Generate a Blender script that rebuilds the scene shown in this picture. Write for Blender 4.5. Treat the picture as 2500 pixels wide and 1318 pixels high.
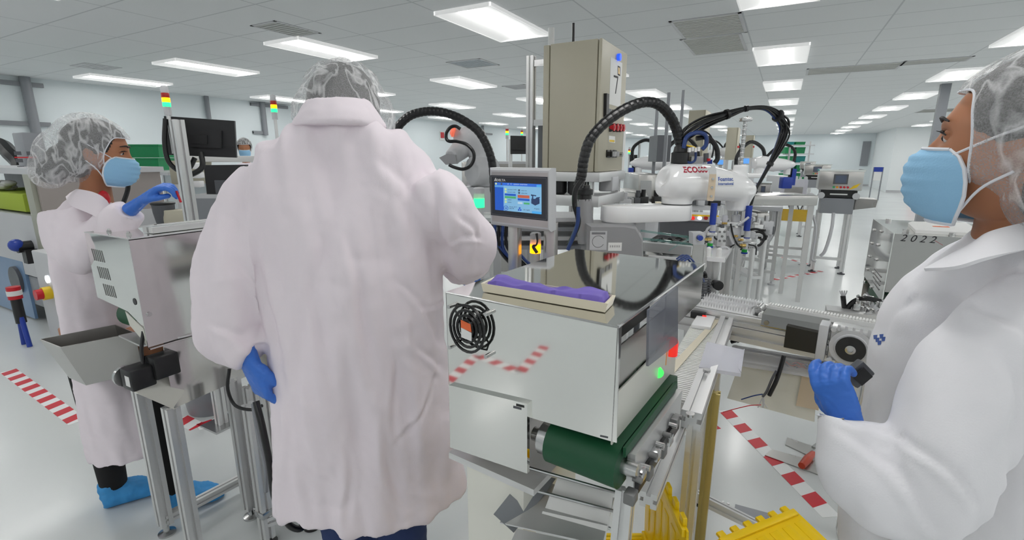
import bpy, bmesh, math, random
from mathutils import Vector, Matrix, Euler, noise
for o in list(bpy.data.objects): bpy.data.objects.remove(o)
SC = bpy.context.scene
COL = SC.collection
R = math.radians
V = Vector
# ------------------------------------------------------------------ camera
CAM_H = 1.52
FPX, CX, CY = 1180.0, 1250.0, 659.0            # focal length and centre in pixels of the 2500 x 1318 frame
PITCH = math.atan2(274.0, FPX)
YAW = math.atan2(670.0, FPX*math.cos(PITCH)+274*math.sin(PITCH))
cam = bpy.data.cameras.new('camera'); cam.sensor_fit = 'HORIZONTAL'; cam.sensor_width = 36
cam.lens = 36*FPX/2500; cam.clip_start = 0.02; cam.clip_end = 200
cam_o = bpy.data.objects.new('camera', cam); COL.objects.link(cam_o)
cam_o.location = (0, 0, CAM_H); cam_o.rotation_euler = (math.pi/2-PITCH, 0, YAW)
SC.camera = cam_o
# ------------------------------------------------------------------ world, exposure
SC.view_settings.view_transform = 'Standard'; SC.view_settings.look = 'None'
SC.view_settings.gamma = 1; SC.view_settings.use_curve_mapping = False
SC.view_settings.exposure = 0.0
SC.cycles.max_bounces = 8; SC.cycles.transparent_max_bounces = 8
wd = bpy.data.worlds.new('world'); SC.world = wd; wd.use_nodes = True
wd.node_tree.nodes['Background'].inputs[0].default_value = (0.9, 0.95, 1, 1)
wd.node_tree.nodes['Background'].inputs[1].default_value = 0.5
LAMP = 15.5                                     # emission of the troffer lenses
# ------------------------------------------------------------------ measuring: photo pixel + distance -> point in the room
FW = V((-math.sin(YAW), math.cos(YAW), 0)); RT = V((math.cos(YAW), math.sin(YAW), 0)); O0 = V((0, 0, CAM_H))
def ray(px, py):
    u = px-CX; v = CY-py
    return FW*(FPX*math.cos(PITCH)+v*math.sin(PITCH)) + RT*u + V((0, 0, v*math.cos(PITCH)-FPX*math.sin(PITCH)))
def at(ax, val, px, py):
    d = ray(px, py); return O0 + d*((val-O0[ax])/d[ax])
def atz(px, py, z): return at(2, z, px, py)
def aty(px, py, y): return at(1, y, px, py)
def atx(px, py, x): return at(0, x, px, py)
def atd(px, py, dep):
    d = ray(px, py); return O0 + d*(dep/d.dot(FW))
# ------------------------------------------------------------------ materials
def mat(name, col, rough=0.5, metal=0.0, emit=0.0, ecol=None, bump=0.0, bscale=200.0, var=0.0, vscale=8.0, alpha=1.0, trans=0.0, spec=0.5, coat=0.0, sss=0.0, stretch=None):
    m = bpy.data.materials.new(name); m.use_nodes = True
    nt = m.node_tree; b = nt.nodes['Principled BSDF']; L = nt.links.new
    b.inputs['Base Color'].default_value = (*col, 1); b.inputs['Roughness'].default_value = rough
    b.inputs['Metallic'].default_value = metal; b.inputs['Alpha'].default_value = alpha
    b.inputs['Transmission Weight'].default_value = trans; b.inputs['Specular IOR Level'].default_value = spec
    b.inputs['Coat Weight'].default_value = coat
    if sss: b.inputs['Subsurface Weight'].default_value = sss; b.inputs['Subsurface Radius'].default_value = (0.01, 0.004, 0.002)
    if emit:
        b.inputs['Emission Color'].default_value = (*(ecol or col), 1); b.inputs['Emission Strength'].default_value = emit
    tc = nt.nodes.new('ShaderNodeTexCoord'); src = tc.outputs['Object']
    if stretch:
        mp = nt.nodes.new('ShaderNodeMapping'); mp.inputs['Scale'].default_value = stretch; L(src, mp.inputs[0]); src = mp.outputs[0]
    n = nt.nodes.new('ShaderNodeTexNoise'); n.inputs['Scale'].default_value = vscale; n.inputs['Detail'].default_value = 3; L(src, n.inputs[0])
    rr = nt.nodes.new('ShaderNodeMapRange'); rr.inputs[3].default_value = max(0.0, rough*0.88); rr.inputs[4].default_value = min(1, rough*1.12)
    L(n.outputs[0], rr.inputs[0]); L(rr.outputs[0], b.inputs['Roughness'])
    if var:
        mx = nt.nodes.new('ShaderNodeMix'); mx.data_type = 'RGBA'
        mx.inputs[6].default_value = (*[c*(1-var) for c in col], 1); mx.inputs[7].default_value = (*[min(1, c*(1+var)) for c in col], 1)
        L(n.outputs[0], mx.inputs[0]); L(mx.outputs[2], b.inputs['Base Color'])
    if bump:
        n2 = nt.nodes.new('ShaderNodeTexNoise'); n2.inputs['Scale'].default_value = bscale; n2.inputs['Detail'].default_value = 2; L(src, n2.inputs[0])
        bp = nt.nodes.new('ShaderNodeBump'); bp.inputs['Strength'].default_value = bump; bp.inputs['Distance'].default_value = 0.002
        L(n2.outputs[0], bp.inputs['Height']); L(bp.outputs[0], b.inputs['Normal'])
    return m
def s2l(r, g, b):
    f = lambda c: (c/255/12.92) if c/255 < 0.04045 else ((c/255+0.055)/1.055)**2.4
    return (f(r), f(g), f(b))
M = dict(
 mirror=mat('polished_steel', (0.80, 0.80, 0.775), 0.045, 1.0, var=0.02),
 mirror2=mat('polished_steel_cover', (0.64, 0.63, 0.62), 0.10, 1.0, var=0.03),
 brushed=mat('brushed_steel', (0.50, 0.49, 0.475), 0.28, 1.0, var=0.02, vscale=3),
 alu=mat('anodised_aluminium', (0.70, 0.70, 0.70), 0.34, 0.6, var=0.03),
 slot=mat('profile_slot', (0.22, 0.22, 0.22), 0.5, 0.5),
 steel=mat('steel', (0.55, 0.55, 0.55), 0.25, 1.0),
 gold=mat('gold_tinted_aluminium', (0.55, 0.44, 0.16), 0.3, 0.8, var=0.05),
 beige=mat('beige_enamel', s2l(183, 178, 160), 0.45, var=0.015, bump=0.1, bscale=500),
 white=mat('white_gloss', (0.90, 0.90, 0.91), 0.14, coat=0.5),
 whitem=mat('white_matte', (0.8, 0.8, 0.79), 0.5),
 panel=mat('off_white_panel', s2l(228, 227, 218), 0.25, var=0.02),
 grey=mat('grey_cast_paint', s2l(150, 150, 152), 0.3, coat=0.2),
 dgrey=mat('dark_grey_paint', s2l(85, 87, 92), 0.4),
 mgrey=mat('mid_grey_paint', s2l(140, 143, 148), 0.4),
 lgrey=mat('light_grey_plastic', s2l(196, 197, 200), 0.4),
 black=mat('black_plastic', (0.012, 0.012, 0.013), 0.35),
 rubber=mat('black_rubber', (0.008, 0.008, 0.009), 0.28),
 monitor=mat('black_monitor_shell', (0.014, 0.014, 0.016), 0.5),
 belt=mat('green_belt', s2l(16, 78, 48), 0.5, var=0.1),
 gbin=mat('green_bin_plastic', s2l(8, 132, 78), 0.4, var=0.06),
 gbin2=mat('teal_bin_plastic', s2l(20, 130, 130), 0.4, var=0.06),
 yellow=mat('yellow_tote_plastic', s2l(246, 206, 0), 0.35, var=0.05, vscale=3),
 lime=mat('lime_cloth', s2l(165, 185, 60), 0.7),
 red=mat('red_plastic', s2l(200, 25, 40), 0.35),
 redl=mat('red_lamp', (0.9, 0.03, 0.02), 0.3, emit=0.5, ecol=(1, 0.03, 0.02)),
 orangel=mat('amber_lamp', (0.95, 0.4, 0.0), 0.3, emit=2.4, ecol=(1, 0.36, 0.0)),
 greenl=mat('green_lamp', (0.02, 0.8, 0.25), 0.3, emit=1.5, ecol=(0.03, 1, 0.30)),
 bluel=mat('blue_lamp', (0.02, 0.08, 0.9), 0.3, emit=1.0, ecol=(0.02, 0.1, 1)),
 whitel=mat('white_lamp', (0.9, 0.9, 0.95), 0.3, emit=1.6, ecol=(0.85, 0.9, 1)),
 redoff=mat('red_lens', s2l(180, 40, 35), 0.3), amberoff=mat('amber_lens', s2l(230, 150, 30), 0.3), greenoff=mat('green_lens', s2l(40, 165, 95), 0.3),
 clearcap=mat('frosted_lamp', (0.8, 0.82, 0.8), 0.3, alpha=0.75),
 glove=mat('blue_nitrile', s2l(60, 118, 214), 0.42, bump=0.5, bscale=60, var=0.08),
 bluecloth=mat('blue_shoe_cover', s2l(62, 150, 214), 0.7, bump=0.9, bscale=45, var=0.18, vscale=25),
 trouser=mat('black_knit', (0.006, 0.006, 0.007), 0.9, bump=0.3),
 jeans=mat('navy_denim', s2l(40, 58, 104), 0.85, bump=0.4, bscale=300, var=0.1),
 coat2=mat('white_coat_cloth_cool', s2l(240, 239, 243), 0.8, bump=0.12, bscale=420, spec=0.15),
 coat=mat('white_coat_cloth', s2l(245, 235, 242), 0.8, bump=0.12, bscale=420, spec=0.15),
 skin=mat('skin_brown', s2l(150, 100, 72), 0.5, sss=0.12, var=0.05, vscale=30),
 skin2=mat('skin_tan', s2l(176, 118, 84), 0.48, sss=0.12, var=0.06, vscale=25),
 hair=mat('dark_hair', (0.012, 0.009, 0.008), 0.55, bump=0.8, bscale=120, stretch=(4, 4, 1)),
 eye=mat('eye_white', (0.75, 0.72, 0.7), 0.15), iris=mat('iris_dark', (0.015, 0.009, 0.006), 0.1),
 mask=mat('blue_mask_cloth', s2l(150, 199, 234), 0.75, bump=0.25, bscale=300, var=0.03),
 maskw=mat('white_mask_cloth', s2l(232, 234, 240), 0.75),
 purple=mat('purple_cloth', s2l(118, 100, 190), 0.6, var=0.12, vscale=20),
 cream=mat('cream_plastic', s2l(226, 217, 195), 0.4),
 paper=mat('white_paper', (0.82, 0.82, 0.81), 0.6), ink=mat('black_ink', (0.015, 0.015, 0.02), 0.6), redink=mat('red_ink', s2l(170, 30, 55), 0.5), blueink=mat('blue_ink', s2l(70, 100, 175), 0.5),
 orangeink=mat('orange_ink', s2l(235, 110, 60), 0.6), yellowp=mat('yellow_paint', s2l(238, 200, 40), 0.5),
 blue=mat('royal_blue_plastic', s2l(32, 62, 160), 0.35), bluehose=mat('blue_hose', s2l(38, 62, 120), 0.3),
 glass=mat('green_edged_glass', s2l(120, 175, 168), 0.08, alpha=0.45), smoke=mat('smoked_acrylic', s2l(120, 124, 138), 0.15, alpha=0.62),
 amberp=mat('amber_acrylic', s2l(225, 185, 40), 0.2, alpha=0.8), clear=mat('clear_film', s2l(222, 222, 232), 0.15, alpha=0.6),
 tan=mat('tan_resin', s2l(214, 196, 172), 0.5), brass=mat('brass', (0.6, 0.42, 0.15), 0.3, 1.0),
 taper=mat('red_tape', s2l(205, 28, 48), 0.4), tapew=mat('white_tape', s2l(236, 238, 238), 0.4),
 wrenchr=mat('orange_red_grip', s2l(190, 62, 32), 0.35),
)
# ------------------------------------------------------------------ geometry collector
class G:
    def __init__(s): s.bm = bmesh.new()
    def box(s, c, size, rot=None, bev=0.0, seg=2):
        r = bmesh.ops.create_cube(s.bm, size=1); vs = r['verts']
        mtx = Matrix.Translation(V(c)) @ ((Matrix.Rotation(rot, 4, 'Z') if isinstance(rot, (int, float)) else rot) if rot is not None else Matrix()) @ Matrix.Diagonal((*size, 1))
        if bev:
            mtx0 = Matrix.Diagonal((*size, 1)); bmesh.ops.transform(s.bm, matrix=mtx0, verts=vs)
            es = list({e for v in vs for e in v.link_edges})
            rb = bmesh.ops.bevel(s.bm, geom=es, offset=bev, segments=seg, affect='EDGES', profile=0.5)
            vs = list({v for f in rb['faces'] for v in f.verts} | {v for v in vs if v.is_valid})
            mtx = mtx @ Matrix.Diagonal((1/size[0], 1/size[1], 1/size[2], 1))
        bmesh.ops.transform(s.bm, matrix=mtx, verts=vs); return s
    def bb(s, lo, hi, bev=0.0):
        lo, hi = V(lo), V(hi); return s.box((lo+hi)/2, [max(1e-4, abs(a)) for a in (hi-lo)], bev=bev)
    def frame(s, d):
        d = V(d).normalized(); a = V((0, 0, 1)) if abs(d.z) < 0.95 else V((1, 0, 0))
        x = d.cross(a).normalized(); return x, x.cross(d).normalized()
    def ring(s, c, x, y, r, n, r2=None):
        return [s.bm.verts.new(V(c)+x*(math.cos(6.28318531*i/n)*r)+y*(math.sin(6.28318531*i/n)*(r2 or r))) for i in range(n)]
    def skin(s, rings, cap=True, close=True):
        for a, b in zip(rings, rings[1:]):
            n = len(a)
            for i in range(n if close else n-1): s.bm.faces.new((a[i], a[(i+1) % n], b[(i+1) % n], b[i]))
        if cap:
            s.bm.faces.new(list(reversed(rings[0]))); s.bm.faces.new(rings[-1])
        return s
    def cyl(s, p0, p1, r0, r1=None, n=16, cap=True):
        p0, p1 = V(p0), V(p1); x, y = s.frame(p1-p0)
        return s.skin([s.ring(p0, x, y, r0, n), s.ring(p1, x, y, r0 if r1 is None else r1, n)], cap)
    def lathe(s, prof, o, axis=(0, 0, 1), n=24, cap=True):
        a = V(axis).normalized(); x, y = s.frame(a); o = V(o)
        return s.skin([s.ring(o+a*z, x, y, max(r, 1e-4), n) for r, z in prof], cap)
    def loft(s, rings, cap=True):
        return s.skin([[s.bm.verts.new(V(p)) for p in rg] for rg in rings], cap)
    def tube(s, pts, r, n=8, sub=6, cap=True, rf=None, spline=True):
        pts = spl(pts, sub) if spline and len(pts) > 2 else [V(p) for p in pts]
        rs = []; px = None
        for i, p in enumerate(pts):
            d = (pts[min(i+1, len(pts)-1)]-pts[max(i-1, 0)])
            if d.length < 1e-9: d = V((0, 0, 1))
            d.normalize()
            if px is None: px, _ = s.frame(d)
            px = (px-d*px.dot(d)); px = px.normalized() if px.length > 1e-6 else s.frame(d)[0]
            t = i/(len(pts)-1); rr = rf(t, i) if rf else (r if not isinstance(r, (list, tuple)) else lerpl(r, t))
            rs.append(s.ring(p, px, d.cross(px), rr, n))
        return s.skin(rs, cap)
    def prism(s, pts, vec):
        a = [s.bm.verts.new(V(p)) for p in pts]; b = [s.bm.verts.new(V(p)+V(vec)) for p in pts]
        return s.skin([a, b])
    def bar(s, p0, p1, w, h=None, bev=0.0):
        p0, p1 = V(p0), V(p1); d = p1-p0; x, y = s.frame(d); L = d.length
        m = Matrix((x, y, d.normalized())).transposed().to_4x4()
        return s.box((p0+p1)/2, (w, h or w, L), m, bev)
    def ball(s, c, r, seg=16):
        rr = (r, r, r) if not isinstance(r, (list, tuple)) else r
        q = bmesh.ops.create_uvsphere(s.bm, u_segments=seg, v_segments=max(6, seg//2), radius=1)
        bmesh.ops.transform(s.bm, matrix=Matrix.Translation(V(c)) @ Matrix.Diagonal((*rr, 1)), verts=q['verts']); return s
    def text(s, txt, m, size, depth=0.0006, shear=0.0, align='LEFT', bold=0.0):
        cu = bpy.data.curves.new('t', 'FONT'); cu.body = txt; cu.size = size; cu.extrude = depth; cu.shear = shear; cu.align_x = align; cu.offset = bold
        cu.resolution_u = 3
        ob = bpy.data.objects.new('t', cu); COL.objects.link(ob)
        me = bpy.data.meshes.new_from_object(ob.evaluated_get(bpy.context.evaluated_depsgraph_get()))
        me.transform(m); s.bm.from_mesh(me); bpy.data.objects.remove(ob); bpy.data.meshes.remove(me); bpy.data.curves.remove(cu); return s
    def xf(s, m): bmesh.ops.transform(s.bm, matrix=m, verts=s.bm.verts[:]); return s
def lerpl(l, t):
    f = t*(len(l)-1); i = min(int(f), len(l)-2); return l[i]+(l[i+1]-l[i])*(f-i)
def spl(pts, sub=6):
    P_ = [V(p) for p in pts]; P_ = [P_[0]*2-P_[1]]+P_+[P_[-1]*2-P_[-2]]; out = []
    for i in range(1, len(P_)-2):
        a, b, c, d = P_[i-1:i+3]
        for k in range(sub):
            t = k/sub; out.append(0.5*((2*b)+(c-a)*t+(2*a-5*b+4*c-d)*t*t+(3*b-a-3*c+d)*t**3))
    out.append(P_[-2]); return out
WM = {}
def link(name, me, m, parent):
    o = bpy.data.objects.new(name, me); COL.objects.link(o)
    if m: me.materials.append(m)
    return o
def finish(bm, name, ang=38, recalc=True):
    if recalc: bmesh.ops.recalc_face_normals(bm, faces=bm.faces[:])
    me = bpy.data.meshes.new(name); bm.to_mesh(me); bm.free()
    for p in me.polygons: p.use_smooth = True
    if ang: me.set_sharp_from_angle(angle=R(ang))
    return me
def T(name, label, cat, loc=(0, 0, 0), rz=0.0, group=None):
    o = bpy.data.objects.new(name, None); COL.objects.link(o); o.empty_display_size = 0.1
    o.location = loc; o.rotation_euler = (0, 0, rz); WM[o.name] = Matrix.Translation(V(loc)) @ Matrix.Rotation(rz, 4, 'Z')
    return tag(o, label, cat, group)
def tag(o, label, cat, group=None, kind=None):
    if label: o['label'] = label
    if cat: o['category'] = cat
    if group: o['group'] = group
    if kind: o['kind'] = kind
    return o
def P(par, name, g, m, label=None, ang=38, local=False, kind=None):
    """a part: g is in room coordinates (or in the thing's own when local)"""
    if not local: g.xf(WM[par.name].inverted())
    o = link(name, finish(g.bm, name, ang), m, par); o.parent = par; WM[o.name] = WM[par.name]
    if label: o['label'] = label
    if kind: o['kind'] = kind
    return o
def O(name, g, m, label, cat, group=None, loc=None, ang=38, kind=None):
    """a thing of one mesh, given in room coordinates"""
    if loc is None:
        cs = [v.co for v in g.bm.verts]; lo = [min(c[i] for c in cs) for i in range(3)]; hi = [max(c[i] for c in cs) for i in range(3)]
        loc = ((lo[0]+hi[0])/2, (lo[1]+hi[1])/2, lo[2])
    g.xf(Matrix.Translation(-V(loc))); o = link(name, finish(g.bm, name, ang), m, None); o.location = loc
    WM[o.name] = Matrix.Translation(V(loc)); return tag(o, label, cat, group, kind)
def S(name, g, m, ang=38):
    o = link(name, finish(g.bm, name, ang), m, None); o['kind'] = 'structure'; WM[o.name] = Matrix(); return o
def copy_tree(o, loc=None, rz=None, label=None, group=None, par=None):
    c = o.copy(); COL.objects.link(c); c.parent = par
    if loc is not None: c.location = loc
    if rz is not None: c.rotation_euler = (0, 0, rz)
    if label: c['label'] = label
    if group: c['group'] = group
    if par is None: WM[c.name] = Matrix.Translation(c.location) @ Matrix.Rotation(c.rotation_euler.z, 4, 'Z')
    for ch in list(o.children): copy_tree(ch, par=c)
    return c
def remesh(g, voxel, smooth=4, fn=None, factor=0.5):
    """union of overlapping closed shapes as one continuous smooth surface; fn displaces its points"""
    bmesh.ops.recalc_face_normals(g.bm, faces=g.bm.faces[:])
    me = bpy.data.meshes.new('tmp'); g.bm.to_mesh(me); g.bm.free()
    o = bpy.data.objects.new('tmp', me); COL.objects.link(o)
    r = o.modifiers.new('r', 'REMESH'); r.mode = 'VOXEL'; r.voxel_size = voxel
    if smooth:
        k = o.modifiers.new('s', 'SMOOTH'); k.iterations = smooth; k.factor = factor
    m2 = bpy.data.meshes.new_from_object(o.evaluated_get(bpy.context.evaluated_depsgraph_get()))
    bpy.data.objects.remove(o); bpy.data.meshes.remove(me)
    h = G(); h.bm.from_mesh(m2); bpy.data.meshes.remove(m2)
    if fn:
        h.bm.normal_update(); mv = [(v, fn(v.co, v.normal)) for v in h.bm.verts]
        for v, d in mv: v.co += d
    return h
def profile_bar(g, gs, p0, p1, w):
    """slotted aluminium profile: the bar in g and its dark slots as grooves"""
    p0, p1 = V(p0), V(p1); d = (p1-p0); x, y = g.frame(d); h = w/2; s_ = w*0.13; dp = w*0.22
    q = [(-h, -h), (-s_, -h), (-s_, -h+dp), (s_, -h+dp), (s_, -h), (h, -h), (h, -s_), (h-dp, -s_), (h-dp, s_), (h, s_), (h, h), (s_, h), (s_, h-dp), (-s_, h-dp), (-s_, h), (-h, h), (-h, s_), (-h+dp, s_), (-h+dp, -s_), (-h, -s_)]
    a = [g.bm.verts.new(p0+x*u+y*v) for u, v in q]; b = [g.bm.verts.new(p1+x*u+y*v) for u, v in q]
    return g.skin([a, b])
# ================================================================== the room
CEIL = 2.81; TILE = 0.61
def tile_mat():
    m = mat('ceiling_tile', s2l(226, 229, 230), 0.8, bump=0.3, bscale=120); nt = m.node_tree; b = nt.nodes['Principled BSDF']; L = nt.links.new
    tc = nt.nodes.new('ShaderNodeTexCoord'); sp = nt.nodes.new('ShaderNodeSeparateXYZ'); L(tc.outputs['Object'], sp.inputs[0])
    fac = None
    for ax, per in ((0, TILE*2), (1, TILE)):
        a = nt.nodes.new('ShaderNodeMath'); a.operation = 'ADD'; a.inputs[1].default_value = 100*per+(-0.2-TILE/2)*-1 if ax == 0 else 100*per+0.12
        md = nt.nodes.new('ShaderNodeMath'); md.operation = 'MODULO'; md.inputs[1].default_value = per
        lt = nt.nodes.new('ShaderNodeMath'); lt.operation = 'LESS_THAN'; lt.inputs[1].default_value = 0.016
        L(sp.outputs[ax], a.inputs[0]); L(a.outputs[0], md.inputs[0]); L(md.outputs[0], lt.inputs[0])
        if fac is None: fac = lt.outputs[0]
        else:
            mx = nt.nodes.new('ShaderNodeMath'); mx.operation = 'MAXIMUM'; L(fac, mx.inputs[0]); L(lt.outputs[0], mx.inputs[1]); fac = mx.outputs[0]
    c = nt.nodes.new('ShaderNodeMix'); c.data_type = 'RGBA'; c.inputs[6].default_value = (*s2l(228, 231, 232), 1); c.inputs[7].default_value = (*s2l(200, 204, 206), 1)
    L(fac, c.inputs[0]); L(c.outputs[2], b.inputs['Base Color']); return m
def floor_mat():
    m = mat('epoxy_floor', s2l(212, 216, 216), 0.25, bump=0.08, bscale=70, var=0.02, vscale=1.2); b = m.node_tree.nodes['Principled BSDF']
    b.inputs['Specular IOR Level'].default_value = 0.6; b.inputs['Coat Weight'].default_value = 0.15; b.inputs['Coat Roughness'].default_value = 0.12; return m
WALLM = mat('pale_blue_wall', s2l(228, 236, 239), 0.5, var=0.015, vscale=2)
WALLW = mat('white_wall', s2l(240, 245, 246), 0.5, var=0.01, vscale=2)
X0, X1, Y0, Y1 = -11.1, 9.6, -6.5, 33.0
S('floor', G().bb((X0, Y0, -0.1), (X1, Y1, 0)), floor_mat())
S('ceiling', G().bb((X0, Y0, CEIL), (X1, Y1, CEIL+0.1)), tile_mat())
S('wall_left', G().bb((X0-0.15, Y0, 0), (X0, Y1, CEIL)), WALLM)
S('wall_back', G().bb((X0, Y1, 0), (X1, Y1+0.15, CEIL)), WALLM)
S('wall_jog', G().bb((4.1, 27.5, 0), (X1, Y1, CEIL)), WALLW)
S('wall_right', G().bb((X1, Y0, 0), (X1+0.15, Y1, CEIL)), WALLW)
S('wall_rear', G().bb((X0, Y0-0.15, 0), (X1, Y0, CEIL)), WALLW)
S('baseboard_left', G().bb((X0, Y0, 0), (X0+0.012, Y1, 0.1)), M['mgrey'])
S('baseboard_back', G().bb((X0, Y1-0.012, 0), (4.1, Y1, 0.1)), M['lgrey'])
S('baseboard_jog', G().bb((4.09, 27.488, 0), (X1, 27.5, 0.1)), M['lgrey'])
cp = atd(2275, 385, 9.2); S('column', G().bb((cp.x-0.07, cp.y-0.07, 0), (cp.x+0.07, cp.y+0.07, CEIL)), M['mgrey'])
# door at the far wall beside the column
dp = aty(2420, 400, 27.4)
dg = S('door_1', G().bb((dp.x-0.9, 27.45, 0), (dp.x+0.9, 27.5, 2.1)), M['lgrey'])
h = G().bb((dp.x-0.05, 27.40, 0.95), (dp.x+0.05, 27.45, 1.15)); P(dg, 'door_handle', h, M['dgrey'])
# ---- recessed ceiling lights
LENS = mat('troffer_lens', (1, 1, 1), 0.5, emit=LAMP, ecol=(1.0, 0.985, 0.96))
PAN = mat('troffer_pan_glow', (0.9, 0.9, 0.9), 0.4, emit=0.32, ecol=(1, 1, 0.99))  # reflector pans, no lamp: faint glow added to imitate light from the lens
t0 = T('ceiling_light', 'x', 'ceiling light', (0, 0, CEIL), 0, 'recessed ceiling lights')
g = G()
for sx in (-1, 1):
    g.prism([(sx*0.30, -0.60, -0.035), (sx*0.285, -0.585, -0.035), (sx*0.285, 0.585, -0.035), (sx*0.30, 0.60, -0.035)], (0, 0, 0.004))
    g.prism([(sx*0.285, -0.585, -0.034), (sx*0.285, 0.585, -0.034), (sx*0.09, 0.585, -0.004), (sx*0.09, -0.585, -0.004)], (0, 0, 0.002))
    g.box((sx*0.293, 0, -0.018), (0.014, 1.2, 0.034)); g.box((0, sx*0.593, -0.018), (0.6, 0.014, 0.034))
P(t0, 'glowing_pans', g, PAN, local=True)
g = G()
rg = []
for y in (-0.565, 0.565): rg.append([(math.cos(a)*0.095, y, -0.002-math.sin(a)*0.030) for a in [math.pi*i/10 for i in range(11)]])
g.loft(rg); P(t0, 'lens', g, LENS, local=True)
random.seed(3); lx = [-0.2+2.44*k for k in range(-4, 5)]; ly = [4.45+3.03*k for k in range(-3, 10)]
first = True
def light_label(i, j):
    k = ['nearest row', 'second row', 'third row', 'fourth row', 'fifth row', 'sixth row', 'seventh row', 'eighth row', 'ninth row', 'farthest row']
    c = {-4: 'column along the left wall', -3: 'second column from the left wall', -2: 'third column from the left wall', -1: 'column left of the beige control cabinet', 0: 'column straight above the white robot', 1: 'first column right of the robot', 2: 'second column right of the robot', 3: 'third column right of the robot', 4: 'fourth column right of the robot'}
    return 'lit ceiling panel light, ' + c[i-4] + ', ' + (k[j-3] if j >= 3 else 'behind the viewer')
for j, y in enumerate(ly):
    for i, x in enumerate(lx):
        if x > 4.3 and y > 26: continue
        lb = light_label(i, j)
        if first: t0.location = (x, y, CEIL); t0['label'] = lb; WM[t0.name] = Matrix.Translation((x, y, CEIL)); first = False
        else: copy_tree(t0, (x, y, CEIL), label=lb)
# ---- air grilles
def vent(x0, y0, x1, y1, label, m, louvres=True):
    t = T('ceiling_vent', label, 'vent', ((x0+x1)/2, (y0+y1)/2, CEIL), 0, 'ceiling air grilles')
    g = G(); w = 0.03
    for a, b in (((x0, y0), (x1, y0+w)), ((x0, y1-w), (x1, y1)), ((x0, y0), (x0+w, y1)), ((x1-w, y0), (x1, y1))): g.bb((*a, CEIL-0.006), (*b, CEIL+0.001))
    P(t, 'frame', g, M['lgrey'])
    g = G(); n = max(4, int((y1-y0)/0.06))
    for k in range(n):
        y = y0+w+(y1-y0-2*w)*(k+0.5)/n; g.box(((x0+x1)/2, y, CEIL-0.003), (x1-x0-2*w, (y1-y0-2*w)/n*0.93, 0.003), Matrix.Rotation(0.06, 4, 'X'))
    P(t, 'louvres', g, m)
GR = mat('grille_grey', s2l(205, 206, 202), 0.6); GD = mat('grille_dark', s2l(185, 187, 184), 0.6); GB = mat('grille_bluegrey', s2l(190, 197, 204), 0.6)
def vz(pts, *a, **k):
    q = [atz(x, y, CEIL) for x, y in pts]; xs = [p.x for p in q]; ys = [p.y for p in q]; vent(min(xs), min(ys), max(xs), max(ys), *a, **k)
vz([(1632, 52), (1800, 36), (1825, 78)], 'grey return grille right of the nearest lights, front half', GR)
vz([(1668, 95), (1690, 130), (1825, 122)], 'grey return grille right of the nearest lights, rear half', GR)
vz([(610, 62), (680, 55), (785, 80)], 'square ceiling grille left of the light above the hair of the central person', GD)
vz([(170, 160), (225, 155), (270, 170)], 'pale grille near the left wall', M['lgrey'])
vz([(1090, 152), (1160, 143), (1220, 158)], 'blue-grey panel grille between two light rows', GB)
vz([(1225, 210), (1275, 206), (1310, 214)], 'small pale grille left of the beige control cabinet', M['lgrey'])
vz([(1970, 168), (2080, 160), (2190, 168)], 'long grey strip grille right of the robot, left half', GR)
vz([(2195, 160), (2300, 142), (2365, 145)], 'long grey strip grille right of the robot, right half', GR)
vz([(2240, 272), (2290, 266), (2330, 272)], 'far grey grille near the white wall', GR)
# ---- floor tape
def tape(name, pts, label, w=0.085, step=0.15, lift=0.0, surf=None):
    """red and white hazard tape laid along pts on the floor"""
    gw, gr = G(), G()
    for a, b in zip(pts, pts[1:]):
        a, b = V(a), V(b); d = b-a; L = d.length; d.normalize(); n = V((-d.y, d.x, 0)); z = V((0, 0, 0.0012+lift))
        gw.prism([a+n*w/2+z*0.4, a-n*w/2+z*0.4, b-n*w/2+z*0.4, b+n*w/2+z*0.4], (0, 0, 0.0004))
        s = 0.0
        while s < L-0.02:
            e = min(L, s+step*0.52); sk = w*0.28
            gr.prism([a+d*s+n*w/2+z, a+d*min(L, s+sk)-n*w/2+z, a+d*min(L, e+sk)-n*w/2+z, a+d*e+n*w/2+z], (0, 0, 0.0004)); s += step
    t = T(name, label, 'tape', (pts[0][0], pts[0][1], 0)); P(t, 'white_strip', gw, M['tapew']); P(t, 'red_stripes', gr, M['taper'])
f = lambda *p: [atz(x, y, 0) for x, y in p]
tape('floor_tape', f((20, 905), (190, 1030)), 'red and white tape on the floor at the left edge, below the steel hopper')
tape('floor_tape', f((440, 1022), (483, 1043), (560, 1018), (640, 990)), 'red and white tape zigzag beyond the legs of the left machine')
tape('floor_tape', f((1770, 1002), (2030, 1262)), 'red and white tape on the floor beside the wrench')
tape('floor_tape', f((1560, 1075), (1752, 1040)), 'short red and white tape seen between the aluminium legs', w=0.06)
tape('floor_tape', f((1888, 683), (2005, 662)), 'thin red and white tape on the floor below the far inspection machine', w=0.07, step=0.16)
tape('floor_tape', f((1885, 622), (1985, 648)), 'faint red and white tape behind the legs of the far conveyor table', w=0.05, step=0.2)
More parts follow.
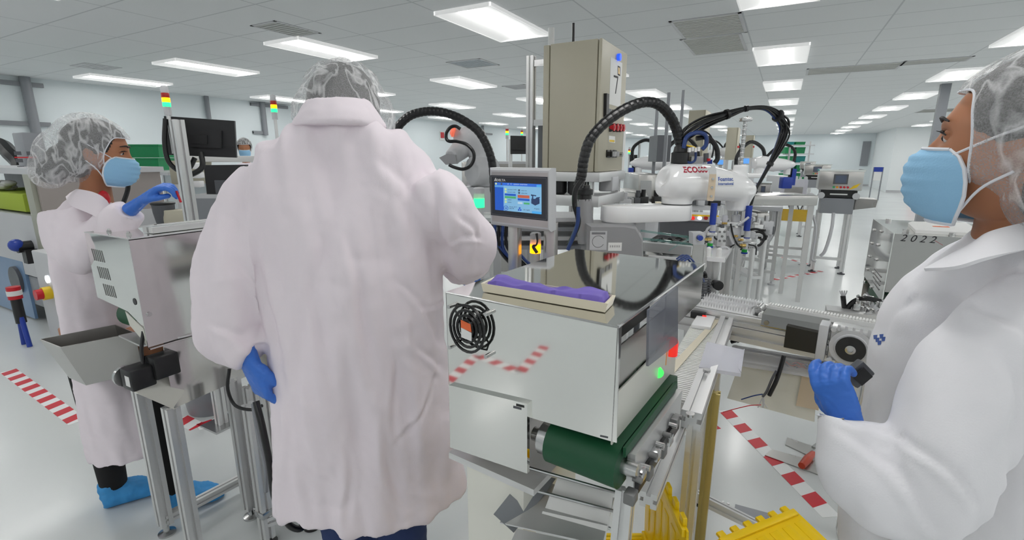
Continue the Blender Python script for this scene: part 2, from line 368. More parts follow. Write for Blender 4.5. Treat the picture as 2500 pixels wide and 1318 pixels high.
# ---- things fixed to the left wall
def wx(px, py): return atx(px, py, X0)
def conduit(px, y0, y1, label, r=0.045):
    a, b = wx(px, y0), wx(px, y1); g = G().cyl((X0+0.06, a.y, CEIL), (X0+0.06, a.y, b.z), r); return O('wall_conduit', g, M['mgrey'], label, 'conduit')
conduit(58, 200, 330, 'grey conduit running down the left wall to the electrical panel', 0.07)
conduit(500, 240, 290, 'grey conduit on the wall above the black monitor')
conduit(636, 250, 330, 'grey conduit on the left wall beside the left ear of the central person', 0.06)
conduit(1176, 310, 400, 'thin grey conduit on the wall behind the arched black hose')
def rail(pa, pb, label):
    a, b = wx(*pa), wx(*pb); z = (a.z+b.z)/2
    O('wall_rail', G().bb((X0, a.y, z-0.035), (X0+0.05, b.y, z+0.035)).bb((X0, a.y, z-0.012), (X0+0.055, b.y, z+0.012)), M['mgrey'], label, 'rail')
rail((-60, 197), (103, 207), 'upper grey strut rail on the left wall by the ceiling')
rail((-60, 296), (122, 305), 'lower grey strut rail on the left wall above the electrical panel')
rail((610, 255), (700, 262), 'short grey strut rail on the wall by the second light tower')
rail((616, 322), (646, 325), 'short lower strut rail on the wall right of the black monitor')
rail((1130, 322), (1200, 328), 'short strut rail on the wall behind the arched black hose')
pa, pb = atx(52, 323, -6.6), atx(122, 410, -6.6)
t = T('electrical_panel', 'grey electrical panel box below the wall conduit at far left', 'electrical panel', (-6.7, pa.y, pb.z))
P(t, 'box', G().bb((-6.85, pa.y, pb.z), (-6.6, pb.y, pa.z), 0.01), M['mgrey'])
g = G()
for k in range(3):
    for j in range(2): g.box((-6.597, pb.y-0.22+j*0.09, pa.z-0.2-k*0.07), (0.008, 0.05, 0.035))
P(t, 'meter', g, M['dgrey']); P(t, 'label_strip', G().box((-6.597, pb.y-0.17, pa.z-0.24), (0.004, 0.16, 0.012)), M['red'])
# ================================================================== left packing machine (polished steel on aluminium legs)
LX1, LX0, LY0, LY1 = -1.845, -2.16, 0.757, 1.26
t = T('packing_machine', 'polished steel packing machine on aluminium legs in front of the woman at left', 'machine', ((LX0+LX1)/2, 0.95, 0))
zt, zb = 1.26, 0.885
# upper cover: thin sheets, open below towards the roller
g = G()
g.prism([(LX1, LY0, zb), (LX1, LY1, zb), (LX1, LY1, zt), (LX1, LY0, zt)], (-0.004, 0, 0))
g.prism([(LX1, LY0, zb-0.006), (LX1, LY1, zb-0.006), (LX1+0.012, LY1, zb-0.006), (LX1+0.012, LY0, zb-0.006)], (0, 0, 0.004))
cov = P(t, 'side_cover', g, M['mirror2'])
g = G(); g.prism([(LX0, LY0, 1.02), (LX1-0.10, LY0, 1.0), (LX1-0.004, LY0, 0.955), (LX1-0.004, LY0, zt-0.003), (LX0, LY0, zt-0.003)], (0, 0.004, 0))
fc = P(t, 'front_cover', g, M['mirror'])
g = G()
for r_ in range(3):
    for k in range(6):
        x = LX0+0.030+r_*0.018+k*0.0145; z = 1.205-r_*0.062
        g.prism([(x, LY0-0.001, z), (x+0.005, LY0-0.001, z), (x+0.013, LY0-0.001, z-0.042), (x+0.008, LY0-0.001, z-0.042)], (0, 0.001, 0))
P(fc, 'louvre_slots', g, M['slot']); P(fc, 'round_hole', G().cyl((LX1-0.035, LY0-0.0012, 1.045), (LX1-0.035, LY0+0.002, 1.045), 0.012), M['black'])
g = G(); g.prism([(LX1-0.13, LY0+0.004, 0.995), (LX1-0.02, LY0+0.004, 0.95), (LX1-0.012, LY0+0.004, zb), (LX1-0.115, LY0+0.004, 0.945)], (0, 0.003, 0)); P(t, 'roller_guard', g, M['panel'])
g = G().bb((LX0, LY0, zt-0.003), (LX1, LY1, zt)); top = P(t, 'top_cover', g, M['mirror'])
g = G().bb((LX0, LY0, zt), (LX0+0.004, LY1, zt+0.003)).bb((LX1-0.004, LY0, zt), (LX1+0.001, LY1, zt+0.004)).bb((LX0, LY0-0.001, zt), (LX1, LY0+0.003, zt+0.003)); P(t, 'cover_edge', g, M['alu'])
for q in ((LX0+0.06, LY0+0.05), (LX0+0.20, LY0+0.05), (LX0+0.06, LY0+0.2)):
    P(t, 'bolt', G().cyl((*q, zt), (*q, zt+0.006), 0.008, n=6).cyl((*q, zt+0.006), (*q, zt+0.012), 0.005, n=8), M['steel'])
P(t, 'cover_screw', G().cyl((LX1, LY0+0.02, 1.0), (LX1+0.004, LY0+0.02, 1.0), 0.008, n=10), M['steel'])
# lid rails with the post clamp lying along the top
g = G(); ya, yb = LY0+0.10, LY1+0.10
for k, (x, z) in enumerate(((LX1-0.075, zt+0.012), (LX1-0.115, zt+0.012))): g.box((x, (ya+yb)/2, z), (0.026, yb-ya, 0.02))
P(t, 'lid_rail', g, M['alu'])
P(t, 'roller', G().cyl((LX0+0.11, LY0+0.05, 0.965), (LX0+0.25, LY0+0.05, 0.965), 0.045, n=24), M['belt'])
P(t, 'roller_shaft', G().cyl((LX0+0.09, LY0+0.05, 0.965), (LX0+0.27, LY0+0.05, 0.965), 0.014), M['steel'])
# lower box
LB = LY0+0.045
g = G()
g.prism([(LX1+0.002, LB, 0.635), (LX1+0.002, LY1, 0.655), (LX1+0.002, LY1, 0.875), (LX1+0.002, LB, 0.875)], (-0.004, 0, 0))
g.prism([(LX1, LB, 0.635), (LX1-0.20, LB-0.02, 0.70), (LX1-0.20, LB+0.3, 0.70), (LX1, LY1, 0.65)], (0, 0, 0.004))
g.bb((LX0, LB+0.11, 0.69), (LX0+0.004, LY1, 0.90)); g.bb((LX0, LY1-0.004, 0.66), (LX1, LY1, zt-0.01)).bb((LX0, LY0+0.2, zb), (LX0+0.003, LY1, zt-0.01))
P(t, 'lower_box', g, M['mirror2'])
# discharge ledge under the cover
g = G(); g.prism([atz(290, 822, 0.885), atz(345, 848, 0.885), atz(500, 812, 0.885), atz(420, 795, 0.885)], (0, 0, 0.006)); P(t, 'ledge', g, M['alu'])
# motor
mc = atd(338, 918, 1.52)
g = G().box(mc, (0.075, 0.075, 0.075), 0.0, 0.008).box(mc+V((0.02, 0.07, 0.02)), (0.06, 0.08, 0.08), 0, 0.006); mo = P(t, 'drive_motor', g, M['black'])
P(mo, 'motor_flange', G().cyl(mc+V((-0.05, -0.02, 0)), mc+V((-0.036, -0.02, 0)), 0.036), M['steel'])
P(mo, 'rating_label', G().box(mc+V((0.015, -0.0385, 0)), (0.028, 0.001, 0.036)), M['paper'])
P(t, 'motor_bracket', G().prism([mc+V((-0.05, -0.03, -0.04)), mc+V((0.05, -0.03, -0.04)), V((LX1, LB, 0.63)), V((LX1-0.02, LB+0.12, 0.65)), mc+V((-0.05, 0.1, -0.04))], (0, 0, 0.004)), M['panel'])
P(t, 'motor_cable', G().tube([mc+V((0, 0.02, 0.03)), mc+V((-0.02, 0.03, 0.08)), mc+V((-0.03, 0.05, 0.14))], 0.006), M['rubber'])
# frame
g0 = [(LX1-0.025, LY0+0.045), (LX1-0.235, LY0+0.045), (LX1-0.02, LY0+0.275), (LX1-0.19, LY0+0.5)]
for (x, y), z in zip(g0, (0.635, 0.70, 0.66, 0.70)):
    g = G(); profile_bar(g, None, (x, y, 0.045), (x, y, z), 0.045); lg = P(t, 'leg', g, M['alu'])
    P(lg, 'foot', G().lathe([(0.032, 0), (0.032, 0.008), (0.012, 0.014), (0.008, 0.05)], (x, y, 0)), M['steel'])
g = G()
for a, b in ((2, 3), (1, 3)): profile_bar(g, None, (*g0[a], 0.07), (*g0[b], 0.07), 0.035)
P(t, 'cross_rail', g, M['alu'])
# hopper tray reaching towards the viewer
g = G(); a, b, c, d = atz(96, 828, 0.87), atz(147, 848, 0.87), atz(330, 812, 0.87), atz(282, 792, 0.87)
lo = [V((q.x, q.y, 0.70)) for q in (a, b, c, d)]; cen = sum((q for q in lo), V())/4
lo = [cen+(q-cen)*0.80+V((0.0, 0.03, 0)) for q in lo]
top_ = [a, b, c, d]; th = 0.004
g.loft([lo, top_], cap=False); inn = [q+(V((cen.x, cen.y, q.z))-q).normalized()*th for q in top_]; inl = [q+(V((cen.x, cen.y, q.z))-q).normalized()*th+V((0, 0, th)) for q in lo]
bm = g.bm; vs = [bm.verts.new(p) for p in inn]; vl = [bm.verts.new(p) for p in inl]; bv = list(bm.verts)
for i in range(4):
    j = (i+1) % 4; bm.faces.new((vs[i], vs[j], vl[j], vl[i])); bm.faces.new((bv[4+i], bv[4+j], vs[j], vs[i]))
bm.faces.new(vl); bm.faces.new([bv[i] for i in range(4)])
P(t, 'hopper_tray', g, M['brushed'])
# second small aluminium stand behind the central person, with levelling feet and cables
t = T('aluminium_stand', 'low aluminium profile stand with levelling feet behind the left glove of the central person', 'stand', (-1.7, 1.07, 0))
pts = [(-1.80, 1.06), (-1.66, 0.97), (-1.585, 1.12), (-1.76, 1.20)]
for x, y in pts:
    g = G(); profile_bar(g, None, (x, y, 0.03), (x, y, 0.62), 0.042); lg = P(t, 'leg', g, M['alu'])
    P(lg, 'foot', G().lathe([(0.035, 0), (0.035, 0.012), (0.014, 0.02), (0.01, 0.04)], (x, y, 0)), M['black'])
g = G()
for a, b in ((0, 1), (1, 2), (0, 3), (3, 2)): profile_bar(g, None, (*pts[a], 0.11), (*pts[b], 0.11), 0.04)
P(t, 'base_rail', g, M['alu'])
for q in pts[:3]: P(t, 'corner_bracket', G().box((q[0], q[1], 0.15), (0.05, 0.05, 0.03), 0, 0.005), M['steel'])
O('power_cable', G().tube([atd(625, 980, 1.45), atd(640, 1040, 1.42), atd(658, 1130, 1.40), atd(672, 1220, 1.40), atd(705, 1280, 1.40), atd(735, 1290, 1.42), atd(738, 1262, 1.46)], 0.011, n=10), M['rubber'], 'thick black cable hanging beside the stand below the blue left glove', 'cable')
O('power_cable', G().tube([atd(560, 900, 1.62), atd(556, 950, 1.6), atd(575, 990, 1.6), atd(615, 1000, 1.6), atd(640, 990, 1.6)], 0.006), M['rubber'], 'thin black cable looping behind the back leg of the left machine', 'cable')
O('power_cable', G().tube([atd(618, 985, 1.5), atd(630, 1060, 1.48), atd(648, 1140, 1.46), atd(650, 1200, 1.46)], 0.007), M['mgrey'], 'grey cable running down next to the thick black cable', 'cable')
# ================================================================== monitor on its pole, with the light tower
pp = atd(462, 560, 2.55); pt = atd(440, 292, 2.55)
px_, py_ = (pp.x+pt.x)/2, (pp.y+pt.y)/2
t = T('monitor_stand', 'tall aluminium post carrying the black monitor above the left machine', 'post', (px_, py_, 0))
g = G(); profile_bar(g, None, (px_, py_, 0.0), (px_, py_, pt.z), 0.05); P(t, 'post', g, M['alu'])
P(t, 'base_plate', G().box((px_, py_, 0.006), (0.16, 0.16, 0.012)), M['steel'])
def panel4(dep, q, thick, g=None, back=True):
    """a flat slab whose face passes through four photo corners: the left pair at one distance, the right pair at another"""
    a = [atd(x, y, d) for (x, y), d in zip(q, dep)]; n = (a[1]-a[0]).cross(a[3]-a[0]).normalized()
    if n.dot(O0-a[0]) < 0: n = -n
    return (g or G()).prism(a, -n*thick), a, n
def monitor(q, dep, label, arm=None):
    c = atd((q[0][0]+q[2][0])/2, q[2][1], dep[0]); t = T('monitor', label, 'monitor', c)
    g, a, n = panel4(dep, q, 0.03); P(t, 'back_shell', g, M['monitor'])
    u = a[1]-a[0]; w = a[3]-a[0]; g = G()
    g.prism([a[0]+u*0.16+w*0.28, a[0]+u*0.82+w*0.28, a[0]+u*0.82+w*0.75, a[0]+u*0.16+w*0.75], n*0.018)
    g.prism([a[0]+u*0.02+w*0.72, a[0]+u*0.98+w*0.72, a[0]+u*0.98+w*0.76, a[0]+u*0.02+w*0.76], n*0.006); P(t, 'rear_housing', g, M['monitor'])
    g = G().prism([a[0]+u*0.36+w*0.42, a[0]+u*0.62+w*0.42, a[0]+u*0.62+w*0.66, a[0]+u*0.36+w*0.66], n*0.03); P(t, 'vesa_mount', g, M['black'])
    g, _, _ = G(), 0, 0; g.prism([p-n*0.0301+(sum((x for x in a), V())/4-p)*0.04 for p in a], -n*0.001); P(t, 'screen', g, M['dgrey'])
    return t, a, n
mt, ma, mn = monitor([(400, 283), (572, 295), (577, 385), (404, 378)], (2.62, 2.72, 2.72, 2.62), 'black widescreen monitor seen from behind, left of the central person')
P(mt, 'cable', G().tube([atd(404, 290, 2.56), atd(402, 350, 2.55), atd(412, 395, 2.55), atd(440, 418, 2.56), atd(462, 410, 2.58), atd(476, 385, 2.6)], 0.012), M['rubber'])
P(mt, 'neck', G().tube([ma[3]*0.5+ma[2]*0.5+V((0, 0, 0.02)), ma[3]*0.5+ma[2]*0.5+mn*0.03-V((0, 0, 0.06)), V((px_, py_, 1.42))], 0.014), M['black'])
def light_tower(px, y0, y1, ypole, dep, label, lit=True, colors=True):
    """three-colour signal tower: cap top at photo row y0, base of lamps y1, pole foot ypole"""
    c = atd(px, y1, dep); zt = atd(px, y0, dep).z; zp = atd(px, ypole, dep).z if ypole else 0.0; h = zt-c.z; r = h*0.155
    t = T('signal_tower', label, 'signal light', (c.x, c.y, zp), 0, 'signal towers')
    x, y = c.x, c.y; seg = h*0.2
    P(t, 'pole', G().cyl((x, y, zp), (x, y, c.z-h*0.35), r*0.55, n=12), M['alu'])
    P(t, 'base', G().cyl((x, y, c.z-h*0.35), (x, y, c.z+h*0.02), r*0.95), M['lgrey'])
    for k, (nm, a, b) in enumerate((('green_lamp', 'greenl', 'greenoff'), ('amber_lamp', 'orangel', 'amberoff'), ('red_lamp', 'redl', 'redoff'))):
        z0 = c.z+h*0.02+seg*k; P(t, nm, G().lathe([(r, 0.0), (r*1.06, seg*0.1), (r*1.06, seg*0.85), (r, seg*0.97)], (x, y, z0)), M[a if lit and k < 2 else b])
    P(t, 'cap', G().lathe([(r, 0), (r, h*0.22), (r*0.8, h*0.3), (r*0.2, h*0.33)], (x, y, c.z+h*0.02+seg*3)), M['lgrey'])
    return t
light_tower(408, 205, 262, 375, 2.58, 'lit signal tower, red amber green, above the black monitor at left')
light_tower(670, 228, 275, None, 4.2, 'signal tower left of the hairnet of the central person')
light_tower(1238, 305, 330, None, 6.9, 'small signal tower on the left of the pair beyond the black hose arch')
light_tower(1274, 312, 330, None, 7.2, 'small signal tower on the right of the pair, nearest the cabinet post')
# ================================================================== far-left machine
t = T('enclosure_machine', 'long grey steel machine at the far left edge behind the woman', 'machine', (-6.3, 1.9, 0))
FY = 1.64; a = aty(0, 412, FY); b = aty(130, 412, FY); zc = 1.42
xl, xr = -7.9, -5.45
def fz(px, py): return aty(px, py, FY)
z_top = fz(100, 412).z; z_mid = fz(60, 595).z; z_tbl = fz(60, 520).z
g = G().bb((xl, FY, z_top-0.05), (xr, FY+1.0, z_top)); P(t, 'top_plate', g, M['lgrey'])
g = G().bb((fz(70, 500).x, FY, z_tbl-0.35), (fz(70, 500).x+0.14, FY+0.25, z_top-0.05)); P(t, 'pillar', g, mat('greenish_pillar', s2l(165, 166, 152), 0.4))
g = G().bb((fz(70, 500).x+0.15, FY+0.03, z_tbl-0.4), (xr-0.02, FY+0.97, z_top-0.05)); P(t, 'side_panel', g, mat('grey_brown_panel', s2l(158, 150, 146), 0.4))
g = G().bb((xl, FY+0.5, z_tbl), (fz(70, 500).x, FY+0.55, z_top-0.05)); P(t, 'inner_panel', g, M['dgrey'])
g = G().bb((xl, FY, z_mid-0.3), (xr, FY+1.0, z_tbl-0.02)); P(t, 'work_deck', g, M['lgrey'])
g = G().bb((xl, FY+0.02, 0.16), (xr, FY+1.0, z_mid-0.32), 0.01); bd = P(t, 'base_cabinet', g, M['mgrey'])
q0, q1 = fz(25, 620), fz(28, 745)
P(bd, 'blue_sheet', G().bb((fz(-60, 620).x, FY-0.002, fz(0, 745).z), (fz(50, 620).x, FY+0.02, fz(0, 625).z)), mat('blue_film', s2l(110, 140, 175), 0.3))
cc = fz(45, 682); P(bd, 'black_ring', G().lathe([(0.10, 0), (0.13, 0.0), (0.13, 0.04), (0.10, 0.04)], cc+V((0, -0.03, 0)), (0, 1, 0)).cyl(cc+V((0, -0.01, 0)), cc+V((0, 0.02, 0)), 0.1), M['dgrey'])
for x in (xl+0.3, -6.85, -5.9):
    P(t, 'foot', G().lathe([(0.08, 0), (0.08, 0.03), (0.025, 0.05), (0.025, 0.17)], (x, FY+0.12, 0)), M['black'])
ck = fz(78, 600); P(t, 'toggle_clamp', G().cyl(ck, ck+V((0, -0.1, 0)), 0.05).box(ck+V((0.06, -0.04, -0.08)), (0.09, 0.08, 0.12)), M['black'])
P(t, 'clamp_knob', G().ball(ck+V((0, -0.1, 0.02)), 0.055), M['blue'])
O('lime_tray', G().bb((fz(-40, 510).x-0.4, FY+0.03, z_tbl), (fz(48, 500).x, FY+0.45, z_tbl+0.16), 0.01), M['lime'], 'lime green tray on the deck of the far-left machine', 'tray')
random.seed(5); g = G()
for k in range(14): g.ball((fz(-40, 510).x+random.uniform(-0.3, 0.35), FY+0.1+random.uniform(-0.05, 0.08), z_tbl+0.19+random.uniform(0, 0.05)), (random.uniform(0.05, 0.1), 0.06, 0.03), 8)
O('cloth_pile', g, M['whitem'], 'pile of crumpled white wipes on the lime tray', 'cloth', kind='stuff')
hq = [atd(5, 355, 6.6), atd(25, 375, 6.5), atd(45, 395, 6.45)]
O('hose_bracket', G().tube([atd(-20, 352, 6.6)]+hq+[atd(52, 412, 6.4)], 0.09, n=8), M['black'], 'black hose end on top of the far-left machine', 'hose')
# beacon pole with red band
bp_ = atz(66, 843, 0); z1 = atd(72, 700, bp_.dot(FW)).z
t = T('barrier_tool', 'short grey pole with red and white head and two blue tipped feet on the floor', 'pole', bp_)
P(t, 'shaft', G().cyl(bp_+V((0, 0, 0.22)), bp_+V((0, 0, z1-0.1)), 0.02), M['mgrey']); P(t, 'sleeve', G().cyl(bp_+V((0, 0, 0.2)), bp_+V((0, 0, 0.42)), 0.035), M['black'])
P(t, 'head', G().cyl(bp_+V((0, 0, z1-0.1)), bp_+V((0, 0, z1)), 0.045), M['red']); P(t, 'band', G().cyl(bp_+V((0, 0, z1-0.07)), bp_+V((0, 0, z1-0.03)), 0.048), M['whitem'])
for s in (-1, 1): P(t, 'leg', G().cyl(bp_+V((0.06*s, 0, 0.0)), bp_+V((0.02*s, 0, 0.25)), 0.018), M['blue'])
# small enclosure behind the woman with push buttons
cq = atd(118, 720, 3.6)
t = T('control_box', 'grey floor cabinet with red and yellow button left of the coat hem of the woman', 'cabinet', (cq.x, cq.y, 0))
P(t, 'body', G().bb((cq.x-0.15, cq.y, 0), (cq.x+0.5, cq.y+0.3, atd(118, 615, 3.6).z), 0.01), M['lgrey'])
e = atd(128, 713, 3.58); P(t, 'emergency_button', G().cyl(e, e+V((0, -0.06, 0)), 0.05), M['yellowp']); P(t, 'button_head', G().cyl(e+V((0, -0.06, 0)), e+V((0, -0.1, 0)), 0.04), M['red'])
e = atd(126, 680, 3.58); P(t, 'white_lamp', G().cyl(e, e+V((0, -0.03, 0)), 0.03), M['whitel'])
# ---- left middle ground between the woman and the central person
def table_simple(name, label, corners, z, dep, h, mtl, cat='table', group=None, leg=0.05):
    pass
sp_ = atd(345, 418, 7.0); t = T('bench', 'pale workbench with a steel edge behind the raised glove, under the green bins', 'table', (sp_.x, sp_.y, 0))
P(t, 'top', G().box((sp_.x+0.1, sp_.y+0.3, sp_.z-0.02), (1.6, 0.8, 0.04)), M['lgrey'])
P(t, 'back_panel', G().box((sp_.x+0.1, sp_.y+0.6, sp_.z-0.42), (1.5, 0.03, 0.8)), WALLM)
for sx in (-0.65, 0.85):
    for sy in (0.0, 0.6): P(t, 'leg', G().bb((sp_.x+sx-0.03, sp_.y+sy-0.03, 0), (sp_.x+sx+0.03, sp_.y+sy+0.03, sp_.z-0.04)), M['alu'])
def tote(name, px0, px1, py0, py1, dep, label, m, lidm=None, group=None, deep=0.4):
    a, b = atd(px0, py1, dep), atd(px1, py0, dep); u = RT; w = (b-a).dot(RT); hgt = abs(b.z-a.z)
    t = T(name, label, 'bin', (a+RT*w/2+FW*deep/2).to_tuple()[:2]+(a.z,), YAW, group)
    g = G()
    r0 = [(-w/2*0.95, -deep/2*0.95, 0), (w/2*0.95, -deep/2*0.95, 0), (w/2*0.95, deep/2*0.95, 0), (-w/2*0.95, deep/2*0.95, 0)]
    r1 = [(x/0.95, y/0.95, hgt*0.9) for x, y, _ in r0]; g.loft([r0, r1]); P(t, 'body', g, m, local=True)
    P(t, 'rim', G().box((0, 0, hgt*0.93), (w*1.04, deep*1.04, hgt*0.13), None, hgt*0.03), lidm or m, local=True); return t
tote('storage_bin', 293, 385, 385, 416, 7.0, 'green plastic bin, lower of the two stacked left of the black monitor', M['gbin'], None, 'stacked green bins')
tote('storage_bin', 291, 385, 352, 384.5, 7.0, 'green plastic bin, upper of the two stacked left of the black monitor', M['gbin'], None, 'stacked green bins')
q = atd(405, 545, 4.4); w_ = 0.16
t = T('waste_bin', 'round dark grey waste bin behind the raised blue glove', 'bin', (q.x, q.y, q.z))
P(t, 'body', G().lathe([(0.07, 0), (0.085, 0.1), (0.09, 0.18)], (q.x, q.y, q.z)), M['dgrey']); P(t, 'rim', G().lathe([(0.09, 0.17), (0.096, 0.175), (0.096, 0.185), (0.088, 0.19)], (q.x, q.y, q.z)), M['black'])
q = atd(440, 545, 4.4)
O('junction_box', G().box((q.x, q.y, q.z+0.06), (0.2, 0.14, 0.13), YAW, 0.006), M['beige'], 'small beige box on the bench right of the dark waste bin', 'box')
tq = atd(415, 548, 4.4)
t = T('bench', 'low bench carrying the waste bin and the beige box beyond the left machine', 'table', (tq.x, tq.y, 0))
P(t, 'top', G().box((tq.x, tq.y+0.1, tq.z-0.02), (0.5, 0.44, 0.03), YAW), M['lgrey'])
for sx, sy in ((-0.2, -0.1), (0.2, -0.1), (-0.2, 0.28), (0.2, 0.28)): c = V((tq.x, tq.y, 0))+RT*sx+FW*sy; P(t, 'leg', G().bb((c.x-0.02, c.y-0.02, 0), (c.x+0.02, c.y+0.02, tq.z-0.03)), M['alu'])
# machine with dark panel behind the monitor
q = atd(500, 475, 5.2); z0 = q.z
t = T('assembly_machine', 'grey assembly machine with a dark tilted screen below the black monitor', 'machine', (q.x, q.y+0.3, 0))
a, b = atd(468, 475, 5.2), atd(640, 475, 5.2); dpt = 0.8
P(t, 'deck', G().prism([a, b, b+FW*dpt, a+FW*dpt], (0, 0, -0.04)), M['lgrey'])
P(t, 'front_panel', G().prism([a-V((0, 0, 0.04)), b-V((0, 0, 0.04)), b-V((0, 0, z0)), a-V((0, 0, z0))], FW*dpt*0.95), M['mgrey'])
gq, _, _ = panel4((5.28,)*4, [(497, 403), (600, 402), (600, 474), (505, 474)], 0.05); sc_ = P(t, 'dark_screen', gq, M['monitor'])
gq, _, _ = panel4((5.24,)*4, [(523, 440), (548, 440), (548, 473), (527, 473)], 0.03); P(t, 'small_display', gq, M['dgrey'])
gq, _, _ = panel4((5.7,)*4, [(410, 392), (478, 392), (478, 450), (420, 450)], 0.3); P(t, 'beige_housing', gq, M['beige'])
for k in range(3): c = atd(484, 405+k*22, 5.4); P(t, 'white_valve', G().box(c, (0.09, 0.09, 0.07), YAW, 0.012), M['white'])
P(t, 'white_cover', gq2 := G().box(atd(540, 388, 5.9), (0.9, 0.2, 0.07), YAW, 0.01), M['whitem'])
# grey bin on the floor
q = atz(480, 1010, 0)
t = T('waste_bin', 'round grey bin on the floor behind the left machine', 'bin', q)
P(t, 'body', G().lathe([(0.13, 0), (0.135, 0.02), (0.17, 0.42)], (q.x, q.y+0.1, 0), n=28), M['mgrey']); P(t, 'rim', G().lathe([(0.172, 0.4), (0.18, 0.41), (0.18, 0.44), (0.165, 0.44)], (q.x, q.y+0.1, 0), n=28), M['lgrey'])
# microscope arm by the face of the woman
q = atd(318, 430, 3.2)
t = T('microscope', 'black and steel microscope arm in front of the masked woman', 'microscope', (q.x, q.y, q.z-0.25))
P(t, 'lens_head', G().cyl(q-RT*0.04, q+RT*0.04, 0.03), M['steel']); P(t, 'gooseneck', G().tube([q+V((0, 0, -0.01))-RT*0.02, q+V((0, 0, -0.08))-RT*0.03, q+V((0, 0, -0.16))-RT*0.07, q+V((0, 0, -0.25))-RT*0.12], 0.014), M['rubber']); k_ = q-V((0, 0, 0.25))-RT*0.12; P(t, 'floor_stand', G().cyl((k_.x, k_.y, 0), k_, 0.018).cyl((k_.x, k_.y, 0), (k_.x, k_.y, 0.02), 0.12), M['mgrey'])
# ================================================================== main machine: polished cover over the green belt
def atp(px, py, p0, n):
    d = ray(px, py); return O0+d*((V(p0)-O0).dot(n)/d.dot(n))
ZT = 1.28
A = atz(1088, 712, ZT); B = atz(1510, 797, ZT); C = atz(1690, 640, ZT); D_ = atz(1400, 597, ZT)
ux = (B-A).normalized(); uy = V((-ux.y, ux.x, 0)); CW = (B-A).length; CL = (C-B).dot(uy)
def ms(x, y, z): return V((A.x, A.y, 0))+ux*x+uy*y+V((0, 0, z))
def fr(px, py, off=0.0): return atp(px, py, A-uy*off, uy)
t = T('conveyor_machine', 'polished steel machine cover over a green belt, right of the central person', 'machine', ms(CW/2, CL/2, 0), math.atan2(ux.y, ux.x))
th = 0.0019
mr = []
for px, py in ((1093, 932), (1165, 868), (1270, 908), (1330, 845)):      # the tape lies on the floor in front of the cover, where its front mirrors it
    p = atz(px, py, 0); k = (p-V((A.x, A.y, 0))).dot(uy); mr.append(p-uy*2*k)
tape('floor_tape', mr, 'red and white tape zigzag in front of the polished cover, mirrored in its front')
zr = fr(1505, 1081).z; zl = fr(1290, 1015).z
g = G(); g.prism([ms(0, 0, ZT), ms(CW, 0, ZT), ms(CW, CL, ZT), ms(0, CL, ZT)], (0, 0, -th)); tc = P(t, 'top_cover', g, M['mirror'])
g = G(); q = [ms(0, 0, ZT-0.001), ms(CW, 0, ZT-0.001), fr(1505, 1081), fr(1290, 1018), fr(1290, 986), fr(1095, 938)]
g.prism(q, uy*th); fcov = P(t, 'front_cover', g, M['mirror'])
g = G(); g.tube([ms(0, 0, ZT-0.001), ms(CW, 0, ZT-0.001)], 0.0019, n=6, spline=False).tube([ms(CW, 0, ZT), ms(CW, CL, ZT)], 0.0026, n=6, spline=False); P(t, 'folded_edge', g, M['steel'])
g = G(); g.prism([ms(CW, 0, ZT), ms(CW, 0.0143, ZT), ms(CW, 0.0143, zr+0.013), ms(CW, 0, zr)], -ux*th); g.prism([ms(CW, 0.2336, ZT-th), ms(CW, CL, ZT-th), ms(CW, CL, atp(1680, 765, ms(CW, 0, 0), ux).z), ms(CW, 0.2336, atp(1680, 765, ms(CW, 0, 0), ux).z)], -ux*th); g.prism([ms(0, 0, ZT-th), ms(0, CL, ZT-th), ms(0, CL, 1.0), ms(0, 0, 1.0)], ux*th); g.prism([ms(0, CL, ZT-th), ms(CW, CL, ZT-th), ms(CW, CL, atp(1680, 765, ms(CW, 0, 0), ux).z), ms(0, CL, atp(1680, 765, ms(CW, 0, 0), ux).z)], -uy*th); P(t, 'side_cover', g, M['mirror2'])
g = G(); q = atp(1530, 830, ms(CW-0.0389, 0, 0), ux); zq = lambda py: atp(1550, py, ms(CW-0.013, 0, 0), ux).z; g.prism([ms(CW-0.013, 0.0195, zq(815)), ms(CW-0.013, CL*0.7, zq(815)), ms(CW-0.013, CL*0.7, zq(905)), ms(CW-0.013, 0.0195, zq(905))], -ux*0.0026)
P(t, 'white_baffle', G().prism([ms(CW-0.0078, 0.0195, zq(906)), ms(CW-0.0078, CL*0.7, zq(906)), ms(CW-0.0078, CL*0.7, zq(1075)), ms(CW-0.0078, 0.0195, zq(1075))], -ux*0.0026), M['panel'])
P(t, 'inner_panel', g, M['brushed'])
g = G(); g.prism([ms(CW-0.026, 0.0195, ZT-0.013), ms(CW-0.026, 0.2207, ZT-0.013), ms(CW-0.026, 0.2207, zq(815)), ms(CW-0.026, 0.0195, zq(815))], -ux*0.1298); P(t, 'drive_unit', g, M['black'])
# lower left access panel
g = G(); q = [fr(1096, 940, 0.0078), fr(1287, 986, 0.0078), fr(1287, 1156, 0.0078), fr(1099, 1092, 0.0078)]; g.prism(q, uy*0.0078); ap = P(t, 'access_panel', g, M['mirror'])
P(ap, 'panel_label', G().prism([fr(1253, 990, 0.0125), fr(1273, 995, 0.0125), fr(1273, 1001, 0.0125), fr(1253, 996, 0.0125)], uy*0.0004), M['dgrey'])
P(fcov, 'corner_label', G().prism([fr(1465, 1062, 0.0005), fr(1484, 1066, 0.0005), fr(1484, 1070, 0.0005), fr(1465, 1066, 0.0005)], uy*0.0004), M['dgrey'])
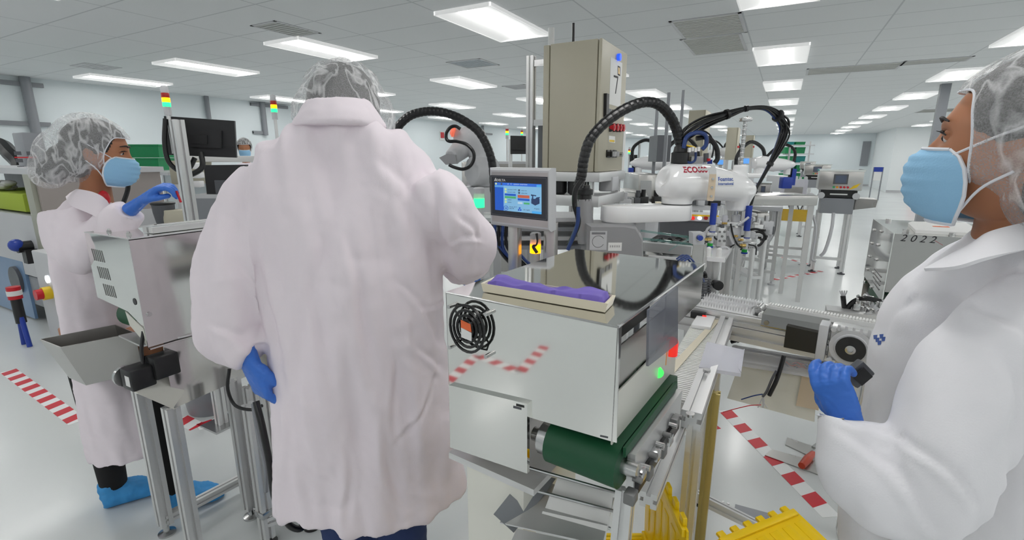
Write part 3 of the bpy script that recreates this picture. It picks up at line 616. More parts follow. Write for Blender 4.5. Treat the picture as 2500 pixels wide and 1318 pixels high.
# fan
fc_ = fr(1152, 797); t_ = ms(0, 0, 0)
g = G()
for r_ in (0.0389, 0.0305, 0.0221, 0.0136):
    pts = [fc_-uy*0.0143+ux*math.cos(a)*r_+V((0, 0, math.sin(a)*r_*1.12)) for a in [6.2832*i/24 for i in range(25)]]
    g.tube(pts, 0.0027, n=6, spline=False, cap=False)
for k in range(4):
    a = math.pi/4+k*math.pi/2; d = ux*math.cos(a)+V((0, 0, math.sin(a)*1.12)); g.tube([fc_-uy*0.0143+d*0.0078, fc_-uy*0.0143+d*0.0389, fc_+d*0.0467], 0.0019, n=6, spline=False)
fan = P(t, 'fan_guard', g, M['rubber'])
g = G().cyl(fc_-uy*0.001, fc_-uy*0.0026, 0.0169, n=28).cyl(fc_-uy*0.0078, fc_-uy*0.0117, 0.0117, n=20)
for k in range(7):
    a = k*6.2832/7; d = ux*math.cos(a)+V((0, 0, math.sin(a))); e = ux*math.cos(a+0.5)+V((0, 0, math.sin(a+0.5)))
    g.prism([fc_-uy*0.0084+d*0.011, fc_-uy*0.011+d*0.0208, fc_-uy*0.0084+e*0.0208, fc_-uy*0.0084+e*0.011], -uy*0.001)
P(t, 'fan', g, M['black'])
P(fan, 'fan_label', G().prism([fc_-uy*0.0169+ux*a+V((0, 0, b)) for a, b in ((-0.0104, 0.0013), (0.013, -0.0039), (0.013, -0.0195), (-0.0104, -0.0169))], -uy*0.001), M['paper'])
P(fan, 'warning_label', G().prism([fc_-uy*0.0169+ux*a+V((0, 0, b)) for a, b in ((-0.0104, 0.0156), (0.011, 0.0117), (0.013, -0.0026), (-0.0104, 0.0013))], -uy*0.001), M['orangeink'])
for px, py in ((1106, 745), (1196, 763), (1108, 843), (1196, 865)): q = fr(px, py); P(t, 'fan_screw', G().cyl(q, q-uy*0.013, 0.0039, n=10), M['steel'])
# belt conveyor under the cover
rc = fr(1420, 1128, 0.0); rr_ = 0.0376; x0 = (fr(1330, 1100)-ms(0, 0, 0)).dot(ux); x1 = CW+0.0078
zc = rc.z; LBT = (atp(1648, 880, ms(x1, 0, 0), ux)-ms(x1, 0, 0)).dot(uy)
g = G(); prof = []
for i in range(13):
    a = math.pi*0.5+math.pi*i/12; prof.append((0.0+math.cos(a)*rr_, math.sin(a)*rr_))
prof += [(LBT, -rr_), (LBT+rr_*0.3, 0), (LBT, rr_)]
g.loft([[ms(x, 0.0292+y, zc+z) for y, z in prof] for x in (x0, x1)]); P(t, 'conveyor_belt', g, M['belt'])
g = G().cyl(ms(x0-0.0195, 0.0292, zc), ms(x0, 0.0292, zc), 0.0292).cyl(ms(x0-0.0389, 0.0292, zc), ms(x1+0.026, 0.0292, zc), 0.013); P(t, 'drive_roller', g, M['steel'])
g = G().bb((0, 0, 0), (0.013, LBT-0.03, 0.0649)); g.xf(Matrix.Translation(ms(x1+0.0039, 0.0389, zc-0.0454)) @ Matrix.Rotation(math.atan2(ux.y, ux.x), 4, 'Z')); P(t, 'belt_side_plate', g, M['alu'])
g = G().prism([ms(x1+0.0026, 0.0195, zc+0.0227), ms(x1+0.0026, LBT, zc+0.0227), ms(x1+0.0026, LBT, zc+0.0389), ms(x1+0.0026, 0.0195, zc+0.0389)], ux*0.0052); P(t, 'belt_edge_guard', g, M['belt'])
random.seed(8)
for k in range(7):
    y = 0.013+k*(LBT-0.05)/6.5; g = G().box(ms(x1+0.022, y, zc-0.03+random.uniform(-0.013, 0.012)), (0.018, 0.022, 0.02), math.atan2(ux.y, ux.x), 0.0026).cyl(ms(x1+0.0195, y+0.013, zc-0.013), ms(x1+0.034, y+0.013, zc-0.013), 0.005, n=10)
    P(t, 'clamp_block', g, M['steel'] if k % 2 else M['slot'])
g = G().box(ms(x1+0.018, LBT*0.55, zc-0.04), (0.012, LBT*0.8, 0.03), math.atan2(ux.y, ux.x), 0.0032); P(t, 'drive_housing', g, M['black'])
# base below the cover
zb1 = fr(1110, 1108).z; 
g = G().prism([ms(-0.0032, -0.0026, zb1), ms(x0-0.0195, -0.0026, zb1), ms(x0-0.0195, CL, zb1), ms(-0.0032, CL, zb1)], (0, 0, -0.013)); P(t, 'base_rail', g, M['alu'])
g = G().prism([ms(0.0357, 0.0065, zb1-0.013), ms(0.1687, 0.0065, zb1-0.013), ms(0.1687, 0.22, zb1-0.013), ms(0.0357, 0.22, zb1-0.013)], (0, 0, -(zb1-0.07))); P(t, 'lower_cabinet', g, M['panel'])
g = G().prism([ms(0.0, 0.0779, zb1-0.013), ms(0.0357, 0.0779, zb1-0.013), ms(0.0357, 0.3, zb1-0.013), ms(0.0, 0.3, zb1-0.013)], (0, 0, -(zb1-0.27))); P(t, 'side_housing', g, M['dgrey'])
for x, y in ((0.013, 0.0324), (0.013, CL-0.0324), (0.1558, 0.0324), (CW, CL-0.0324)):
    q = ms(x, y, 0); P(t, 'foot', G().lathe([(0.0195, 0), (0.0195, 0.0078), (0.0065, 0.013), (0.0065, 0.0649)], q), M['steel'])
g = G(); profile_bar(g, None, ms(-0.013, 0.065, 0.25), ms(0.195, 0.065, 0.25), 0.026); P(t, 'lower_rail', g, M['alu'])
# discharge chute with white cards
def chq(pts, dep): return [atd(x, y, d) for (x, y), d in zip(pts, dep)]
g = G(); g.prism(chq([(1300, 1170), (1500, 1215), (1470, 1330), (1220, 1275)], (0.8437, 0.8307, 0.7269, 0.7399)), (0, 0, -0.0026)); P(t, 'chute', g, M['alu'])
g = G(); g.prism(chq([(1290, 1150), (1358, 1168), (1300, 1245), (1255, 1300), (1206, 1255)], (0.8437, 0.8437, 0.7788, 0.7399, 0.7399)), (0.0, -0.0019, 0.0013)); P(t, 'chute_side', g, M['mgrey'])
for a, b in (((1285, 1140), (1525, 1208)), ((1280, 1190), (1510, 1250)), ((1300, 1230), (1490, 1290))): P(t, 'guide_rod', G().tube([atd(*a, 0.7918), atd(*b, 0.7788)], 0.0032, n=8, spline=False), M['steel'])
for k in range(3):
    g = G(); yo = k*38; g.prism(chq([(1362-yo*0.5, 1170+yo*1.15), (1497-yo*0.2, 1206+yo*1.15), (1492-yo*0.2, 1252+yo*1.15), (1346-yo*0.5, 1214+yo*1.15)], (0.8242-k*0.026, 0.8113-k*0.026, 0.7918-k*0.026, 0.8048-k*0.026)), (0, 0.0013, 0.0078))
    O('white_card', g, M['paper'], ('white card at the top of the steel chute under the green roller', 'white card in the middle of the steel chute', 'lowest white card on the steel chute at the bottom edge')[k], 'card', 'white cards on the chute')
g = G(); e = [atd(1262, 1290, 0.7139), atd(1470, 1335, 0.7009), atd(1440, 1400, 0.649), atd(1225, 1370, 0.649)]; g.prism(e, (0, 0.0013, -0.0065)); P(t, 'lower_chute', g, M['alu'])
# side conveyor frame in the foreground
g = G(); profile_bar(g, None, atd(1515, 1330, 0.7009), atd(1528, 1195, 0.7269), 0.0292); P(t, 'frame_post', g, M['alu'])
# tinted hood plate at the right of the cover
hx = CW+0.0227
def hp(px, py): return atp(px, py, ms(hx, 0, 0), ux)
g = G().prism([hp(1579, 756), hp(1650, 698), hp(1650, 837), hp(1577, 893)], ux*0.0039); P(t, 'tinted_hood', g, M['smoke'])
# control lamps beside the belt
e = atd(1640, 852, 0.9346); o = O('signal_tower', G().cyl(e+V((0, 0, -0.013)), e+V((0, 0, 0.0143)), 0.0123).ball(e+V((0, 0, 0.0143)), 0.0123), M['redl'], 'red lamp dome beside the tinted hood plate', 'signal light')
e = atd(1614, 866, 0.9216); O('signal_tower', G().cyl(e+V((0, 0, -0.0195)), e+V((0, 0, 0.0162)), 0.0117), M['amberoff'], 'amber lamp left of the red lamp dome', 'signal light')
e = atd(1605, 907, 0.8826); t2 = T('push_button_box', 'black button box with a lit green button beside the green belt', 'button box', e)
P(t2, 'housing', G().box(e+FW*0.0195-RT*0.013, (0.0389, 0.0324, 0.0357), YAW, 0.0039).box(e+FW*0.0195-RT*0.0227-V((0, 0, 0.0324)), (0.0227, 0.0195, 0.0389), YAW+0.3, 0.0026), M['black']); P(t2, 'green_button', G().cyl(e+FW*0.0065, e-FW*0.0078, 0.0104), mat('bright_green_lamp', (0.05, 0.9, 0.1), 0.3, emit=1.3, ecol=(0.05, 1, 0.1)))
# cream tray with the purple cloth on the cover
z = ZT+0.0169; a, b, c, d = atz(1174, 691, z), atz(1484, 741, z), atz(1498, 722, z), atz(1206, 676, z)
c = b+(d-a); t2 = T('tray', 'long cream plastic tray with a purple cloth on the polished cover', 'tray', ((a+c)/2).to_tuple()[:2]+(ZT,))
cen = (a+c)/2; rim = [cen+(p-cen) for p in (a, b, c, d)]; low = [cen+(p-cen)*0.965+V((0, 0, -0.0156)) for p in rim]
g = G().loft([low, rim], cap=False); bm = g.bm; bv = list(bm.verts); inr = [bm.verts.new(cen+(p-cen)*0.955) for p in rim]; inl = [bm.verts.new(cen+(p-cen)*0.92+V((0, 0, -0.0117))) for p in rim]
for i in range(4):
    j = (i+1) % 4; bm.faces.new((bv[4+i], bv[4+j], inr[j], inr[i])); bm.faces.new((inr[i], inr[j], inl[j], inl[i]))
bm.faces.new(inl); bm.faces.new([bv[i] for i in (3, 2, 1, 0)]); P(t2, 'tray_body', g, M['cream'])
lx_ = (b-a).normalized(); ly_ = (d-a).normalized(); Lx = (b-a).length*0.94; Ly = (d-a).length*0.88; o_ = cen-lx_*Lx/2-ly_*Ly/2
g = G(); n1, n2 = 44, 10; vs = []
for j in range(n2+1):
    row = []
    for i in range(n1+1):
        s_, u_ = i/n1, j/n2; h_ = 0.0039+0.0065*noise.noise(V((s_*9, u_*3, 1.3)))+0.0104*math.exp(-((s_-0.86)/0.1)**2)*u_+0.0078*math.exp(-((s_-0.12)/0.15)**2)*u_
        if i in (0, n1) or j in (0, n2): h_ = -0.0097
        row.append(g.bm.verts.new(o_+lx_*Lx*s_+ly_*Ly*u_+V((0, 0, h_))))
    vs.append(row)
for j in range(n2):
    for i in range(n1): g.bm.faces.new((vs[j][i], vs[j][i+1], vs[j+1][i+1], vs[j+1][i]))
O('cloth', g, M['purple'], 'purple cloth lying in the cream tray', 'cloth', ang=80)
# ---- white chain conveyor and aluminium beam beside it (running away from the viewer)
zw = 0.85; bt = T('chain_conveyor', 'white ribbed chain belt running away beside the tinted hood plate', 'conveyor', atz(1690, 850, zw-0.1))
w0, w1, w2, w3 = atz(1636, 985, zw), atz(1690, 985, zw), atz(1752, 766, zw), atz(1672, 766, zw)
w1.x = w2.x = (w1.x+w2.x)/2; w0.x = w3.x = (w0.x+w3.x)/2; w0.y = w1.y; w3.y = w2.y
g = G().bb((w0.x, w0.y, zw-0.03), (w2.x, w2.y, zw-0.004))
n = int((w2.y-w0.y)/0.013)
for k in range(n):
    y = w0.y+(k+0.5)*(w2.y-w0.y)/n; g.bb((w0.x-0.004, y-0.004, zw-0.006), (w2.x+0.004, y+0.004, zw+0.003))
P(bt, 'chain_belt', g, mat('white_belt_links', (0.88, 0.88, 0.86), 0.45))
P(bt, 'under_frame', G().bb((w0.x+0.01, w0.y, zw-0.12), (w2.x-0.01, w2.y, zw-0.03)), M['slot'])
P(bt, 'white_bracket', G().bb((w0.x+0.004, w2.y-0.26, zw+0.004), (w0.x+0.075, w2.y-0.02, zw+0.02), 0.002), M['white'])
O('paper_strip', G().prism([V((w0.x+0.085, w2.y-0.01, zw+0.006)), V((w0.x+0.105, w2.y-0.01, zw+0.006)), V((w2.x-0.07, w0.y+0.1, zw+0.006)), V((w2.x-0.10, w0.y+0.1, zw+0.006))], (0, 0, 0.002)), M['cream'], 'narrow cream strip lying along the white chain belt', 'strip')
sb = atz(1705, 768, zw+0.02); ts = T('sensor', 'small black photo sensor with a red light at the head of the white chain belt', 'sensor', sb)
P(ts, 'body', G().box(sb, (0.06, 0.03, 0.025), 0, 0.003), M['black']); P(ts, 'red_window', G().box(sb+V((0.026, -0.0155, 0)), (0.016, 0.002, 0.012)), M['redl'])
beam = T('conveyor_stand', 'aluminium profile frame carrying the chain belt beside the yellow totes', 'frame', (-0.135, 1.5, 0))
zk = 0.88; n0, n1_ = atz(1600, 1190, zk), atz(1785, 772, zk); bx = (n0.x+n1_.x)/2
g = G(); profile_bar(g, None, (bx, atz(1690, 1005, zk).y, zk-0.025), (bx, n1_.y, zk-0.025), 0.05); P(beam, 'long_rail', g, M['alu'])
g = G(); profile_bar(g, None, atz(1582, 1222, zk-0.07), atz(1672, 1003, zk-0.07), 0.036); P(beam, 'lower_side_rail', g, M['alu'])
la = atx(1690, 1130, bx); lg_ = atx(1728, 1130, bx+0.03)
for x, y, z, m_ in ((bx, la.y, zk-0.06, 'alu'), (bx+0.03, lg_.y, zk-0.06, 'gold'), (bx-0.02, n1_.y-0.05, zk-0.06, 'alu')):
    g = G(); profile_bar(g, None, (x, y, 0.02), (x, y, z), 0.042 if m_ == 'alu' else 0.03); lg = P(beam, 'leg', g, M[m_], 'gold tinted leg' if m_ == 'gold' else None)
    P(lg, 'foot', G().lathe([(0.03, 0), (0.03, 0.01), (0.01, 0.015), (0.01, 0.03)], (x, y, 0)), M['black'])
r0, r1 = atd(1690, 1205, 1.62), atd(1880, 1300, 1.62)
g = G(); profile_bar(g, None, r0, r1, 0.036); P(beam, 'bottom_rail', g, M['alu'])
for px, py in ((1764, 1232), (1777, 1236)): q = atd(px, py, 1.64); P(beam, 'bolt', G().cyl(q-V((0, 0, 0.02)), q+V((0, 0, 0.015)), 0.005, n=8), M['steel'])
for y in (n0.y+0.32, n0.y+0.62):
    P(beam, 'cap_screw', G().cyl((bx, y, zk), (bx, y, zk+0.008), 0.011, n=12), M['steel'])
q4 = chq([(1725, 842), (1817, 862), (1808, 920), (1706, 904)], (1.50, 1.52, 1.42, 1.40))
cl = O('film_sleeve', G().prism(q4, (0, 0, 0.012)).prism([q4[1], q4[2], (q4[1]+q4[2])/2-RT*0.03], (0, 0, 0.016)), M['clear'], 'clear plastic sleeve lying over the aluminium rail', 'sleeve')
q = atd(1640, 985, 1.32)
for i, (c_, dx) in enumerate((('blue', 0.0), ('brass', -0.04), ('black', -0.07))): O('air_fitting', G().cyl(q+RT*dx, q+RT*dx+V((0, 0.0, 0.04)), 0.012).cyl(q+RT*dx+V((0, 0, 0.02)), q+RT*(dx+0.03)+V((0, 0, 0.02)), 0.009), M[c_], ('blue air fitting beside the lower rail', 'brass air fitting left of the blue one', 'black air fitting left of the brass one')[i], 'fitting')
# ---- yellow totes
def ytote(name, label, c, rz, w, d, h, flaps, fl_=None):
    t = T(name, label, 'tote', c, rz)
    g = G(); r0 = [(-w*0.44, -d*0.44, 0), (w*0.44, -d*0.44, 0), (w*0.44, d*0.44, 0), (-w*0.44, d*0.44, 0)]; r1 = [(-w/2, -d/2, h), (w/2, -d/2, h), (w/2, d/2, h), (-w/2, d/2, h)]
    g.loft([r0, r1], cap=False); bm = g.bm; bv = list(bm.verts); i0 = [bm.verts.new((x*0.97, y*0.97, z)) for x, y, z in r1]; i1 = [bm.verts.new((x*0.96, y*0.96, 0.01)) for x, y, z in r0]
    for i in range(4):
        j = (i+1) % 4; bm.faces.new((bv[4+i], bv[4+j], i0[j], i0[i])); bm.faces.new((i0[i], i0[j], i1[j], i1[i]))
    bm.faces.new(i1); bm.faces.new([bv[i] for i in (3, 2, 1, 0)])
    for k in range(5): g.box(((k-2)*w*0.2, -d/2*0.95, h*0.5), (0.012, 0.012, h*0.8)); g.box(((k-2)*w*0.2, d/2*0.95, h*0.5), (0.012, 0.012, h*0.8))
    P(t, 'body', g, M['yellow'], local=True)
    P(t, 'rim', G().box((0, -d/2, h-0.015), (w*1.03, 0.03, 0.03), None, 0.006).box((0, d/2, h-0.015), (w*1.03, 0.03, 0.03), None, 0.006).box((-w/2, 0, h-0.015), (0.03, d, 0.03), None, 0.006).box((w/2, 0, h-0.015), (0.03, d, 0.03), None, 0.006), M['yellow'], local=True)
    for (side, ang) in flaps:
        g = G(); fw = fl_ or w/2
        g.box((0, fw/2, 0), (d*0.98, fw, 0.006)); g.box((0, 0.012, 0.006), (d*0.98, 0.024, 0.014), None, 0.003); g.box((0, fw-0.012, 0.006), (d*0.94, 0.024, 0.012), None, 0.003)
        for k in range(6):
            g.box(((k-2.5)*d*0.16, fw+0.006, 0), (d*0.075, 0.03, 0.012), None, 0.003); g.box(((k-2.5)*d*0.16, fw*0.5, 0.003), (d*0.1, fw*0.6, 0.004), None, 0.001)
            g.cyl(((k-2.5)*d*0.16-0.015, -0.004, 0.004), ((k-2.5)*d*0.16+0.015, -0.004, 0.004), 0.010, n=8)
        g.xf(Matrix.Translation((side*w/2, 0, h)) @ Matrix.Rotation(-side*math.pi/2, 4, 'Z') @ Matrix.Rotation(ang, 4, 'X'))
        P(t, 'lid_flap', g, M['yellow'], local=True)
    return t
YT1 = ytote('yellow_tote', 'yellow tote with an upright lid flap standing between the rails, left of the two totes', (-0.335, 1.165, 0.0), R(29), 0.34, 0.36, 0.30, ((1, R(92)),), 0.33)
YT2 = ytote('yellow_tote', 'yellow tote with a toothed lid at the bottom edge, right of the aluminium legs', (0.358, 1.34, 0.0), R(142), 0.40, 0.36, 0.30, ((1, R(12)), (-1, R(70))))
# ---- wrench and steel plates on the floor
def fl(pts, name, label, m, h=0.004, cat='plate', z=0.002): return O(name, G().prism([atz(x, y, z) for x, y in pts], (0, 0, h)), m, label, cat)
fl([(1922, 1069), (1990, 1092), (1985, 1118), (1917, 1086)], 'steel_plate', 'small grey steel strip on the floor above the wrench', M['brushed'])
fl([(1885, 1098), (2030, 1138), (2016, 1166), (1867, 1112)], 'steel_plate', 'long grey steel strip on the floor under the wrench grip', M['brushed'])
fl([(1795, 1232), (1880, 1255), (1870, 1290), (1790, 1262)], 'steel_plate', 'grey plate on the floor behind the right yellow tote', M['mgrey'])
wa, wb, wc = atz(1957, 1137, 0.02), atz(1985, 1106, 0.02), atz(1999, 1098, 0.02)
t = T('wrench', 'adjustable wrench with an orange red grip lying on the floor plates', 'wrench', (wa+wc)/2-V((0, 0, 0.02)))
P(t, 'grip', G().tube([wa, wa*0.5+wb*0.5, wb], [0.017, 0.021, 0.014], n=10), M['wrenchr'])
d = (wc-wb).normalized(); s_ = d.cross(V((0, 0, 1)))
P(t, 'jaw', G().tube([wb-d*0.01, wc], 0.014, n=8).prism([wc-s_*0.03-d*0.015, wc+s_*0.03-d*0.015, wc+s_*0.034+d*0.045, wc+s_*0.012+d*0.045, wc+s_*0.01+d*0.012, wc-s_*0.012+d*0.012, wc-s_*0.014+d*0.04, wc-s_*0.034+d*0.035], (0, 0, 0.012)), M['steel'])
# ================================================================== touch panel on its posts
hd = (1.99, 1.90, 1.90, 1.99)
q = [atd(x, y, d) for (x, y), d in zip([(1195, 409), (1345, 411), (1345, 567), (1197, 548)], hd)]
n = (q[1]-q[0]).cross(q[3]-q[0]).normalized(); n = -n if n.dot(O0-q[0]) < 0 else n
def hm(s, t, off=0.0): return (q[0]*(1-s)+q[1]*s)*(1-t)+(q[3]*(1-s)+q[2]*s)*t+n*off
HU = (q[1]-q[0]).normalized(); HW = (q[3]-q[0]).normalized()
t = T('touch_panel', 'operator touch screen in a light grey housing on two steel posts', 'screen', V((hm(.5, 1).x, hm(.5, 1).y, 0)))
g = G().loft([[hm(s, v, -0.075) for s, v in ((0, 0), (1, 0), (1, 1), (0, 1))], [hm(s, v, -0.006) for s, v in ((0, 0), (1, 0), (1, 1), (0, 1))], [hm(s, v, 0.004) for s, v in ((.03, .04), (.97, .04), (.97, .96), (.03, .96))]])
P(t, 'housing', g, M['lgrey'])
def hq(s0, v0, s1, v1, off, th=0.0006): return G().prism([hm(s0, v0, off), hm(s1, v0, off), hm(s1, v1, off), hm(s0, v1, off)], n*th)
P(t, 'steel_plate', hq(.045, .07, .955, .93, .0042), M['brushed'])
bz = P(t, 'bezel', hq(.03, .13, .955, .82, .005, .006), mat('panel_bezel', s2l(50, 54, 62), 0.35))
g = hq(.045, .15, .94, .153, .0112)
for a in ((.045, .797, .94, .80), (.045, .15, .048, .80), (.937, .15, .94, .80)): hh = hq(*a, .0112); me = bpy.data.meshes.new('t'); hh.bm.to_mesh(me); g.bm.from_mesh(me)
P(bz, 'bezel_line', g, M['mgrey'])
def lit(nm, c, e=0.48): return mat(nm, c, 0.3, emit=e, spec=0.2)
SCR = {k: lit('screen_'+k, s2l(*c)) for k, c in dict(bg=(130, 182, 218), side=(44, 92, 190), head=(58, 110, 210), tabs=(96, 160, 220), green=(80, 170, 110), red=(190, 100, 80), dark=(50, 66, 100), pale=(190, 210, 225), lamp=(200, 215, 150), grey=(70, 80, 100), cy=(80, 170, 235)).items()}
def sq(s0, v0, s1, v1, off, k, name): return P(scr, name, hq(.105+.76*s0, .245+.475*v0, .105+.76*s1, .245+.475*v1, .011+off, .0003), SCR[k])
scr = P(t, 'display', hq(.105, .245, .865, .72, .011), SCR['bg'])
sq(0, 0, 1, .10, .001, 'head', 'header_bar'); sq(0, .10, .19, 1, .001, 'side', 'side_bar'); sq(0, .10, .19, .17, .0014, 'tabs', 'menu_item')
sq(.9, .03, 1, .1, .0014, 'cy', 'menu_item'); sq(.8, .92, 1, 1, .001, 'cy', 'menu_item')
for a in ((.22, .38, .46, .45, 'side'), (.22, .47, .46, .54, 'green'), (.50, .40, .75, .50, 'red'), (.50, .52, .75, .59, 'side'), (.50, .65, .60, .71, 'pale'), (.63, .65, .75, .71, 'green')): sq(*a[:4], .0014, a[4], 'button')
g = G()
for s_, v_ in ((.24, .23), (.24, .32), (.24, .59), (.24, .68)):
    c = hm(.105+.76*s_, .245+.475*v_, .0125); g.cyl(c, c+n*.0003, .0042, n=12)
c = hm(.105+.76*.03, .245+.475*.05, .0125); g.cyl(c, c+n*.0003, .004, n=12)
P(scr, 'lit_indicator', g, SCR['lamp'])
g = G()
for s_, v_ in ((.53, .24), (.53, .33), (.15, .05)):
    c = hm(.105+.76*s_, .245+.475*v_, .0125); g.cyl(c, c+n*.0003, .004, n=12)
P(scr, 'dark_indicator', g, SCR['grey'])
TM = lambda s_, v_, off=0.0125: Matrix.Translation(hm(.105+.76*s_, .245+.475*v_, off)) @ Matrix((HU, -HW, n)).transposed().to_4x4()
g = G()
for s_, v_, tx, sz in ((.28, .25, 'conveyor ready', .006), (.28, .34, 'vacuum ready', .006), (.57, .26, 'robot run', .006), (.57, .35, 'robot stop', .006), (.28, .61, 'station', .006), (.28, .70, 'station', .006), (.32, .86, 'Power 24 V', .0065), (.32, .92, 'Run 00', .0065), (.62, .92, 'Air supply', .0065), (.85, .85, 'Program', .006)): g.text(tx, TM(s_, v_), sz, 0.0001)
P(scr, 'screen_text', g, SCR['dark'])
g = G(); c = TM(.24, .9)
for r_ in (.0095,): g.tube([c @ V((math.cos(a)*r_, math.sin(a)*r_, 0)) for a in [6.2832*i/20 for i in range(21)]], .0009, n=5, spline=False)
g.text('U', c @ Matrix.Translation((-.0035, -.004, 0)), .011, .0002, bold=.0004)
c = TM(.54, .9)
for k in range(3): a = math.pi/2+k*2.094; g.ball(c @ V((math.cos(a)*.005, math.sin(a)*.005, 0)), (.0035, .0035, .0035), 8)
P(scr, 'screen_icon', g, lit('screen_icon', s2l(40, 80, 170), 0.6))
g = G(); c = TM(.87, .55); W3 = lambda *p: [c @ V(x+(0,)) for x in p]
g.prism(W3((-.016, -.012), (0, -.02), (.018, -.012), (.018, .006), (-.016, .006)), n*.0003).prism(W3((-.014, .006), (-.008, .006), (-.008, .02), (-.016, .024), (-.018, .018), (-.012, .016)), n*.0003).prism(W3((0, .006), (.016, .006), (.02, .014), (.006, .012)), n*.0003).prism(W3((-.01, .018), (.004, .016), (.004, .02), (-.01, .022)), n*.0003)
P(scr, 'machine_picture', g, SCR['dark'])
g = G().text('A   C   system overview', TM(.28, .068), .0085, .0001); P(scr, 'title_text', g, SCR['pale'])
g = G(); m_ = Matrix.Translation(hm(.135, .225, .0114)) @ Matrix((HU, -HW, n)).transposed().to_4x4(); g.text('DELTA', m_, .0125, .0002, bold=.0003)
m2 = Matrix.Translation(hm(.095, .225, .0114)) @ Matrix((HU, -HW, n)).transposed().to_4x4()
g.prism([m2 @ V(p) for p in ((0, 0, 0), (.005, .012, 0), (.009, .012, 0), (.004, 0, 0))], n*.0002).prism([m2 @ V(p) for p in ((.0055, 0, 0), (.0095, .0095, 0), (.0105, 0, 0))], n*.0002)
P(bz, 'maker_mark', g, M['whitem'])
for px, w_ in ((1257, 0.045), (1345, 0.05)):
    c = atd(px, 560, 2.0); P(t, 'post', G().bb((c.x-w_/2, c.y-0.02, 0.0), (c.x+w_/2, c.y+0.02, c.z+0.03), 0.003), M['brushed'])
def beacon(px, y0, y1, dep, label, lampm, cable=False):
    a, b = atd(px, y1, dep), atd(px, y0, dep); h = b.z-a.z; r = h*0.27
    t = T('beacon', label, 'signal light', a); x, y = a.x, a.y
    P(t, 'lamp', G().lathe([(r, 0), (r, h*0.45)], a), lampm); P(t, 'clear_sleeve', G().lathe([(r, h*0.45), (r*0.98, h*0.7)], a), M['clearcap'])
    P(t, 'cap', G().lathe([(r*0.98, h*0.7), (r, h*0.94), (r*0.8, h)], a), M['lgrey']); P(t, 'base', G().cyl(a-V((0, 0, h*0.9)), a, r*0.9), M['lgrey'])
    return a, r
a, r_ = beacon(1307, 568, 617, 2.04, 'lit amber beacon under the touch screen', M['orangel'])
O('sensor_cable', G().tube([atd(1310, 570, 1.98), atd(1312, 588, 1.97), atd(1309, 598, 1.97), atd(1302, 602, 1.97), atd(1311, 617, 1.97)], [0.006, 0.004, 0.004, 0.007, 0.007], n=8), M['black'], 'small black plug cable hanging in front of the amber beacon', 'cable')
beacon(1170, 457, 506, 2.5, 'lit green beacon left of the touch screen', M['greenl'])
# ================================================================== control cabinet on its frame
CY0 = 3.0; cx1 = aty(1472, 92, CY0).x; cx0 = aty(1338, 108, CY0).x; cz1 = aty(1472, 92, CY0).z; cz0 = aty(1457, 420, CY0).z; CY1 = atx(1532, 130, cx1).y
t = T('control_cabinet', 'tall beige control cabinet numbered 7 with red and black switches', 'cabinet', ((cx0+cx1)/2, (CY0+CY1)/2, cz0))
P(t, 'body', G().bb((cx0+0.015, CY0, cz0), (cx1-0.03, CY1, cz1), 0.006), M['beige'])
P(t, 'rear_frame', G().bb((cx0-0.03, CY0-0.002, cz0+0.004), (cx0+0.01, CY1, cz1-0.004), 0.004), M['beige'])
dr = P(t, 'door', G().bb((cx1-0.024, CY0-0.004, cz0), (cx1, CY1+0.004, cz1), 0.008), M['beige'])
def dq(p, off=0.001): return atx(p[0], p[1], cx1+off)
def drect(pts, th=0.002, off=0.0005): return G().prism([dq(p, off) for p in pts], (th, 0, 0))
def dbtn(name, px, py, r, h, m, par=None):
    c = dq((px, py)); return P(par or dr, name, G().cyl(c, c+V((h, 0, 0)), r, n=14), m)
P(dr, 'door_handle', drect([(1474, 228), (1480, 230), (1479, 286), (1473, 285)], 0.02), M['black'])
sg = P(dr, 'number_sheet', drect([(1491, 139), (1519, 154), (1514, 262), (1487, 254)], 0.001), M['paper'])
def dmat(px, py): return Matrix.Translation(dq((px, py), 0.0018)) @ Matrix(((0, 0, 1), (1, 0, 0), (0, 1, 0))).to_4x4()
P(sg, 'number_seven', drect([(1498.5, 183), (1509.5, 187), (1503.5, 229), (1501.5, 228.5), (1507, 191), (1498.5, 188)], 0.0006, 0.0018), M['ink'])
P(sg, 'number_frame_picture', drect([(1508, 160), (1514, 163), (1514, 186), (1508, 183)], 0.0006, 0.0018), M['ink']); P(sg, 'gold_figure', drect([(1509.5, 164), (1512.5, 166), (1513, 182), (1509.5, 180)], 0.0004, 0.0026), M['brass'])
b = dbtn('blue_lamp', 1508, 140, 0.022, 0.02, M['bluel'])
for px in (1488, 1498, 1507): P(dr, 'meter', drect([(px-3.3, 265+(px-1488)*.25), (px+3.3, 267+(px-1488)*.25), (px+3, 280+(px-1488)*.25), (px-3.6, 279+(px-1488)*.25)], 0.006), M['dgrey'])
for px, py in ((1490, 311), (1499, 311.5), (1507, 312), (1514, 312.5)):
    b = dbtn('red_button', px, py, 0.024, 0.03, M['red']); P(b, 'collar', G().cyl(dq((px, py), 0), dq((px, py), 0.008), 0.028, n=14), M['black'])
P(dr, 'rating_plate', drect([(1486, 331), (1501, 333), (1501, 349), (1486, 347)]), M['paper']); P(dr, 'caution_strip', drect([(1488, 341), (1500, 342), (1500, 347), (1488, 346)], 0.0006, 0.003), M['yellowp'])
for px in (1483.5, 1492, 1500): sw = P(dr, 'selector_switch', drect([(px-3.4, 366), (px+3.4, 367), (px+3.2, 385), (px-3.8, 384)], 0.008), M['black']); c = dq((px, 376), 0.008); P(sw, 'knob', G().cyl(c, c+V((0.02, 0, 0)), 0.016, n=12).box(c+V((0.026, 0, 0)), (0.012, 0.01, 0.034)), M['black' if px < 1485 else 'lgrey'])
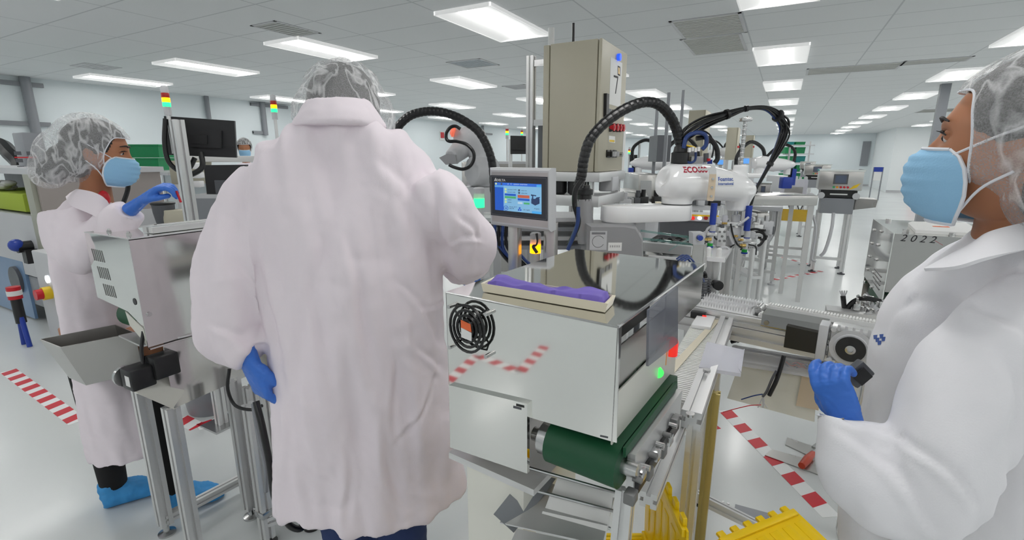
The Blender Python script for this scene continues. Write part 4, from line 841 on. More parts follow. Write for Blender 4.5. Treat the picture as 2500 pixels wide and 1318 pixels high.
b = dbtn('key_switch', 1510, 377, 0.016, 0.03, M['steel'])
P(t, 'white_edge_strip', G().bb((cx1-0.02, CY1+0.004, cz0), (cx1, CY1+0.06, cz0+(cz1-cz0)*0.36)), M['whitem'])
f_ = T('cabinet_frame', 'aluminium frame with shelf rails under the beige control cabinet', 'frame', ((cx0+cx1)/2, (CY0+CY1)/2, 0))
g = G().bb((cx0-0.05, CY0-0.02, cz0-0.062), (cx1+0.02, CY1+0.03, cz0-0.002), 0.003); P(f_, 'top_rail', g, M['alu'])
g = G(); zz = aty(1455, 492, CY0).z; g.bb((cx0-0.05, CY0-0.02, zz-0.035), (cx1+0.02, CY1+0.03, zz+0.035), 0.003); P(f_, 'shelf_rail', g, M['alu'])
for x, y in ((cx0, CY0+0.01), (cx1-0.06, CY0+0.02), (cx0, CY1-0.02), (cx1-0.03, CY1-0.02)):
    g = G(); profile_bar(g, None, (x, y, 0.02), (x, y, cz0-0.06), 0.05); P(f_, 'leg', g, M['alu'])
for x in (cx0+0.08, cx0+0.2, cx1-0.1): P(f_, 'isolator', G().lathe([(0.03, 0), (0.055, 0.02), (0.055, 0.1), (0.03, 0.13), (0.03, cz0-0.07-zz)], (x, CY0+0.04, zz+0.03)), M['black'])
P(f_, 'white_bin', G().box((cx1-0.02, CY0+0.3, zz+0.1), (0.1, 0.14, 0.1), 0, 0.01), M['lgrey'])
q = aty(1296, 300, 3.15); g = G(); profile_bar(g, None, (q.x, q.y, 0), (q.x, q.y, aty(1296, 137, 3.15).z), 0.05)
t = T('aluminium_post', 'tall aluminium post with brackets left of the beige control cabinet', 'post', (q.x, q.y, 0)); P(t, 'post', g, M['alu'])
for py in (155, 300):
    c = aty(1310, py, 3.15); P(t, 'bracket', G().box(c+V((0.04, 0, 0)), (0.14, 0.03, 0.04)).box(c+V((0.05, -0.016, 0)), (0.03, 0.004, 0.02)), M['steel'])
c = aty(1320, 300, 3.25); c2 = aty(1320, 410, 3.25); P(t, 'grey_box', G().bb((q.x+0.03, 3.2, c2.z), (q.x+0.19, 3.35, c.z), 0.005), M['mgrey'])
a, b = aty(1346, 112, 3.35), aty(1346, 80, 3.35); O('white_tube', G().cyl((a.x, a.y, cz1), (b.x, b.y, b.z+0.03), 0.022), M['whitem'], 'short white tube standing on the beige control cabinet', 'tube')
a, b = aty(1400, 100, 3.35), aty(1400, 68, 3.35); O('antenna', G().cyl((a.x, a.y, cz1), (b.x, b.y, b.z+0.03), 0.009), M['black'], 'thin black antenna standing on the beige control cabinet', 'antenna')
# ================================================================== corrugated hoses
def hose(pts, r, dep, label, m='rubber', name='corrugated_hose', pitch=4, n=14, sub=14):
    P_ = [atd(x, y, d) for (x, y), d in zip(pts, dep if isinstance(dep, (list, tuple)) else [dep]*len(pts))]
    return O(name, G().tube(P_, r, n=n, sub=sub, rf=lambda t, i: r*(1.0 if i % pitch else 0.93)), M[m], label, 'hose', ang=20)
hose([(945, 370), (967, 317), (996, 286), (1028, 274), (1062, 272), (1098, 279), (1132, 294), (1167, 320), (1190, 359), (1202, 402), (1206, 470)], 0.021, 2.45, 'black corrugated hose arching from behind the central person to the touch screen')
hose([(1412, 455), (1420, 427), (1426, 385), (1442, 339), (1479, 298), (1530, 264), (1577, 249), (1612, 258), (1640, 290), (1655, 328), (1662, 362), (1660, 396)], 0.024, [2.25, 2.25, 2.25, 2.26, 2.28, 2.3, 2.33, 2.36, 2.38, 2.4, 2.4, 2.4], 'thick black corrugated hose arching over to the top of the white robot arm')
hose([(1420, 440), (1405, 465), (1403, 500), (1412, 540), (1400, 575), (1388, 600)], 0.012, 2.22, 'thin black hose running down beside the grey robot base', pitch=99)
hose([(1412, 505), (1410, 545), (1398, 580), (1386, 610)], 0.009, 2.2, 'blue air hose beside the grey robot base', 'bluehose', pitch=99)
# ================================================================== white scara robot
bs = atd(1512, 540, 2.35); bx_, by_ = bs.x, bs.y
zl0 = atd(1512, 541, 2.35).z; zl1 = atd(1512, 501, 2.35).z
el = atd(1652, 500, 2.40); ez = zl1+0.002
t = T('scara_robot', 'white four axis robot arm with maker lettering on a grey base', 'robot', (bx_, by_, zl0-0.30))
g = G(); w_ = 0.105
prof = [(-0.17, 0), (-0.17, -0.30), (0.105, -0.30), (0.105, -0.17), (0.095, -0.06), (0.06, -0.01), (0.0, 0)]
bd_ = (RT*1.0).normalized(); bn = FW
rg = []
for s_, k in ((-1.0, 0.9), (-0.85, 1.0), (0.85, 1.0), (1.0, 0.9)):
    rg.append([V((bx_, by_, zl0-0.002))+bd_*(u*k)+bn*(s_*w_)+V((0, 0, v if v < -0.2 else v*1.0-(1-k)*0.1)) for u, v in prof])
g.loft(rg); bp = P(t, 'base', g, M['grey'])
P(t, 'base_joint', G().lathe([(0.085, -0.03), (0.088, 0.0), (0.085, 0.012)], (bx_, by_, zl0-0.008), n=28), M['grey'])
P(t, 'cable_riser', G().tube([V((bx_, by_, zl0-0.1))-bd_*0.15, V((bx_, by_, zl0+0.02))-bd_*0.17, V((bx_, by_, zl0+0.11))-bd_*0.175], [0.05, 0.04, 0.036], n=14), M['grey'])
P(t, 'cable_gland', G().lathe([(0.036, 0), (0.036, 0.03), (0.042, 0.032), (0.042, 0.055), (0.028, 0.06), (0.026, 0.075)], V((bx_, by_, zl0+0.10))-bd_*0.175, n=12), M['black'])
front = -bn*(w_*1.0+0.002)
def bm_(u, v): return V((bx_, by_, zl0))+bd_*u+V((0, 0, v))-bn*(w_+0.0006)
P(bp, 'warning_sheet', G().prism([bm_(-0.158, -0.03), bm_(-0.078, -0.03), bm_(-0.078, -0.12), bm_(-0.158, -0.12)], -bn*0.0006), M['lgrey'])
g = G().tube([bm_(-0.118+math.cos(a)*0.028, -0.08+math.sin(a)*0.028)-bn*0.001 for a in [0.5+5.3*i/20 for i in range(21)]], 0.0008, n=5, spline=False)
for k in range(3): g.prism([bm_(-0.15, -0.036-k*0.004), bm_(-0.086, -0.036-k*0.004), bm_(-0.086, -0.038-k*0.004), bm_(-0.15, -0.038-k*0.004)], -bn*0.0009)
P(bp, 'sheet_drawing', g, M['ink'])
P(bp, 'serial_plate', G().prism([bm_(-0.07, -0.085), bm_(-0.006, -0.085), bm_(-0.006, -0.125), bm_(-0.07, -0.125)], -bn*0.0008), M['paper'])
g = G()
for k in range(14): g.prism([bm_(-0.062+k*0.0035, -0.098), bm_(-0.0605+k*0.0035-(k % 3)*0.0006, -0.098), bm_(-0.0605+k*0.0035-(k % 3)*0.0006, -0.108), bm_(-0.062+k*0.0035, -0.108)], -bn*0.001)
P(bp, 'barcode', g, M['ink'])
# inner link: flat rounded bar
li = V((el.x-bx_, el.y-by_, 0)); ll = li.length; lu = li.normalized(); lv = V((-lu.y, lu.x, 0))
def capsule(z, k):
    o = []; 
    for i in range(15): a = math.pi/2+math.pi*i/14; o.append(V((bx_, by_, z))+lu*math.cos(a)*0.092*k+lv*math.sin(a)*0.092*k)
    for i in range(15): a = -math.pi/2+math.pi*i/14; o.append(V((el.x, el.y, z))+lu*math.cos(a)*0.075*k+lv*math.sin(a)*0.075*k)
    return o
g = G().loft([capsule(zl0+0.004, 0.94), capsule(zl0+0.012, 1.0), capsule(zl1-0.012, 1.0), capsule(zl1-0.003, 0.97), capsule(zl1, 0.92)]); P(t, 'inner_link', g, M['white'])
for px, py in ((1607, 494), (1632, 495)): c = atd(px, py, 2.38); P(t, 'link_stop', G().box(c, (0.025, 0.025, 0.008), YAW, 0.001), M['cream'])
# outer link: swollen fairing
tip = atd(1800, 500, 2.47); oz = zl1
ou = V((tip.x-el.x, tip.y-el.y, 0)); ol = ou.length; ou.normalize(); ov = V((-ou.y, ou.x, 0))
PXM = 2.42/1180/0.99
def ozz(py, dep=2.42): return atd(1700, py, dep).z
secs = [(-0.098, 452, 456, 0.012), (-0.096, 432, 470, 0.05), (-0.088, 405, 478, 0.075), (-0.055, 399, 484, 0.094), (0.0, 398, 487, 0.102), (0.06, 398, 488, 0.104), (0.10, 400, 489, 0.102), (0.16, 404, 490, 0.098), (0.22, 411, 491, 0.092), (0.28, 419, 493, 0.084), (0.335, 426, 496, 0.076), (0.375, 435, 493, 0.062), (0.405, 445, 486, 0.045), (0.425, 454, 476, 0.024), (0.431, 461, 468, 0.008)]
g = G(); rg = []
for s_, y0, y1, hw in secs:
    z1, z0 = ozz(y0), ozz(y1); zc_, hh = (z0+z1)/2, (z1-z0)/2; c = V((el.x, el.y, 0))+ou*s_
    rg.append([c+ov*(abs(math.cos(a))**0.75*math.copysign(1, math.cos(a))*hw*(1-0.16*max(0, math.sin(a))))+ou*(0.018*max(0, math.sin(a))*(1 if s_ < 0 else 0))+V((0, 0, zc_+abs(math.sin(a))**0.8*math.copysign(1, math.sin(a))*hh-0.012*(1 if math.sin(a) < 0.2 else 0)*0)) for a in [6.28318*i/28 for i in range(28)]])
g.loft(rg)
TP = V((tip.x, tip.y, 0)); QT = atd(1808, 410, 2.47)
g.lathe([(0.072, zl1-0.006), (0.072, zl1+0.03), (0.085, zl1+0.06)], V((el.x, el.y, 0)), n=28)
zt0 = ozz(514, 2.47); g.lathe([(0.05, zt0), (0.052, zt0+0.02), (0.062, zt0+0.05), (0.078, zt0+0.09)], TP, n=28)
g.lathe([(0.036, ozz(455, 2.47)), (0.036, ozz(402, 2.47))], V((QT.x, QT.y, 0)), n=24)
g = remesh(g, 0.006, 6)
from mathutils.bvhtree import BVHTree
into = ou.cross(V((0, 0, -1))).normalized(); into = into if into.dot(FW) > 0 else -into
BV = BVHTree.FromBMesh(g.bm)
def stick(h, off=0.0008):
    for v in h.bm.verts:
        d0 = (v.co-TP).dot(into); hit = BV.ray_cast(v.co-into*0.4, into)[0]
        if hit is not None: v.co = hit-into*(off+0.0004*(1 if d0 < 0 else 0))
    return h
fairing = P(t, 'outer_link', g, M['white'], ang=0)
P(t, 'link_seam', G().lathe([(0.074, 0), (0.074, 0.004)], V((el.x, el.y, zl1+0.001)), n=28), M['black'])
# lettering on the fairing
def fairmat(px, py, dep, tilt=0.0): return Matrix.Translation(atd(px, py, dep)) @ Matrix((ou, V((0, 0, 1)), ou.cross(V((0, 0, 1))))).transposed().to_4x4() @ Matrix.Rotation(tilt, 4, 'X')
P(fairing, 'maker_lettering', stick(G().text('ECO600', fairmat(1655, 420, 2.36), 0.036, 0.0, shear=0.25, bold=0.0012)), M['redink'], 'dark red lettering')
gq = G(); mm = fairmat(1734, 452, 2.38)
nq = [[gq.bm.verts.new(mm @ V((0.105*i/8, -0.004+0.056*j/6, 0))) for i in range(9)] for j in range(7)]
for j in range(6):
    for i in range(8): gq.bm.faces.new((nq[j][i], nq[j][i+1], nq[j+1][i+1], nq[j+1][i]))
stick(gq, 0.0006); lb = P(fairing, 'name_label', gq, M['paper'])
P(lb, 'name_text', stick(G().text('Foamtec', mm @ Matrix.Translation((0.008, 0.022, 0.0)), 0.0265, 0.0, bold=0.0006).text('International', mm @ Matrix.Translation((0.008, 0.003, 0.0)), 0.0178, 0.0, bold=0.0005), 0.0014), M['blueink'])
# bracket with the tan strip
bk = 2.29
def plate(name, pts, dep, m, th=0.004, par=t): return P(par, name, G().prism([atd(x, y, dep) for x, y in pts], FW*th), m)
plate('cable_bracket', [(1700, 400), (1738, 400), (1746, 405), (1749, 415), (1749, 427), (1732, 427), (1731, 418), (1727, 416), (1704, 416), (1704, 411), (1734, 411), (1737, 408), (1735, 404), (1700, 404)], bk, M['alu'])
tsx = plate('support_strip', [(1733, 425), (1749, 425), (1744, 488), (1740, 491), (1727, 490), (1726, 486)], bk-0.004, M['tan'])
for px, py in ((1740, 436.5), (1738, 457.5), (1736, 479)): c = atd(px, py, bk-0.004); P(tsx, 'screw', G().cyl(c, c-FW*0.004, 0.006, n=10), M['steel'])
# connectors, screw shaft
P(t, 'hose_socket', G().lathe([(0.042, 0), (0.042, 0.05), (0.034, 0.055), (0.03, 0.08)], atd(1659, 399, 2.40), n=12), M['black'])
c = atd(1698, 392, 2.40); P(t, 'connector_block', G().box(c+V((0, 0, 0.0)), (0.06, 0.05, 0.04), YAW, 0.004).box(c+V((-0.03, 0, 0.04)), (0.05, 0.04, 0.035), YAW, 0.004), M['grey'])
g = G(); c = atd(1693, 366, 2.36)
for k in range(4): g.box(c+RT*(k*0.014-0.02)+V((0, 0, 0.004*(k % 2))), (0.011, 0.02, 0.02), YAW)
P(t, 'white_plug', g, M['whitem'])
c = atd(1730, 393, 2.36); P(t, 'red_button', G().cyl(c, c+V((0, 0, 0.012)), 0.008), M['red']); P(t, 'grey_valve', G().cyl(atd(1724, 395, 2.38), atd(1724, 374, 2.38), 0.012), M['dgrey'])
sx_, sy_ = QT.x, QT.y; zs1 = atd(1819, 292, 2.47).z
P(t, 'screw_shaft', G().tube([(sx_, sy_, zt0-0.09), (sx_, sy_, zs1)], 0.0095, n=10, spline=False), M['steel'])
g = G(); k = 0; z = ozz(400, 2.47)
while z < zs1-0.01: g.lathe([(0.0085, 0), (0.0108, 0.004), (0.0108, 0.011), (0.0085, 0.015)], (sx_, sy_, z), n=10); z += 0.022
P(t, 'shaft_thread', g, M['steel']); P(t, 'shaft_collar', G().box((sx_, sy_, zs1), (0.05, 0.04, 0.018), YAW, 0.003).box(V((sx_, sy_, zs1))+RT*0.012+V((0, 0, 0.012)), (0.012, 0.012, 0.01), YAW), M['steel'])
# cable bundle from hose to tool
random.seed(12)
bpts = [(1664, 345), (1680, 322), (1722, 297), (1775, 279), (1822, 265), (1868, 264), (1900, 283), (1918, 310), (1906, 350), (1880, 400), (1858, 440), (1842, 468), (1832, 500)]
bdep = [2.40, 2.40, 2.41, 2.43, 2.45, 2.47, 2.48, 2.5, 2.5, 2.5, 2.5, 2.5, 2.5]
spread = [6, 16, 15, 9, 3.5, 5, 12, 17, 13, 5, 3, 3, 3]
cbt = T('cable_bundle', 'black cable bundle arching from the hose socket over the white robot arm to its gripper', 'cable', atd(1842, 468, 2.5))
for k in range(16):
    a = random.uniform(0, 6.28); rr = math.sqrt(random.random())
    pts = [atd(x+math.cos(a+j*0.15)*s_*rr*(1 if k else 0.2), y+math.sin(a+j*0.15)*s_*rr, d+math.sin(a*2)*0.01*s_/10) for j, ((x, y), s_, d) in enumerate(zip(bpts, spread, bdep))]
    mm = 'bluehose' if k in (3, 9) else ('mgrey' if k == 6 else 'rubber')
    P(cbt, 'cable_strand', G().tube(pts, 0.0042 if k % 4 else 0.0058, n=6, sub=7), M[mm], {'bluehose': 'blue cable strand', 'mgrey': 'grey cable strand'}.get(mm))
g = G()
for i in (3, 4, 6, 9, 11): c = atd(*bpts[i], bdep[i]); d = (atd(*bpts[min(i+1, 12)], bdep[min(i+1, 12)])-atd(*bpts[i-1], bdep[i-1])).normalized(); g.cyl(c-d*0.007, c+d*0.007, (0.024, 0.015, 0.03, 0.017, 0.014)[(3, 4, 6, 9, 11).index(i)], n=12)
P(cbt, 'cable_ties', g, M['black'])
for k, (pts, r_, m_, lb) in enumerate((
 ([(1669, 362), (1676, 335), (1700, 324), (1722, 330), (1724, 352), (1714, 365)], 0.010, 'bluehose', 'short blue hose loop behind the hose socket on the robot'),
 ([(1667, 370), (1672, 390), (1684, 397), (1697, 390), (1699, 365)], 0.006, 'bluehose', 'thin blue loop in front of the robot connectors'),
 ([(1672, 352), (1690, 325), (1715, 319), (1735, 332), (1742, 360), (1738, 385)], 0.004, 'rubber', 'thin black wire loop behind the blue hose loop'),
 ([(1700, 338), (1728, 336), (1748, 358), (1752, 385), (1745, 398)], 0.012, 'rubber', 'black hose curl right of the robot connectors'),
 ([(1662, 350), (1678, 356), (1690, 358), (1698, 362)], 0.005, 'yellowp', 'yellow wire at the robot connectors'),
 ([(1666, 352), (1674, 358), (1684, 362)], 0.011, 'black', 'black plug at the robot connectors'))):
    O('wire_loop', G().tube([atd(x, y, 2.37+k*0.006) for x, y in pts], r_, n=8), M[m_], lb, 'wire')
# ---- gripper tool under the robot
gt = T('gripper_tool', 'vacuum gripper head with blue cylinders hanging under the white robot arm', 'gripper', TP+V((0, 0, zt0-0.3)))
gd = 2.46
def gb(name, px0, py0, px1, py1, dep, m, dd=0.05, bev=0.003):
    a, b = atd(px0, py1, dep), atd(px1, py0, dep); c = (a+b)/2+FW*dd/2; return P(gt, name, G().box(c, ((b-a).dot(RT), dd, abs(b.z-a.z)), YAW, bev), m)
def gc(name, px, py0, py1, rpx, dep, m, n=16):
    a, b = atd(px, py1, dep), atd(px, py0, dep); r = rpx*dep/1180; return P(gt, name, G().cyl((a.x, a.y, a.z), (a.x, a.y, b.z), r, n=n), m)
gc('spindle', 1796, 505, 530, 5, 2.47, M['steel']); gc('adapter', 1795, 524, 545, 10, 2.47, M['lgrey'])
for px, y0, y1, dep in ((1739, 496, 548, 2.36), (1823, 502, 563, 2.42)):
    gc('blue_cylinder', px, y0, y1, 7.6, dep, M['blue']); gc('silver_barrel', px, y1, y1+22, 7, dep, M['lgrey']); gc('blue_ring', px, y1+16, y1+18, 7.4, dep, M['blue'])
    gb('cylinder_clamp', px-13, y1+20, px+13, y1+28, dep-0.01, M['alu'], 0.05); gc('stem', px-4, y1+28, y1+45, 6, dep, M['lgrey'])
    gc('green_cup', px-6, y1+45, y1+52, 6.4, dep, mat('bright_green_plastic', s2l(30, 170, 60), 0.4)); gc('blue_cup', px-6, y1+52, y1+56, 7.6, dep, M['blue'])
    c = atd(px-8, y1+36, dep-0.03); P(gt, 'brass_fitting', G().cyl(c-RT*0.01, c+RT*0.01, 0.009).cyl(c-RT*0.02, c-RT*0.01, 0.006), M['brass'])
gb('mount_plate', 1752, 543, 1822, 552, 2.43, M['alu'], 0.06); gb('slide_unit', 1750, 555, 1776, 602, 2.40, M['alu'], 0.06)
gb('slide_unit', 1782, 553, 1812, 600, 2.44, M['lgrey'], 0.06); gb('sensor_box', 1744, 531, 1760, 545, 2.40, M['lgrey'], 0.03); gb('sensor_box', 1765, 526, 1778, 546, 2.42, M['clear'], 0.02)
gb('side_arm', 1826, 566, 1846, 582, 2.5, M['lgrey'], 0.04); gb('comb_plate', 1828, 592, 1848, 603, 2.5, M['steel'], 0.02)
for k in range(4): gb('comb_tooth', 1829+k*5, 603, 1831.5+k*5, 607, 2.5, M['steel'], 0.015, 0)
for px, py in ((1757, 566), (1769, 566), (1757, 588), (1769, 588), (1763, 577)): c = atd(px, py, 2.398); P(gt, 'screw', G().cyl(c, c-FW*0.003, 0.006, n=8), M['slot'])
g = G()
for k in range(9):
    a = random.uniform(0, 6.28); c = atd(1862+math.cos(a)*9, 573+math.sin(a)*12, 2.52); g.box(c, (0.012, 0.012, 0.012), a); 
P(gt, 'plug_cluster', g, M['black'])
for k, pts in enumerate(([(1826, 562), (1845, 559), (1862, 565), (1866, 580), (1858, 595), (1850, 600)], [(1830, 570), (1852, 566), (1868, 575), (1862, 590)], [(1784, 546), (1790, 575), (1800, 596), (1812, 606)], [(1738, 552), (1742, 575), (1750, 585)])):
    P(gt, 'black_tube', G().tube([atd(x, y, 2.44+0.02*(k < 2)*4-0.06*(k >= 2)) for x, y in pts], 0.007 if k < 2 else 0.0045, n=6), M['rubber'])
for k, pts in enumerate(([(1750, 550), (1730, 556), (1722, 572), (1716, 588)], [(1785, 552), (1782, 575), (1790, 596)], [(1756, 608), (1764, 603), (1774, 604), (1780, 612), (1772, 616)], [(1800, 550), (1815, 540), (1828, 530)])):
    P(gt, 'clear_tube', G().tube([atd(x, y, 2.36+0.03*(k % 2)) for x, y in pts], 0.006, n=6), M['lgrey'])
g = G()
for k in range(10): c = atd(1838+random.uniform(-10, 8), 535+random.uniform(-14, 12), 2.56); g.box(c, (0.03, 0.02, 0.012), random.uniform(0, 3), 0.003)
P(gt, 'white_connectors', g, M['whitem'])
random.seed(17)
for k in range(26):
    px, py = random.uniform(1745, 1835), random.uniform(532, 612); dep = random.uniform(2.39, 2.5); c = atd(px, py, dep); kind = k % 4
    if kind == 0: P(gt, 'valve_block', G().box(c, (random.uniform(.015, .035), 0.02, random.uniform(.012, .03)), YAW, 0.002), M[('alu', 'lgrey', 'dgrey')[k % 3]])
    elif kind == 1: P(gt, 'air_fitting', G().cyl(c-RT*0.012, c+RT*0.012, 0.006, n=10).cyl(c, c-FW*0.014, 0.004, n=8), M[('steel', 'brass', 'black')[k % 3]])
    elif kind == 2: e_ = c+RT*random.uniform(-.05, .05)+V((0, 0, random.uniform(-.06, .03))); P(gt, 'clear_tube', G().tube([c, (c+e_)/2-FW*0.03+V((0, 0, 0.02)), e_], 0.0035, n=6), M[('lgrey', 'rubber', 'lgrey')[k % 3]])
    else: P(gt, 'cable_clip', G().box(c, (0.012, 0.012, 0.008), random.uniform(0, 3), 0.001), M[('whitem', 'black', 'black')[k % 3]])
# ---- tool stand with blue button
sd = atd(1743, 640, 2.2)
t = T('tool_stand', 'aluminium profile stand with a black knob under the robot gripper', 'stand', (sd.x, sd.y, 0))
zt_ = atd(1743, 618, 2.2).z; g = G(); profile_bar(g, None, (sd.x, sd.y, 0.02), (sd.x, sd.y, zt_-0.025), 0.05); P(t, 'post', g, M['alu'])
g = G(); profile_bar(g, None, (sd.x+0.03, sd.y+0.35, 0.02), (sd.x+0.03, sd.y+0.35, zt_-0.025), 0.05); P(t, 'post', g, M['alu'])
P(t, 'top_plate', G().bb((sd.x-0.06, sd.y-0.05, zt_-0.03), (sd.x+0.05, sd.y+0.42, zt_-0.012)), M['white']); P(t, 'side_rail', G().bb((sd.x-0.3, sd.y-0.015, zt_-0.09), (sd.x-0.02, sd.y+0.02, zt_-0.04)), M['alu'])
for dx in (-0.025, 0.02): P(t, 'white_pin', G().cyl((sd.x+dx, sd.y-0.02, zt_-0.012), (sd.x+dx, sd.y-0.02, zt_+0.02), 0.012).ball((sd.x+dx, sd.y-0.02, zt_+0.02), 0.012, 10), M['whitem'])
c = atd(1744, 691, 2.16); P(t, 'knob', G().cyl(c, c-FW*0.03, 0.016).cyl(c-FW*0.03, c-FW*0.05, 0.022), M['black'])
bq = 2.02
t = T('button_bracket', 'bent steel bracket with a blue push button right of the polished cover', 'bracket', atd(1707, 670, bq))
g = G().prism([atd(x, y, bq) for x, y in ((1693, 597), (1719, 597), (1719, 620), (1712, 672), (1690, 672), (1690, 620))], FW*0.004); P(t, 'plate', g, M['brushed'])
P(t, 'side_plate', G().prism([atd(1719, 597, bq), atd(1724, 600, bq+0.06), atd(1724, 650, bq+0.06), atd(1712, 672, bq)], RT*0.003), M['brushed'])
P(t, 'button_box', G().prism([atd(x, y, bq) for x, y in ((1692, 568), (1720, 568), (1720, 597), (1692, 597))], FW*0.05), M['lgrey'])
c = atd(1707, 580, bq); b = P(t, 'blue_button', G().cyl(c, c-FW*0.016, 0.011), M['blue']); P(b, 'collar', G().cyl(c, c-FW*0.006, 0.015), M['steel'])
P(t, 'cable', G().tube([atd(1699, 672, bq), atd(1699, 690, bq), atd(1695, 702, bq), atd(1683, 710, bq-0.05)], 0.004), M['rubber'])
t = T('spring_hose', 'black ribbed drag chain beside the tool stand', 'hose', atd(1720, 730, 2.15))
g = G()
for k in range(10): c = atd(1720, 680+k*6.5, 2.15); g.box(c, (0.045, 0.04, 0.007), YAW, 0.001)
P(t, 'links', g, M['dgrey']); P(t, 'core', G().cyl(atd(1720, 745, 2.15), atd(1720, 678, 2.15), 0.014), M['lgrey']); P(t, 'feed_hose', G().tube([atd(1722, 680, 2.15), atd(1720, 668, 2.15), atd(1712, 660, 2.12)], 0.01), M['rubber'])
# ================================================================== cross conveyor behind the tool stand, running to the right
ZC = 0.90
ca, cb = atz(1672, 742, ZC), atz(2140, 828, ZC); cu = (cb-ca).normalized(); cv = V((-cu.y, cu.x, 0)); cang = math.atan2(cu.y, cu.x)
def cc(x, y, z): return V((ca.x, ca.y, 0))+cu*x+cv*y+V((0, 0, z))
LCV = (atz(1672, 742, ZC)-atz(2190, 838, ZC)).length; WC = 0.245
def cx(px, py, y=0.0): return (atp(px, py, cc(0, y, 0), cv)-V((ca.x, ca.y, 0))).dot(cu)
t = T('cross_conveyor', 'aluminium chain conveyor with white toothed links running right behind the tool stand', 'conveyor', cc(0.3, 0.12, 0), cang)
g = G(); 
for y, z, h in ((0.0, ZC-0.045, 0.07),): profile_bar(g, None, cc(-0.3, y+0.02, ZC-0.03), cc(LCV, y+0.02, ZC-0.03), 0.045); profile_bar(g, None, cc(-0.3, y+0.02, ZC-0.085), cc(LCV, y+0.02, ZC-0.085), 0.06)
P(t, 'front_rail', g, M['alu']); g = G(); profile_bar(g, None, cc(-0.3, WC-0.02, ZC-0.03), cc(LCV, WC-0.02, ZC-0.03), 0.045); P(t, 'rear_rail', g, M['alu'])
g = G().prism([cc(-0.3, 0.05, ZC-0.05), cc(LCV, 0.05, ZC-0.05), cc(LCV, WC-0.05, ZC-0.05), cc(-0.3, WC-0.05, ZC-0.05)], (0, 0, 0.02)); P(t, 'bed', g, M['mgrey'])
x_open = cx(1850, 735, 0.1)
g = G(); n = 26
for yy in (0.055, WC-0.055):
    for k in range(n):
        x = -0.02+(x_open+0.02)*k/n; w_ = (x_open+0.02)/n
        g.prism([cc(x, yy-0.02, ZC-0.005), cc(x+w_*0.5, yy-0.02, ZC+0.018), cc(x+w_, yy-0.02, ZC-0.005)], cv*0.04)
    g.prism([cc(-0.02, yy-0.022, ZC-0.03), cc(x_open, yy-0.022, ZC-0.03), cc(x_open, yy+0.022, ZC-0.03), cc(-0.02, yy+0.022, ZC-0.03)], (0, 0, 0.026))
P(t, 'toothed_chain', g, M['white'])
g = G(); n2 = 40
for yy in (0.05, WC-0.04):
    g.prism([cc(x_open+0.02, yy-0.02, ZC-0.02), cc(LCV, yy-0.02, ZC-0.02), cc(LCV, yy+0.02, ZC-0.02), cc(x_open+0.02, yy+0.02, ZC-0.02)], (0, 0, 0.024))
    for k in range(n2): x = x_open+0.03+(LCV-x_open-0.04)*k/n2; g.box(cc(x, yy, ZC+0.006), (0.007, 0.034, 0.008), cang)
P(t, 'flat_chain', g, M['whitem'])
cxa, cxb = cx(1862, 760), cx(2020, 795)
g = G().prism([cc(cxa, -0.006, ZC-0.03), cc(cxb, -0.006, ZC-0.03), cc(cxb, 0.0, ZC+0.015), cc(cxb, 0.075, ZC+0.02), cc(cxa, 0.075, ZC+0.02), cc(cxa, 0.0, ZC+0.015)], (0, 0, 0.003)); P(t, 'chain_guard', g, M['mirror2'])
for x in (cxa+0.02, cxb-0.02): P(t, 'guard_screw', G().cyl(cc(x, -0.006, ZC-0.012), cc(x, -0.014, ZC-0.012), 0.010, n=8), M['steel'])
P(t, 'sprocket', G().cyl(cc(x_open+0.005, 0.07, ZC+0.0), cc(x_open+0.005, WC-0.07, ZC), 0.016).cyl(cc(x_open+0.005, 0.075, ZC), cc(x_open+0.005, 0.09, ZC), 0.024), M['steel'])
# gear box with its motor
gx = cx(2080, 840); gz = atp(2080, 842, cc(0, 0, 0), cv).z
t2 = T('gear_motor', 'square cast gear box with a black hollow shaft on the front of the cross conveyor', 'motor', cc(gx, -0.02, gz-0.1), cang)
hs = 0.068
P(t2, 'gear_case', G().box(cc(gx, 0.0, gz), (hs*2, 0.07, hs*2.1), cang, 0.012), M['alu'])
g = G().lathe([(0.066, 0), (0.066, 0.008), (0.052, 0.008), (0.05, 0.014)], cc(gx, -0.036, gz), -cv, n=30)
for a in range(4): d = cu*math.cos(a*1.5708+0.785)+V((0, 0, math.sin(a*1.5708+0.785))); g.cyl(cc(gx, -0.03, gz)+d*0.082, cc(gx, -0.045, gz)+d*0.082, 0.009, n=10)
for k in range(-2, 3): g.box(cc(gx+k*0.022, -0.037, gz+hs*0.98), (0.008, 0.01, 0.02), cang); g.box(cc(gx+k*0.022, -0.037, gz-hs*0.98), (0.008, 0.01, 0.02), cang)
P(t2, 'flange', g, M['lgrey']); P(t2, 'seal_ring', G().cyl(cc(gx, -0.048, gz), cc(gx, -0.056, gz), 0.045, n=30), M['black']); P(t2, 'hollow_shaft', G().lathe([(0.016, 0), (0.016, 0.008), (0.009, 0.009), (0.008, 0.003)], cc(gx, -0.055, gz), -cv, n=20), M['steel'])
P(t2, 'motor_plate', G().box(cc(gx-hs-0.02, -0.01, gz), (0.03, 0.075, hs*2), cang, 0.004), M['lgrey'])
mx0, mx1 = cx(1918, 835), gx-hs-0.03
P(t2, 'motor_body', G().prism([cc(mx0, -0.035, gz-0.05), cc(mx1, -0.035, gz-0.05), cc(mx1, -0.035, gz+0.032), cc(mx0, -0.035, gz+0.036)], cv*0.09), mat('black_motor', (0.016, 0.014, 0.010), 0.4))
